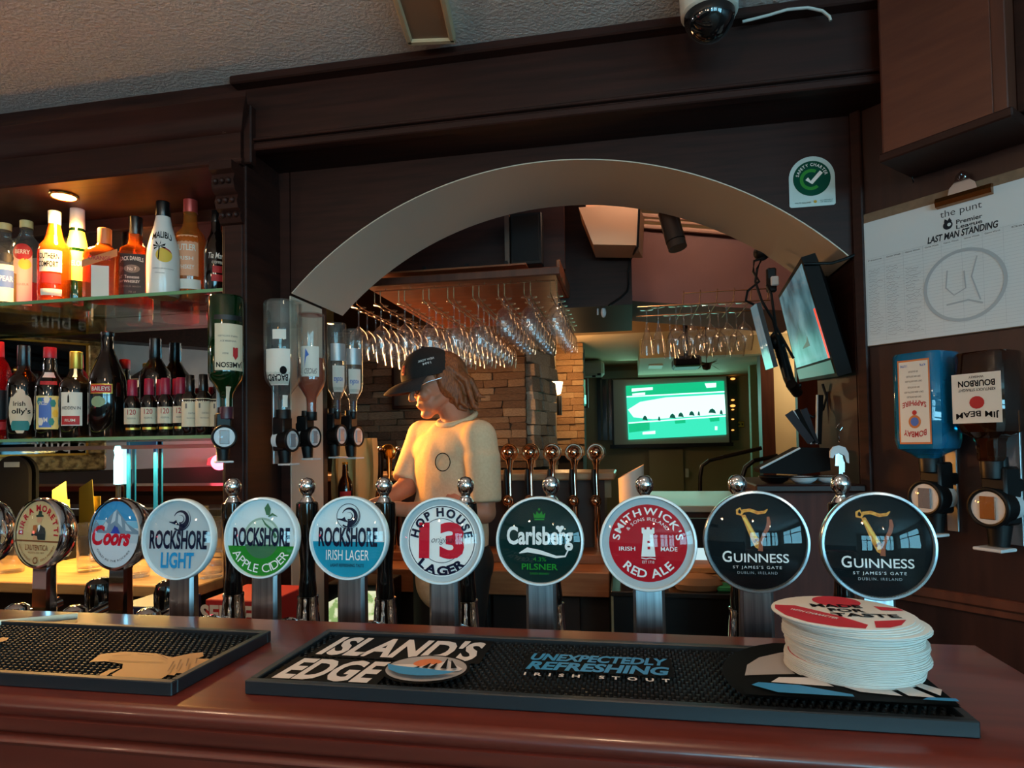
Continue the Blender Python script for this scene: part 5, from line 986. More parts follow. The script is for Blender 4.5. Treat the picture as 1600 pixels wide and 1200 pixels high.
n1 = stone_face(core, (sa.x, YS, 0), (sb.x, YS, 0), zlo-.05, 2.06, (.034, .056), (.11, .26), 0)
STG = stone_face(core, (sb.x+.005, YS+.01, 0), (sc_.x, 4.45, 0), zlo-.05, 2.12, (.05, .10), (.06, .17), 2, .09)
fa, fb_ = at(868, 600, 6.0), at(912, 600, 6.0)
core2 = struct('wall_stone_pillar', G().bb((fa.x, 6.03, 0), (fb_.x-.02, 6.5, 2.52)), MATS['mortar'], 0, 'lamp-lit stone pillar in the distance')
n2 = stone_face(core2, (fa.x, 6.0, 0), (fb_.x, 6.0, 0), at(890, 712, 6).z, at(890, 537, 6).z, (.05, .075), (.10, .2), 1, .06)
struct('trim_20', G().bb((at(866, 600, 5.9).x, 5.6, at(890, 536, 6).z), (2.0, 8.0, 2.52)), CRM2, 0, 'cream bulkhead above the distant stone pillar')
# pictures glowing green on the stones
for i, (x0, y0, x1, y1, Y, lab) in enumerate(((834, 573, 848, 646, 4.22, 'narrow green-lit picture in a niche of the near stone corner'), (908, 595, 917, 635, 6.1, 'narrow green-lit picture on the far stone pillar'))):
    a_, b_ = at(x0, y1, Y), at(x1, y0, Y+.1); t = thing('lit_picture', lab, 'picture', ((a_.x+b_.x)/2, Y-.06, a_.z))
    obj('frame', G().ring([[Vector((a_.x-.015, Y-.06, z)), Vector((b_.x+.015, Y+.0, z)), Vector((b_.x+.015, Y+.06, z)), Vector((a_.x-.015, Y+.0, z))] for z in (a_.z-.015, b_.z+.015)]), BLACK, t, 0, True)
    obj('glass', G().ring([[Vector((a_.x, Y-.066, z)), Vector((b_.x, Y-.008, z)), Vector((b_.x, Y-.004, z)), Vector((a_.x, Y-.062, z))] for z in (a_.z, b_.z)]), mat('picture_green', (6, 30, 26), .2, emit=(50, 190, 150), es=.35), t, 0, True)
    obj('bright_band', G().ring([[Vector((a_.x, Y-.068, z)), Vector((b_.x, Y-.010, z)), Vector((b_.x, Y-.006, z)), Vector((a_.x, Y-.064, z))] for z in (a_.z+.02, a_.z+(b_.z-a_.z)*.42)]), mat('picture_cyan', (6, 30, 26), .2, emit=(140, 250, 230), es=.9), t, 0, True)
# framed picture behind the bartender
a_, b_ = at(612, 640, 3.9), at(645, 562, 3.9); t = thing('framed_picture', 'dark framed picture on the stone wall behind the cap', 'picture', ((a_.x+b_.x)/2, 3.92, a_.z)); obj('frame', G().bb((a_.x, 3.9, a_.z), (b_.x+.08, 3.935, b_.z), .006), WOOD, t, 20, True); obj('canvas', G().bb((a_.x+.02, 3.894, a_.z+.025), (b_.x+.06, 3.901, b_.z-.025)), mat('canvas_dark', (64, 58, 52), .5), t, 0, True)
# distant wall lamp
p = at(868, 606, 5.55); wl2 = thing('wall_sconce', 'glowing white wall sconce beside the distant stone pillar', 'wall lamp', p)
obj('shade', G().lathe([(.03, -.06), (.045, -.05), (.06, .02), (.065, .05), (.058, .05), (.03, -.05)], 20), mat('sconce_glow', (255, 230, 190), .5, emit=(255, 214, 150), es=9), wl2, 40); obj('stem', G().cyl((.03, 0, -.24), (.03, 0, -.07), .022, seg=12), BLACK, wl2, 40); obj('arm', G().cyl((-.06, .03, -.16), (.03, 0, -.16), .008, seg=8).cyl((-.06, .03, -.10), (.03, 0, -.10), .008, seg=8), BLACK, wl2, 40)
lamp('sconce_light', 'POINT', (p.x+.1, 5.45, p.z+.02), 7, (1, .62, .28), .06)
struct('trim_21', G().bb((at(858, 600, 5.5).x-.12, 5.6, 0), (at(866, 600, 5.6).x, 5.75, 2.5)), mat('post_cream', (200, 180, 150), .7), 0, 'cream door post between the stone walls')
sp2 = thing('wall_speaker', 'dark rounded loudspeaker at the top of the stone corner', 'loudspeaker', at(858, 541, 4.6)); obj('case', G().lathe([(.02, -.085), (.045, -.07), (.05, 0), (.045, .07), (.02, .085)], 20), BLACK, sp2, 40); obj('bracket', G().cyl((-.06, .05, 0), (0, .0, 0), .012, seg=8), BLACK, sp2, 40)
# ---- canopy with hanging glasses
ZR = 1.862
CAN = noisy('canopy_wood', (120, 62, 34), (146, 80, 46), (2, 22, 22), 2.5, .4)
cx0, cx1 = -1.01, at(872, 450, 2.42).x
cp = thing('glass_canopy', 'warm brown wooden canopy above the hanging glasses', 'canopy', ((cx0+cx1)/2, 2.8, 1.93))
obj('underside', G().bb((cx0, 2.36, 1.925), (cx1, 3.3, 1.945)), CAN, cp, 0, True); obj('front_lip', G().bb((cx0, 2.345, 1.925), (cx1+.015, 2.362, 1.955), .003), WOODR, cp, 20, True); obj('end_lip', G().bb((cx1, 2.362, 1.925), (cx1+.015, 3.3, 1.985), .003), CAN, cp, 20, True)
obj('fascia', G().bb((cx0, 2.50, 1.985), (cx1+.02, 2.53, 2.52)), WOOD, cp, 0, True); obj('shelf', G().bb((cx0, 2.40, 1.985), (cx1-.12, 2.5, 1.992)), CAN, cp, 0, True)
for i, px in enumerate((597, 662, 729, 790)):
    p = at(px, 428, 2.42); obj('hook_block', G().box((p.x, 2.43, 2.002), (.014, .014, .018)), BLACK, cp, 0, True)
spk = thing('black_speaker', 'tall black loudspeaker above the canopy', 'loudspeaker', at(820, 428, 2.44)); a_, b_ = at(798, 428, 2.44), at(846, 330, 2.44); obj('cabinet', G().bb((a_.x, 2.44, 1.995), (b_.x, 2.495, b_.z), .004), BLACK, spk, 20, True); obj('grille', G().bb((a_.x+.012, 2.436, 2.01), (b_.x-.012, 2.441, b_.z-.012)), mat('grille_black', (10, 9, 9), .9), spk, 0, True); obj('side_panel', G().bb((a_.x-.022, 2.44, 1.995), (a_.x-.004, 2.495, b_.z)), mat('side_brown', (96, 72, 58), .5), spk, 0, True)
WGL = [(.030, .0), (.029, .0015), (.006, .004), (.0032, .010), (.003, .075), (.006, .083), (.020, .094), (.033, .112), (.0375, .135), (.036, .165), (.031, .195)]
TGL = [(.031, .0), (.030, .0015), (.006, .004), (.0035, .010), (.0035, .030), (.010, .038), (.026, .055), (.033, .080), (.034, .105), (.031, .135)]
FGL = [(.028, .0), (.027, .0015), (.005, .004), (.003, .010), (.003, .070), (.008, .085), (.018, .115), (.024, .150), (.027, .185)]
BGL = [(.030, .0), (.029, .0015), (.006, .004), (.0034, .010), (.0034, .075), (.009, .083), (.024, .098), (.0335, .122), (.0345, .145), (.029, .175), (.026, .19)]
def gmesh(prof, nm):
    me = mesh(nm, G().lathe([(r, -z) for r, z in prof], 18, None, False), 60); me.materials.append(GLASS); return me
MWG, MTG, MFG, MBG = gmesh(WGL, 'wine_glass'), gmesh(TGL, 'stemmed_beer_glass'), gmesh(FGL, 'champagne_flute'), gmesh(BGL, 'balloon_glass')
RLS = mat('rack_wire', (196, 150, 110), .25, .9)
nr = 9; xs_ = [at(556, 470, 2.42).x+(at(866, 470, 2.42).x-at(556, 470, 2.42).x)*i/(nr-1) for i in range(nr)]
ordn = ['first', 'second', 'third', 'fourth', 'fifth', 'sixth', 'seventh', 'eighth', 'ninth']
rk = thing('glass_rack', 'wire rack under the brown canopy for stemmed glasses', 'glass rack', ((cx0+cx1)/2, 2.8, ZR))
obj('front_wire', G().tube([(cx0+.02, 2.40, ZR+.055), (cx1-.01, 2.40, ZR+.055)], .0022, 6), RLS, rk, 30, True)
for x in xs_:
    for s_ in (-.012, .012): obj('rail', G().tube([(x+s_, 2.40, ZR+.055), (x+s_, 2.40, ZR+.010), (x+s_, 2.46, ZR+.001), (x+s_, 3.2, ZR+.001)], .0022, 6), RLS, rk, 30, True)
    obj('hanger', G().tube([(x+.035, 2.40, ZR+.055), (x+.035, 2.40, 1.9255)], .002, 6), RLS, rk, 30, True)
for i, x in enumerate(xs_):
    tall = i < 6
    for j in range(8):
        y = 2.44+j*.092
        nm = 'wine_glass' if tall else 'stemmed_beer_glass'
        o = bpy.data.objects.new(nm, MWG if tall else MTG); COL.objects.link(o); o.location = (x+rs.uniform(-.002, .002), y+rs.uniform(-.006, .006), ZR+.0055)
        if tall: lab = 'upside-down wine glass hanging in the %s row from the left, %s' % (ordn[i], 'at the front' if j == 0 else 'behind its front glass')
        else: lab = 'upside-down short beer glass hanging in the %s row from the right, %s' % (ordn[8-i], 'at the front' if j == 0 else 'behind its front glass')
        tag(o, lab, 'glass', 'glasses hanging in row %s under the canopy' % ordn[i])
# right-hand rack
ZR2 = at(1100, 478, 2.62).z
rk2 = thing('glass_rack', 'wire rack of balloon glasses hanging left of the monitor', 'glass rack', (at(1100, 470, 2.6).x, 2.65, ZR2))
xa, xb = at(1068, 470, 2.62).x, at(1200, 470, 2.62).x
obj('top_wire', G().tube([(xa, 2.60, ZR2+.05), (xb, 2.60, ZR2+.05)], .0022, 6), RLS, rk2, 30, True)
for k_ in range(6):
    x = xa+(xb-xa)*k_/5; obj('hanger', G().tube([(x, 2.60, ZR2+.06), (x, 2.60, ZR2+.05), (x-.006, 2.60, ZR2+.004), (x-.006, 2.9, ZR2+.004)], .002, 6), RLS, rk2, 30, True)
for k_ in (2.585, 2.78): obj('cross_rail', G().tube([(at(995, 470, 2.6).x, k_, ZR2+.002), (xb, k_, ZR2+.002)], .0022, 6), RLS, rk2, 30, True)
rl2 = [(1010, 2.66, MFG, 'champagne_flute', 'upside-down champagne flute, leftmost on the right rack'), (1028, 2.62, MFG, 'champagne_flute', 'upside-down champagne flute, second from the left on the right rack'), (1046, 2.80, MFG, 'champagne_flute', 'upside-down champagne flute behind the first balloon glass'), (1056, 2.62, MBG, 'balloon_glass', 'upside-down balloon glass, first in the front row'), (1080, 2.62, MBG, 'balloon_glass', 'upside-down balloon glass, second in the front row'), (1108, 2.62, MBG, 'balloon_glass', 'upside-down balloon glass, third in the front row'), (1135, 2.62, MBG, 'balloon_glass', 'upside-down balloon glass, fourth in the front row'), (1162, 2.62, MBG, 'balloon_glass', 'upside-down balloon glass, last in the front row by the monitor'), (1068, 2.80, MBG, 'balloon_glass', 'upside-down balloon glass, left in the back row'), (1094, 2.80, MBG, 'balloon_glass', 'upside-down balloon glass, middle of the back row'), (1122, 2.80, MBG, 'balloon_glass', 'upside-down balloon glass, right of the back row middle'), (1150, 2.80, MBG, 'balloon_glass', 'upside-down balloon glass, rightmost of the back row')]
for px, Y, me, nm, lab in rl2:
    o = bpy.data.objects.new(nm, me); COL.objects.link(o); o.location = (at(px, 480, Y).x, Y, ZR2+.006); tag(o, lab, 'glass', 'glasses on the right-hand rack')
# ---- bulkheads and beams over the inner bar
a_, b_ = at(872, 482, 2.75), at(985, 335, 2.75); struct('trim_22', G().bb((a_.x, 2.75, a_.z), (b_.x, 3.4, 2.52)), WOOD, 0, 'dark brown bulkhead over the inner bar')
a_, b_ = at(985, 470, 3.0), at(1262, 350, 3.0)
PUR = noisy('dusty_plum_paint', (112, 78, 76), (122, 86, 84), (1, 1, 1), 3, .6)
g = G().ring([[at(985, y, 3.0)+Vector((0, dy, 0)) for y, dy in ((470, 0), (352, 0), (352, .5), (470, .5))], [at(1268, y+30, 2.75)+Vector((0, dy, 0)) for y, dy in ((458, 0), (345, 0), (345, .5), (458, .5))]])
struct('trim_23', g, PUR, 0, 'dusty plum bulkhead sloping behind the arch')
g = G()
for k_, (dz, t_) in enumerate(((0, .022), (.03, .012), (.052, .02))):
    A, B_ = at(985, 352, 2.98), at(1268, 375, 2.73); g.tube([tuple(A+Vector((0, 0, dz))), tuple(B_+Vector((0, 0, dz)))], t_*.5, 8)
struct('trim_24', g, mat('cornice_pink', (196, 160, 140), .5), 40, 'pale cornice moulding above the plum bulkhead')
bx_ = thing('duct_cover', 'cream box duct cover hanging behind the arch', 'duct cover', at(950, 380, 2.5)); g = G().ring([[at(904, 324, 2.5), at(997, 318, 2.5), at(994, 383, 2.5), at(927, 382, 2.5)], [at(904, 324, 2.5)+Vector((0, .18, 0)), at(1000, 318, 2.5)+Vector((0.02, .18, 0)), at(997, 383, 2.5)+Vector((.02, .18, 0)), at(927, 382, 2.5)+Vector((0, .18, 0))]]); obj('cover', g, mat('duct_cream', (216, 176, 140), .6), bx_, 0, True); obj('riser', G().bb((at(915, 330, 2.5).x, 2.52, at(915, 326, 2.5).z), (at(990, 330, 2.5).x, 2.67, 2.5195)), mat('duct_cream'), bx_, 0, True); obj('end_plate', G().prism([at(997, 318, 2.499), at(1000, 318, 2.499), at(998, 384, 2.499), at(994, 384, 2.499)], (0, .1, 0)), mat('duct_white', (226, 206, 184), .6), bx_, 0, True)
tag(obj('hanging_cable', G().tube([tuple(at(x, y, 2.49 if y < 386 else 2.745)) for x, y in ((999, 320), (998, 345), (996, 385), (985, 405), (981, 425), (982, 445), (980, 455), (970, 465), (950, 478)) ], .005, 6), BLACK, None), 'black cable running down beside the cream duct cover', 'cable')
so = thing('spotlight', 'dark metal cylinder spotlight hanging under the arch', 'spotlight', at(1046, 322, 2.22)); A, B_ = at(1043, 332, 2.22), at(1059, 388, 2.2); GUN = mat('gunmetal', (96, 84, 78), .3, .8)
obj('barrel', G().cyl(A, A.lerp(B_, .8), 15*mpp(A), seg=24), GUN, so, 40, True); obj('lens_ring', G().cyl(A.lerp(B_, .82), B_, 14.5*mpp(A), seg=24), GUN, so, 40, True); obj('stem', G().cyl(at(1041, 319, 2.22), A, .007, seg=10), BLACK, so, 40, True)
# recessed lamps
for i, (px, py, Y, r_, lab, es) in enumerate(((893, 470, 2.9, .03, 'glowing orange recessed lamp under the inner bulkhead', 14), (1010, 474, 3.1, .025, 'dim recessed lamp under the plum bulkhead', .8))):
    p = at(px, py, Y); t = thing('recessed_lamp', lab, 'ceiling light', p); obj('lamp_disc', G().lathe([(.0005, -.004), (r_, -.002), (r_, .004)], 20), mat('orange_lamp_%d' % i, (255, 160, 80), .5, emit=(255, 140, 60), es=es), t, 40); obj('bezel', G().torus(r_*1.1, .005, None, 24, 6), CHROME, t, 40)
tag(obj('underside_panel', G().bb((at(872, 470, 2.9).x, 2.78, at(893, 470, 2.9).z+.004), (at(985, 470, 2.9).x, 3.35, at(893, 470, 2.9).z+.012)), WOOD, None, 0), 'dark wooden panel holding the orange recessed lamp', 'panel')
wc = thing('white_clip', 'small white sensor with plug under the bulkhead', 'sensor', at(940, 480, 2.8)); obj('body', G().sph(at(943, 488, 2.8), .012, 12, 8, 2.0), WHTP, wc, 50, True); obj('arm', G().tube([tuple(at(928, 479, 2.8)), tuple(at(934, 479, 2.8)), tuple(at(934, 492, 2.8))], .004, 6), WHTP, wc, 30, True); obj('stem', G().tube([tuple(at(943, 486, 2.8)), tuple(at(948, 474, 2.8))], .004, 6), BLACK, wc, 30, True)
# ---- far end: screen, door frames, air conditioner, projector
A = {k: at(x, y, 7.8) for k, (x, y) in dict(tl=(957, 594), tr=(1136, 588), br=(1141, 692), bl=(959, 697)).items()}
ps = thing('projection_screen', 'pull-down projection screen showing green horse racing', 'projection screen', (A['bl']+A['br'])/2)
obj('cloth', G().prism([A['tl'], A['tr'], A['br'], A['bl']], (0, .01, 0)), mat('screen_cloth', (176, 178, 176), .7), ps, 0, True)
for nm, q_ in (('bottom_bar', [(953, 695), (1146, 691), (1146, 697), (953, 701)]), ('side_border', [(955, 594), (958, 594), (960, 697), (957, 697)]), ('side_border', [(1135, 588), (1138, 588), (1143, 692), (1140, 692)])): obj(nm, G().prism([at(x, y, 7.79) for x, y in q_], (0, .03, 0)), BLACK, ps, 0, True)
obj('picture', G().prism([at(x, y, 7.785) for x, y in ((978, 603), (1131, 595), (1135, 679), (982, 687))], (0, .008, 0)), mat('race_turf', (0, 20, 14), .6, emit=(60, 235, 190), es=.85), ps, 0, True)
WGW = mat('race_white', (10, 20, 18), .6, emit=(205, 255, 245), es=1.25); GDK = mat('race_green', (0, 10, 8), .6, emit=(20, 205, 140), es=.75); HRS = mat('race_dark', (0, 8, 6), .6, emit=(20, 110, 90), es=.5)
def scr(q_, m_, nm, y=7.782): obj(nm, G().prism([at(x, y_, y) for x, y_ in q_], (0, .002, 0)), m_, ps, 0, True)
scr([(978, 603), (1131, 595), (1132, 611), (979, 619)], GDK, 'track_bank'); scr([(979, 619), (1132, 611), (1132, 613), (979, 621)], WGW, 'far_rail', 7.780); scr([(981, 640), (1000, 628), (1040, 621), (1132, 616), (1134, 647), (1080, 651), (1020, 655), (990, 652)], WGW, 'bright_turf', 7.780)
scr([(982, 662), (1015, 659), (1015, 672), (983, 676)], GDK, 'near_rail_panel', 7.780); scr([(1054, 656), (1071, 655), (1071, 661), (1055, 662)], GDK, 'near_rail_panel', 7.779); scr([(1108, 653), (1124, 652), (1124, 658), (1110, 659)], GDK, 'near_rail_panel', 7.780); scr([(982, 660), (1134, 649), (1134, 651), (982, 662)], WGW, 'near_rail', 7.778)
for i, (x, y, w_) in enumerate(((1051, 651, 10), (1064, 649, 9), (1081, 647, 9), (1113, 643, 12), (1092, 647, 4), (1127, 645, 5), (1008, 654, 8), (1030, 655, 4))): scr([(x-w_/2, y+2), (x-w_/3, y-3), (x, y-5), (x+w_/3, y-2), (x+w_/2, y+3), (x, y+2)], HRS, 'race_horse', 7.776)
for q_ in ([(987, 607), (1020, 605), (1020, 609), (987, 612)], [(988, 615), (1008, 613), (1008, 617), (988, 618)], [(1101, 599), (1119, 598), (1119, 605), (1104, 606)], [(1004, 675), (1024, 673), (1024, 678), (1004, 679)], [(1117, 666), (1121, 666), (1121, 672), (1117, 672)]): scr(q_, WGW, 'caption', 7.777)
lamp('screen_glow_fill', 'AREA', (at(1050, 640, 7.4).x, 7.5, 1.7), 4, (.35, 1, .8), 1.2, (at(1050, 640, 7).x, 0, 1.6))  # added area lamp strengthening the screen's green glow in the room
struct('trim_25', G().bb((at(940, 600, 7.9).x, 7.92, at(1000, 590, 7.92).z), (at(1168, 600, 7.9).x, 8.0, at(1000, 578, 7.92).z)), mat('far_trim', (170, 176, 150), .6), 0, 'pale ledge above the projection screen')
for i, (x0, x1, lab) in enumerate(((934, 956, 'dark window opening left of the projection screen'), (1138, 1152, 'dark window opening with glowing beads for amber reflections right of the screen'))):
    a_, b_ = at(x0, 688, 7.95), at(x1, 590, 7.95); o = struct('window_%d' % (5+i), G().bb((a_.x, 7.96, a_.z), (b_.x, 7.99, b_.z)), mat('window_dark', (36, 32, 26), .15), 0, lab)
    if i == 0:
        for x in (.3, .7): obj('mullion', G().bb((a_.x+(b_.x-a_.x)*x-.012, 7.94, a_.z), (a_.x+(b_.x-a_.x)*x+.012, 7.962, b_.z*.99)), mat('mullion_olive', (110, 104, 80), .5), o, 0)
    else:
        for y, w_ in ((592, 8), (625, 6), (634, 9), (640, 5), (655, 5), (672, 5)): c_ = at(1145, y, 7.94); obj('amber_glint', G().sph(c_, w_*.0035, 10, 6, .5), mat('amber_glint', (40, 20, 4), .3, emit=(255, 170, 80), es=1.5), o, 50)  # glowing beads stand in for reflections in the window
sk2 = thing('wall_socket', 'brass double socket on the far wall right of the screen', 'socket', at(1157, 663, 7.98)); obj('plate', G().box((0, 0, 0), (.085, .012, .07), None, .003), MATS['brass'], sk2, 20); obj('switch', G().box((-.02, -.008, 0), (.018, .008, .022)), BLACK, sk2, 0); obj('switch', G().box((.02, -.008, 0), (.018, .008, .022)), BLACK, sk2, 0)
ac_ = thing('air_conditioner', 'white wall air conditioner high beside the far stone pillar', 'air conditioner', at(926, 578, 7.2)); a_, b_ = at(908, 588, 7.2), at(943, 562, 7.2)
obj('case', G().bb((a_.x-.15, 7.2, a_.z), (b_.x, 7.42, b_.z), .03), mat('ac_white', (200, 200, 184), .4), ac_, 30, True)
for k_ in range(2): p = at(928+k_*8, 588-k_*3, 7.19); obj('vent_slot', G().bb((p.x-.02, 7.188, p.z-.008), (p.x+.02, 7.2, p.z+.012)), BLACK, ac_, 0, True)
pr_ = thing('projector', 'black ceiling projector in front of the screen', 'projector', at(1072, 566, 5.2)); a_, b_ = at(1052, 575, 5.2), at(1094, 557, 5.2); obj('body', G().bb((a_.x, 5.1, a_.z), (b_.x, 5.4, b_.z), .015), BLACK, pr_, 30, True); obj('green_edge', G().bb((a_.x+.01, 5.09, a_.z-.006), (b_.x-.01, 5.3, a_.z+.006), .003), mat('edge_green', (70, 150, 120), .4), pr_, 20, True); obj('pole', G().cyl(((a_.x+b_.x)/2, 5.25, b_.z), ((a_.x+b_.x)/2, 5.25, 2.52), .02, seg=10), BLACK, pr_, 40, True)
cb_ = thing('ceiling_box', 'white box light under the far ceiling left of the projector', 'ceiling light', at(1022, 570, 6.5)); obj('case', G().ring([[at(1008, 560, 6.5), at(1036, 558, 6.5), at(1036, 571, 6.5), at(1014, 571, 6.5)], [at(1008, 560, 6.5)+Vector((0, .3, 0)), at(1036, 558, 6.5)+Vector((0, .3, 0)), at(1036, 571, 6.5)+Vector((0, .3, 0)), at(1014, 571, 6.5)+Vector((0, .3, 0))]]), mat('box_white', (206, 210, 196), .5), cb_, 0, True); obj('lid', G().bb(tuple(at(1006, 560, 6.49)), (at(1038, 560, 6.5).x, 6.8, at(1020, 556, 6.5).z)), MATS['box_white'], cb_, 0, True)
struct('trim_26', G().bb((at(1000, 560, 6.0).x, 6.0, at(1050, 558, 6.0).z), (3, 8.0, 2.52)), mat('far_beam', (190, 176, 140), .7), 0, 'cream beam below the far ceiling')
pl = thing('hanging_plant', 'small green hanging plant right of the projector', 'plant', at(1104, 575, 5.5)); rp_ = random.Random(2)
obj('pot', G().lathe([(.001, -.02), (.03, -.01), (.045, .04)], 14), mat('pot_dark', (50, 44, 36), .6), pl, 40)
LEAF = mat('leaf_green', (70, 92, 48), .6)
for k_ in range(16):
    a0 = rp_.uniform(0, 6.28); l_ = rp_.uniform(.05, .1); q0 = Vector((.03*math.cos(a0), .03*math.sin(a0), .03)); d_ = Vector((math.cos(a0), math.sin(a0), rp_.uniform(-.8, .9))).normalized()*l_; n_ = Vector((-math.sin(a0), math.cos(a0), .2))*.014; obj('leaf', G().add([q0, q0+d_*.5+n_, q0+d_, q0+d_*.5-n_], [(0, 1, 2, 3)]), LEAF, pl, 0)
obj('chain', G().cyl((0, 0, .04), (0, 0, 2.52-pl.location.z), .003, seg=6), BLACK, pl)
# panelled dado doors under the screen
struct('door_1', G().bb((at(1015, 750, 7.95).x, 7.93, 0), (at(1068, 750, 7.95).x, 7.985, at(1040, 702, 7.95).z)), mat('door_olive', (156, 146, 112), .6), 0, 'olive panelled door below the screen')
tag(obj('door_latch', G().bb(tuple(at(1071, 746, 7.9)), tuple(at(1076, 732, 7.92)), .004), WHTP, None, 20), 'small pale latch on the panelled far wall', 'latch')
struct('trim_27', G().bb((at(1068, 740, 7.95).x, 7.96, 0), (at(1070, 740, 7.95).x, 7.99, at(1040, 702, 7.95).z)), MATS['mullion_olive'], 0, 'joint strip of the far panelling')
struct('trim_28', G().bb((at(1170, 620, 7.0).x, 6.9, 0), (at(1180, 620, 7.0).x, 7.0, 2.52)), mat('post_green', (120, 130, 96), .6), 0, 'olive post right of the projection screen')
struct('trim_29', G().bb((at(1186, 620, 6.2).x, 6.1, 0), (at(1206, 620, 6.2).x, 6.25, 2.52)), WOODR, 0, 'red-brown door post in the far right corner')
struct('wall_bright', G().bb((at(1206, 620, 6.4).x, 6.4, 0), (4.4, 6.45, 2.52)), mat('bright_plaster', (232, 206, 160), .7), 0, 'warmly lit plaster wall seen below the television')
struct('trim_30', G().bb((XR+.002, 1.80, 0), (.62, 2.15, 1.775)), WOOD, 0, 'dark wooden right side of the archway')
struct('wall_dark_panel', G().bb((at(1246, 620, 4.5).x, 4.5, 0), (4.4, 4.56, 2.52)), WOODR, 0, 'dark red-brown panel put in for a dark curtain below the television')  # dark panel put in for a curtain, to cut off the bright wall
# handrails
HR = mat('handrail_black', (14, 13, 13), .35)
for i, (pts, Y, lab) in enumerate((([(1094, 800), (1094, 745), (1097, 728), (1108, 720), (1130, 714), (1190, 700)], 4.6, 'black metal handrail curving up from the left'), ([(1160, 800), (1160, 745), (1165, 730), (1178, 720), (1215, 712)], 4.0, 'short black handrail curve beside the pier'))): tag(obj('handrail', G().tube([tuple(at(x, y, Y)) for x, y in [(pts[0][0], 1300)]+pts], .014 if i == 0 else .014, 10), HR, None), lab, 'handrail')
# pale table lit by the screen
zt = at(1080, 775, 3.6).z; tb = thing('serving_hatch', 'pale counter top lit green by the screen', 'counter', (at(1080, 780, 3.3).x, 3.4, 0))
x0, x1 = at(985, 790, 3.3).x, at(1165, 775, 3.5).x
obj('top', G().bb((x0, 3.05, zt-.03), (x1, 3.95, zt), .004), mat('pale_top', (200, 206, 190), .35), tb, 20, True); obj('front', G().bb((x0+.02, 3.08, 0), (x1-.02, 3.9, zt-.03)), WOODR, tb, 0, True)
ck = thing('wooden_board', 'small wooden boards with paper bag on the dark worktop', 'boards', at(1095, 905, 2.5))
zw = at(1110, 920, 2.5).z
wk = thing('inner_worktop', 'dark worktop inside the arch, right of the bartender', 'worktop', (at(1080, 920, 2.5).x, 2.5, 0)); obj('top', G().bb((at(952, 900, 2.62).x+.012, 2.42, zw-.02), (at(1185, 915, 2.45).x, 2.9, zw), .003), mat('worktop_dark', (34, 30, 26), .25), wk, 20, True); obj('fridge_front', G().bb((at(952, 900, 2.62).x+.02, 2.44, 0), (at(1185, 915, 2.45).x, 2.85, zw-.021)), BLACK, wk, 0, True)
ck.location = (at(1095, 905, 2.55).x, 2.6, zw); 
for k_ in range(3): obj('board', G().box((.03, 0, .012+k_*.026), (.30-.03*k_, .16, .022), None, .003), noisy('board_wood', (190, 132, 74), (206, 150, 90), (3, 20, 20), 3, .5), ck, 20)
bgm = G().lathe([(.001, 0), (.05, .002), (.062, .03), (.05, .06), (.02, .075), (.001, .076)], 14, Matrix.Translation((-.02, -.12, 0)) @ Matrix.Diagonal((1.5, .8, .8, 1))); obj('paper_bag', bgm, mat('bag_brown', (150, 112, 80), .8), ck, 40)
tag(obj('green_cloth', G().box((at(1120, 905, 2.5).x+.02, 2.5, zw+.011), (.05, .10, .02), None, .005), mat('cloth_green', (50, 150, 96), .8), None, 20), 'small green cloth on the dark worktop', 'cloth')
scn = thing('till_screen', 'bright white till screen behind the red badge', 'monitor', (at(1098, 860, 2.7).x, 2.78, zw)); a_, b_ = at(1080, 877, 2.75), at(1108, 818, 2.75); obj('stand', G().bb((-.03, -.01, 0), (.03, .02, .06)), BLACK, scn, 0); obj('case', G().bb((a_.x-.01, 2.755, zw+.05), (b_.x+.03, 2.775, b_.z+.02), .003), BLACK, scn, 20, True); obj('display', G().bb((a_.x, 2.752, a_.z), (b_.x+.02, 2.7545, a_.z+(b_.z-a_.z)*.35)), mat('till_white', (10, 10, 10), .3, emit=(190, 220, 225), es=.9), scn, 0, True)
# ---- opposite bar counter with chrome taps
YR = 3.0; zr = at(870, 738, YR).z
ob = thing('inner_bar_counter', 'opposite bar counter with pale wooden edge behind the chrome taps', 'bar counter', (-.6, YR, 0)); xr1 = at(961, 735, YR).x
obj('top', G().bb((-2.6, YR-.05, zr-.035), (xr1, YR+.32, zr), .006), noisy('pale_bar_edge', (176, 138, 100), (200, 164, 124), (2, 20, 20), 3, .3, coat=.3), ob, 20, True); obj('back_panel', G().bb((-2.6, YR, 0), (xr1-.05, YR+.28, zr-.036)), mat('inner_panel', (58, 42, 36), .5), ob, 0, True); obj('bracket', G().bb((xr1-.05, YR+.02, zr-.12), (xr1-.02, YR+.05, zr-.04)), MATS['far_trim'], ob, 0, True)
sy, zsh = 2.72, at(850, 893, 2.62).z
iw = thing('inner_work_shelf', 'oak work shelf with cupboards below the chrome taps', 'shelf unit', (-.6, 2.8, 0))
ob2, ob = ob, iw
obj('work_shelf', G().bb((-2.4, 2.62, zsh-.10), (at(952, 900, 2.62).x, YR-.001, zsh), .004), noisy('shelf_oak', (150, 92, 56), (172, 112, 72), (2, 18, 18), 3, .45), ob, 20, True); obj('shelf_step', G().bb((-2.4, 2.80, zsh), (at(945, 890, 2.8).x, YR-.002, zsh+.04), .003), MATS['shelf_oak'], ob, 20, True)
for k_ in range(3): x = at(735+k_*70, 930, 2.75).x; obj('cupboard_door', G().bb((x-.09, 2.70, .05), (x+.09, 2.72, zsh-.12), .004), mat('cupboard_brown', (40, 26, 21), .5), ob, 20, True)
obj('carcass', G().bb((-2.4, 2.722, 0), (at(950, 900, 2.7).x, YR-.003, zsh-.105)), mat('carcass_dark', (26, 18, 15), .6), ob, 0, True)
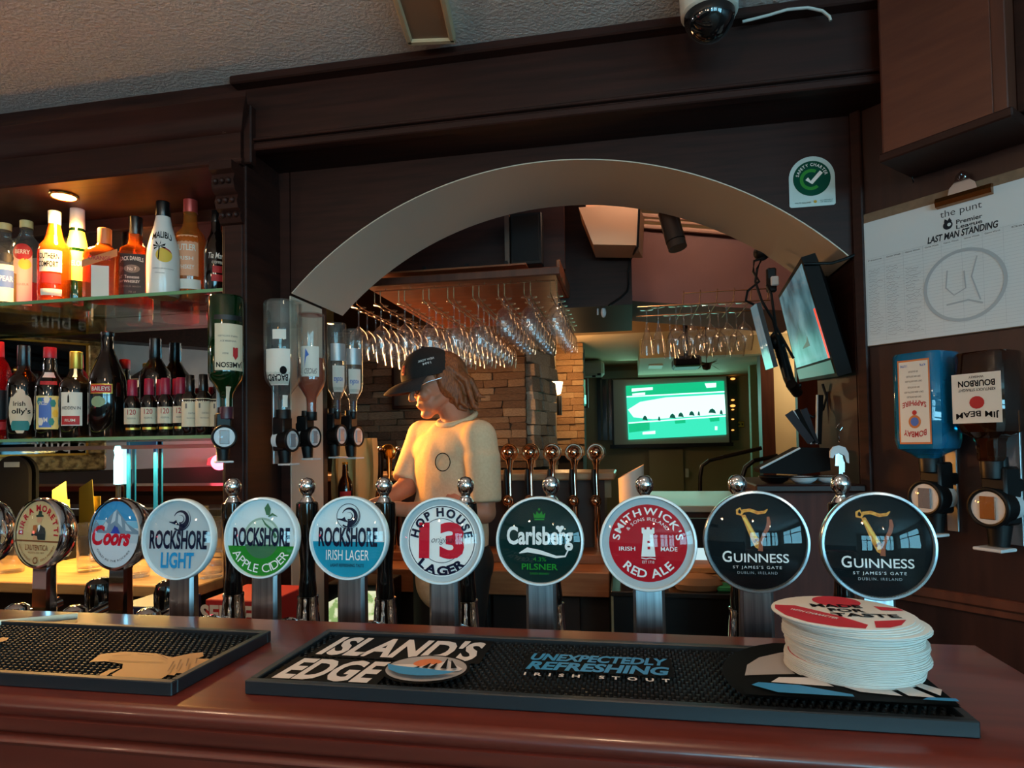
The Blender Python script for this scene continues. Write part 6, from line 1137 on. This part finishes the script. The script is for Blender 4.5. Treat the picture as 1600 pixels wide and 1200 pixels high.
ob = ob2
COP = mat('rose_chrome', (226, 200, 180), .08, 1.0)
TR_ = .0425
for i, px in enumerate((796, 829, 863, 897, 931)):
    p = at(px, 707, 2.93); t = thing('chrome_tap', '%s of the five round chrome taps right of the bartender' % ('leftmost', 'second from left', 'middle', 'second from right', 'rightmost')[i], 'beer tap', (p.x, 2.93, zsh+.04), group='chrome taps on the opposite bar')
    zb_ = p.z-(zsh+.04); zk = at(px, 782, 2.93).z-(zsh+.04)
    obj('badge_back', G().lathe([(.012, -.028), (.030, -.024), (.040, -.010), (.0425, 0), (.0425, .010), (.038, .016), (.034, .016), (.033, .010), (.03, .008)], 32, Matrix.Translation((0, 0, zb_)) @ Matrix.Rotation(math.pi/2, 4, 'X')), COP, t, 50); obj('boss', G().sph((0, -.012, zb_), .028, 18, 10), COP, t, 60)
    obj('neck', G().tube([(0, 0, zb_-.03), (0, 0, zb_-.06), (0, -.004, zb_-.11), (.002, -.01, zk)], [.022, .013, .011, .012], 14), COP, t, 50); obj('lever', G().tube([(-.010, -.045, zb_-.075), (-.010, -.05, zb_-.12), (-.008, -.05, zk+.03)], [.009, .012, .010], 12), BLACK, t, 50)
    obj('valve', G().sph((-.004, -.03, zk), .021, 16, 10).torus(.022, .005, Matrix.Translation((-.004, -.03, zk)) @ Matrix.Rotation(math.pi/2, 4, 'X'), 20, 6), COP, t, 50); obj('spout', G().cyl((-.004, -.034, zk-.01), (-.004, -.03, zk-.09), .006, .005, 10), COP, t, 40); obj('column', G().cyl((0, .02, 0), (0, .0, zk), .018, .014, 16), COP, t, 40)
GLD = mat('gold_metal', (214, 160, 84), .2, 1.0)
for i, px in enumerate((582, 608)):
    p = at(px, 706, 2.92); t = thing('gold_tap', '%s gold tap left of the bartender' % ('left', 'right')[i], 'beer tap', (p.x, 2.92, zsh+.04), group='gold taps on the opposite bar'); zb_ = p.z-(zsh+.04)
    obj('badge_back', G().lathe([(.01, -.026), (.028, -.022), (.038, -.008), (.038, .010), (.032, .014)], 24, Matrix.Translation((0, 0, zb_)) @ Matrix.Rotation(math.pi/2, 4, 'X')), GLD, t, 50); obj('neck', G().tube([(0, 0, zb_-.02), (0, 0, zb_-.12), (0, -.02, zb_-.2), (0, -.02, 0)], [.016, .010, .014, .016], 12), GLD, t, 50); obj('spout', G().tube([(0, -.03, zb_-.19), (0, -.06, zb_-.2), (0, -.065, zb_-.27)], .008, 10), COP, t, 50)
for i, px in enumerate((567, 594, 623)):
    p = at(px, 730, 2.9); t = thing('beer_pump', 'black beer pump with chrome ball, %s of three by the gold taps' % ('left', 'middle', 'right')[i], 'beer pump', (p.x, 2.9, zsh+.04)); h_ = at(px, 700, 2.9).z-(zsh+.04); obj('grip', G().lathe([(.010, h_-.17), (.016, h_-.1), (.018, h_-.03), (.012, h_-.018)], 16), BLACK, t, 40); obj('ball', G().sph((0, 0, h_-.004), .014), CHROME, t, 60); obj('post', G().cyl((0, 0, 0), (0, 0, h_-.17), .018, seg=14), COP, t, 40)
# cup, brown bottle, cloths, drinks poster
p = at(987, 790, 2.75); cu_ = thing('paper_cup', 'tall off-white cut-open cup standing behind the red badge', 'cup', (p.x, 2.62, at(987, 800, 2.62).z-.12)); h_ = at(987, 726, 2.62).z-cu_.location.z; g = G(); pr_lo = []; 
R0 = 18*mpp(p)
ra = [[Vector((R0*.95*math.cos(a), R0*.95*math.sin(a), 0)) for a in np.linspace(0, 6.283, 25)[:-1]], [Vector((R0*1.05*math.cos(a), R0*1.05*math.sin(a), h_-.055+.055*(math.cos(a)*.5+.5))) for a in np.linspace(0, 6.283, 25)[:-1]]]
obj('shell', G().ring(ra, True, False), mat('cup_cream', (236, 214, 196), .5), cu_, 50); obj('base', G().lathe([(R0*.95, 0), (R0*.95, .004)], 24), MATS['cup_cream'], cu_)
bx0 = thing('wooden_box', 'dark wooden box under the off-white cup', 'box', (cu_.location.x, 2.62, zw)); obj('case', G().bb((-.05, -.045, .0005), (.05, .05, cu_.location.z-zw-.0005), .003), WOOD, bx0, 20); obj('lid_edge', G().bb((-.053, -.048, cu_.location.z-zw-.012), (.053, .053, cu_.location.z-zw-.008)), WOODR, bx0, 0)
p = at(540, 790, 2.5); Hb = at(540, 722, 2.5).z-at(540, 800, 2.5).z
BRG = clear('brown_beer_glass', (120, 60, 24), base=.06, edge=.5, power=3, body=.3, bodyrgb=(60, 26, 10))
stn = thing('side_shelf', 'small dark side shelf below the measures, holding bottle and cloth', 'shelf', (p.x-.02, 2.5, 0)); zst = at(540, 800, 2.5).z; obj('top', G().bb((-.14, -.455, zst-.02), (.16, .14, zst), .003), WOOD, stn, 20); obj('bracket', G().bb((.0, -.455, zst-.08), (.02, -.2, zst-.02)), BLACK, stn, 0)
Bb = Bottle('beer_bottle', 'brown beer bottle standing below the archway measures', [(.92, 0), (1, .02), (1, .50), (.8, .62), (.45, .72), (.36, .95), (.40, .96), (.40, 1)], Hb, .031, BRG, .95, LGOLD, (p.x, 2.5, zst+.0005)); Bb.label(-.8, .8, .15, .42, LRED)
p2_ = at(552, 760, 2.62); cl2 = thing('folded_cloth', 'yellow-cream folded cloth hanging behind the measures', 'cloth', (p2_.x, 2.62, zst)); rc_ = random.Random(5); rows = []
for j in range(9):
    z = j/8; rows.append([Vector(((i/14-.5)*.20*(1+.15*math.sin(z*3)), .022*math.sin(i*1.25+z*1.5)+.02*z, z*(at(552, 685, 2.62).z-zst))) for i in range(15)])
obj('drape', G().quadstrip(rows), mat('cloth_cream', (226, 196, 128), .85), cl2, 60)
fr_ = thing('drinks_cooler', 'lit drinks cooler with pale green leafy panel, low behind the teal badge', 'cooler', (at(540, 950, 2.4).x, 2.45, 0)); a_, b_ = at(508, 975, 2.35), at(592, 918, 2.35); obj('case', G().bb((a_.x-.02, 2.38, 0), (b_.x+.0, 2.6, b_.z), .004), BLACK, fr_, 20, True); obj('lit_panel', G().ring([[at(508, 1010, 2.36), at(588, 1010, 2.36), at(588, 925, 2.36), at(545, 924, 2.36), at(511, 942, 2.36)], [q_+Vector((0, .015, 0)) for q_ in (at(508, 1010, 2.36), at(588, 1010, 2.36), at(588, 925, 2.36), at(545, 924, 2.36), at(511, 942, 2.36))]]), noisy('leafy_print', (150, 180, 110), (236, 240, 196), (1, 1, 1), 22, .4, contrast=(.42, .5)), fr_, 0, True)
MATS['leafy_print'].node_tree.nodes['Principled BSDF'].inputs['Emission Strength'].default_value = .7; MATS['leafy_print'].node_tree.links.new([n for n in MATS['leafy_print'].node_tree.nodes if n.type == 'VALTORGB'][0].outputs[0], MATS['leafy_print'].node_tree.nodes['Principled BSDF'].inputs['Emission Color'])
# lights of the inner room; all but the bar spot are added, without fittings
lamp('inner_warm_wash', 'AREA', (-1.6, 3.0, 1.62), 13, (1, .5, .2), .35, (-.2, 2.8, 1.7))
lamp('inner_warm_left', 'SPOT', (-1.5, 2.45, 1.5), 95, (1, .40, .07), .12, (-.3, 2.3, 1.25), 42, .6)
lamp('inner_fill_warm', 'POINT', (-.2, 3.2, 2.3), 10, (1, .62, .36), .12)
lamp('inner_bar_spot', 'SPOT', tuple(at(893, 474, 2.9)), 16, (1, .6, .3), .03, (at(893, 474, 2.9).x, 2.85, 0), 130, .8)
lamp('far_room_fill', 'POINT', (.6, 6.6, 2.2), 14, (1, .85, .6), .15)
lamp('bright_wall_fill', 'POINT', (at(1230, 600, 6).x+.3, 5.9, 2.0), 10, (1, .8, .5), .1)

t = thing('recessed_lamp', 'warm recessed lamp added out of view behind the arch to light the bulkhead', 'ceiling light', (.05, 2.42, 2.515)); obj('lamp_disc', G().lathe([(.0005, -.004), (.04, -.002), (.04, .004)], 20), mat('arch_fill_lamp', (255, 190, 130), .5, emit=(255, 176, 110), es=12), t, 40); obj('bezel', G().torus(.044, .006, None, 24, 6), CHROME, t, 40)  # unseen lamp added to brighten the plum bulkhead and duct cover
lamp('arch_fill_light', 'POINT', (.05, 2.42, 2.46), 6, (1, .66, .48), .04)

# =================================================================== BARTENDER
from mathutils.bvhtree import BVHTree
YP = 2.32
def Q(px, py, dy=0.0): return at(px, py, YP+dy)
def blob(name, prims, voxel, m, parent=None, smooth=3, world=True):
    """overlapping rounded pieces fused into one continuous skin"""
    g = G()
    for p in prims:
        if p[0] == 'cap':
            _, a, b, ra, rb = p; g.cyl(a, b, ra, rb, 20); g.sph(a, ra, 20, 12); g.sph(b, rb, 20, 12)
        elif p[0] == 'cone':
            _, a, b, ra, rb = p; g.cyl(a, b, ra, rb, 24)
        elif p[0] == 'ell':
            _, c, R, M = p; g2 = G().sph((0, 0, 0), 1, 24, 16); g.add([Vector(c)+M @ Vector((v[0]*R[0], v[1]*R[1], v[2]*R[2])) for v in g2.v], g2.f)
    me = bpy.data.meshes.new(name); me.from_pydata(g.v, [], g.f); o = bpy.data.objects.new(name, me); COL.objects.link(o)
    bm = bmesh.new(); bm.from_mesh(me); bmesh.ops.recalc_face_normals(bm, faces=bm.faces[:]); bm.to_mesh(me); bm.free()
    r = o.modifiers.new('r', 'REMESH'); r.mode = 'VOXEL'; r.voxel_size = voxel
    s = o.modifiers.new('s', 'SMOOTH'); s.factor = .5; s.iterations = smooth
    me2 = bpy.data.meshes.new_from_object(o.evaluated_get(bpy.context.evaluated_depsgraph_get())); bpy.data.objects.remove(o)
    me2.shade_smooth(); me2.materials.clear(); me2.name = name; me2.materials.append(m); return me2
pe = thing('person', 'person in black cap and cream T-shirt looking down behind the taps', 'person', (Q(700, 700).x, YP, 0))
SKIN = noisy('skin', (182, 116, 88), (194, 128, 98), (1, 1, 1), 20, .5)
fh = Vector((-.86, -.51, 0)).normalized(); lf = Vector((0, 0, 1)).cross(fh); pit = rad(15)
hf = fh*math.cos(pit)-Vector((0, 0, 1))*math.sin(pit); hu = fh*math.sin(pit)+Vector((0, 0, 1))*math.cos(pit); HM = Matrix((hf, lf, hu)).transposed()
Hc = Q(684, 600); h = lambda a, b, c: Hc+hf*a+lf*b+hu*c
I3 = Matrix.Identity(3)
neck = Q(716, 662, .01); Ls, Rs_ = Q(748, 682, -.10), Q(660, 676, .10)
Le, Re = Q(757, 800, -.13), Q(636, 760, .0)
LwH, RwH = Q(640, 797, -.26), Q(602, 783, -.10)
prims = [('ell', Hc+hu*.012-hf*.008, (.098, .075, .108), HM), ('ell', h(.042, 0, -.058), (.052, .053, .05), HM), ('ell', h(.068, 0, -.098), (.026, .028, .020), HM), ('cap', h(.05, .03, -.075), h(-.01, .055, -.045), .022, .026), ('cap', h(.05, -.03, -.075), h(-.01, -.055, -.045), .022, .026),
 ('cap', h(.094, 0, .012), h(.113, 0, -.030), .009, .012), ('ell', h(.106, .009, -.036), (.010, .008, .007), HM), ('ell', h(.106, -.009, -.036), (.010, .008, .007), HM), ('ell', h(.090, 0, -.058), (.012, .022, .006), HM), ('ell', h(.087, 0, -.068), (.012, .020, .007), HM),
 ('cap', h(.085, .045, .022), h(.094, .008, .018), .010, .010), ('cap', h(.085, -.045, .022), h(.094, -.008, .018), .010, .010), ('ell', h(.070, .042, -.028), (.022, .020, .022), HM), ('ell', h(.070, -.042, -.028), (.022, .020, .022), HM), ('ell', h(-.012, .079, -.012), (.018, .010, .030), HM), ('ell', h(-.012, -.079, -.012), (.018, .010, .030), HM),
 ('cap', h(-.025, 0, -.055), neck, .054, .058), ('cap', neck, Q(706, 720), .06, .10), ('cap', Rs_, Ls, .036, .044), ('cap', Q(690, 720, .05), Q(692, 870, .05), .09, .09), ('cap', Q(722, 720, -.05), Q(718, 870, -.05), .09, .09),
 ('cap', Ls, Le, .050, .040), ('cap', Le, LwH, .042, .027), ('cap', Rs_, Re, .038, .039), ('cap', Re, RwH, .040, .026)]
hipL, hipR = Q(722, 900, -.06), Q(688, 900, .06)
for hp in (hipL, hipR):
    kn = Vector((hp.x-.02, hp.y-.02, .47)); an = Vector((hp.x, hp.y, .07)); prims += [('cap', hp, kn, .085, .058), ('cap', kn, an, .056, .040), ('cap', an-Vector((0, 0, .03)), an+Vector((-.14, -.09, -.04)), .035, .026)]
# hands: palm, four unequal bent fingers and a thumb each
for w, d0, sd in ((RwH, Vector((-.80, -.45, -.30)), 1), (LwH, Vector((-.90, -.05, .10)), -1)):
    d0 = d0.normalized(); sv = d0.cross(Vector((0, 0, 1))).normalized()*sd; pv = Vector((0, 0, -1)); pm = w+d0*.055
    prims += [('cap', w+d0*.01, w+d0*.045, .025, .026), ('cap', pm-sv*.020, pm+sv*.022, .015, .015), ('cap', pm-sv*.022+d0*.03, pm+sv*.024+d0*.025, .0125, .0115)]
    for k_, (o_, l_) in enumerate(((-.027, .036), (-.009, .042), (.009, .039), (.026, .030))):
        a = pm+sv*o_+d0*.032; b = a+d0*l_*.8+pv*.012; c = b+d0*l_*.35+pv*l_*.65; prims += [('cap', a, b, .0095, .0088), ('cap', b, c, .0088, .0075)]
    a = w+d0*.03-sv*.026; b = a+d0*.035-sv*.02+pv*.01; c = b+d0*.028+sv*.004+pv*.012; prims += [('cap', a, b, .013, .0105), ('cap', b, c, .0105, .009)]
obj('body', blob('body', prims, .0048, SKIN, smooth=2), SKIN, pe, world=True)
SHIRT = noisy('cream_cotton', (222, 190, 152), (230, 200, 162), (1, 1, 1), 120, .85, bump=.1)
# T-shirt with drape folds
sp = [('cap', Q(714, 680, .0), Q(746, 686, -.09), .064, .062), ('cap', Q(714, 680, .0), Q(666, 682, .08), .064, .058), ('ell', Q(706, 706, -.01), (.205, .105, .10), Matrix.Rotation(rad(-35), 3, 'Z')), ('cap', Q(666, 680, .09), Q(746, 684, -.09), .058, .062), ('cap', Q(700, 690, .01), Q(726, 690, .0), .085, .085), ('ell', Q(706, 740, -.01), (.175, .118, .19), Matrix.Rotation(rad(-35), 3, 'Z')), ('ell', Q(702, 830, -.01), (.172, .126, .26), Matrix.Rotation(rad(-35), 3, 'Z')), ('cap', Q(706, 716, -.01), Q(700, 905, -.01), .118, .122),
 ('cap', Q(748, 684, -.10), Q(754, 735, -.12), .066, .066), ('cone', Q(752, 712, -.115), Q(757, 786, -.135), .068, .061), ('cap', Q(660, 680, .09), Q(648, 716, .06), .060, .056), ('cone', Q(654, 700, .075), Q(632, 752, .01), .060, .052)]
for a, b, r0, r1 in ((Q(764, 712, -.165), Q(770, 770, -.17), .010, .006),): sp.append(('cap', a, b, r0, r1))
shm = blob('t_shirt', sp, .0062, SHIRT, smooth=14); sh_o = obj('t_shirt', shm, SHIRT, pe, world=True)
bvh = BVHTree.FromPolygons([v.co.copy() for v in shm.vertices], [tuple(p.vertices) for p in shm.polygons])
def onshirt(px, py, lift=.0015):
    d = Vector(ray(px, py)).normalized(); hit = bvh.ray_cast(Vector(CAM), d)
    return hit[0]+hit[1]*lift if hit[0] else Q(px, py, -.15)
pts = [onshirt(692+11.5*math.cos(a), 722+14*math.sin(a)) for a in np.linspace(0, 6.283, 33)]; obj('chest_print', G().tube(pts, .0016, 6, False), INK, sh_o, 40, True)
# a broad collar band round the neck
cr = []
for i in range(25):
    a = 2*math.pi*i/24; c = Q(714, 654, .0); cr.append(c+Vector((.070*math.cos(a), .070*math.sin(a), .012*math.cos(a)+.024*math.sin(a))))
obj('collar', G().tube(cr, .0105, 8, False), SHIRT, sh_o, 60, True)
TRS = mat('black_trousers', (18, 17, 17), .7); tp = [('cap', Q(690, 880, .05), Q(722, 880, -.05), .118, .118)]
for hp in (hipL, hipR):
    kn = Vector((hp.x-.02, hp.y-.02, .47)); an = Vector((hp.x, hp.y, .12)); tp += [('cap', hp, kn, .105, .078), ('cone', kn, an, .078, .066)]
obj('trousers', blob('trousers', tp, .009, TRS, smooth=3), TRS, pe, world=True)
for hp in (hipL, hipR): obj('shoe', G().box((hp.x-.06, hp.y-.04, .035), (.27, .10, .07), Matrix.Rotation(math.atan2(.09, .14), 3, 'Z'), .02), BLACK, pe, 40, True)
# hair
HAIR = noisy('ginger_hair', (112, 58, 30), (160, 92, 50), (4, 4, 1), 60, .45, bump=.4); rh = random.Random(8)
hp_ = [('ell', h(-.03, .0, .03), (.095, .086, .09), HM), ('ell', h(-.055, .045, -.035), (.060, .045, .085), HM), ('ell', h(-.075, .0, -.04), (.055, .075, .085), HM), ('ell', h(-.055, -.045, -.035), (.060, .045, .085), HM), ('ell', h(-.010, .075, -.005), (.030, .020, .060), HM)]
for k_ in range(46):
    b_ = rh.uniform(-1, 1); a0 = h(-.03-rh.uniform(0, .05), .082*b_, .05); a1 = h(-.045-rh.uniform(0, .065), .088*b_+rh.uniform(-.01, .01), -.02); a2 = a1+Vector((rh.uniform(-.005, .03), rh.uniform(-.02, .01), -rh.uniform(.05, .095))); a3 = a2+Vector((rh.uniform(-.002, .025), rh.uniform(-.01, .01), -rh.uniform(.005, .022)))
    hp_ += [('cap', a0, a1, .010, .013), ('cap', a1, a2, .013, .009), ('cap', a2, a3, .009, .004)]
for k_ in range(12):
    a0 = h(.0-rh.uniform(0, .04), .080, .03); a1 = h(.005-rh.uniform(0, .05), .090, -.02-rh.uniform(0, .02)); a2 = h(-.02-rh.uniform(0, .05), .088, -.075-rh.uniform(0, .02)); hp_ += [('cap', a0, a1, .008, .010), ('cap', a1, a2, .010, .004)]
obj('hair', blob('hair', hp_, .0042, HAIR, smooth=1), HAIR, pe, world=True)
# cap
CAPM = noisy('cap_cloth', (20, 17, 17), (28, 24, 23), (1, 1, 1), 200, .85); Cc = h(.018, 0, .040); rows = []
for rr_, off in ((1.0, 0), (.965, -.001)):
    rr = []
    for j in range(10):
        b_ = (j/9)*math.pi/2*.995; rr.append([Cc+hf*(.112*rr_*math.cos(a)*math.cos(b_))+lf*(.092*rr_*math.sin(a)*math.cos(b_))+hu*((.106*rr_*math.sin(b_))-.012*(1-math.sin(b_))*(1-math.cos(a))*.5) for a in np.linspace(0, 2*math.pi, 33)[:-1]])
    rows.append(rr)
cg_ = G().ring(rows[0], True, True); capo = obj('cap', cg_, CAPM, pe, 60, True)
br = []
for (t_, ex, dz) in ((0, .0, .0), (.35, .028, -.004), (.7, .056, -.013), (1, .078, -.026)):
    row = []
    for i in range(17):
        a = rad(-72+144*i/16); e = ex*max(0, math.cos(a))**.6*1.0; row.append(Cc+hf*(.111*math.cos(a)+e)+lf*(.091*math.sin(a))+hu*(-.002+dz-.018*(math.sin(a)**2)*t_))
    br.append(row)
gb = G(); top = br; bot = [[p-hu*.004 for p in r] for r in br]; gb.quadstrip(top); gb.quadstrip(bot); gb.quadstrip([top[-1], bot[-1]]); gb.quadstrip([[r[0] for r in top], [r[0] for r in bot]]); gb.quadstrip([[r[-1] for r in top], [r[-1] for r in bot]])
obj('brim', gb, noisy('brim_cloth', (36, 24, 22), (46, 32, 29), (1, 1, 1), 200, .8), capo, 60, True)
obj('top_button', G().sph(Cc+hu*.107, .008, 12, 8, .6), CAPM, capo, 60, True)
# lettering on the cap's side and emblem at the front
def oncap(a, b_, lift=1.015): return Cc+hf*(.112*lift*math.cos(a)*math.cos(b_))+lf*(.092*lift*math.sin(a)*math.cos(b_))+hu*(.106*lift*math.sin(b_))
for t_, b0, w_ in (('NEW YORK', .52, .62), ('1994', .38, .3)):
    V, F = fit(t_, 0, 0, w_, .085, .01); gg = G(); gg.add([oncap(1.35-x, b0+y) for x, y in V], F); obj('lettering', gg, WHITE, capo, 0, True)
V, F = fit('B', 0, 0, .22, .34, .03); gg = G(); gg.add([oncap(.28-x, .36+y, 1.02) for x, y in V], F); obj('emblem', gg, mat('emblem_red', (190, 60, 46), .6), capo, 0, True)
# glasses
GLF = mat('spectacle_frame', (30, 28, 28), .3); SSV = mat('spectacle_silver', (214, 216, 220), .15, .9); sg = obj('spectacles', G().tube([h(.106, .010, .008), h(.110, 0, .010), h(.106, -.010, .008)], .002, 6), SSV, pe, 60, True)
for s_ in (-1, 1): obj('temple_arm', G().tube([h(.092, s_*.062, .008), h(.05, s_*.083, .014), h(-.01, s_*.090, .016)], .0030, 8), SSV, sg, 60, True)
for s_ in (-1, 1):
    c = h(.100, s_*.035, .0); obj('rim', G().tube([c+lf*(.027*math.cos(a))+hu*(.020*math.sin(a))-hf*(.010*abs(math.cos(a))) for a in np.linspace(0, 6.283, 25)], .0016, 6, False), GLF, sg, 60, True)
    rows_ = [[c+lf*(.026*q*math.cos(a))+hu*(.019*q*math.sin(a)) for a in np.linspace(0, 6.283, 25)[:-1]] for q in (.02, 1)]; obj('lens', G().ring(rows_, True, False), LENS, sg, 0, True)
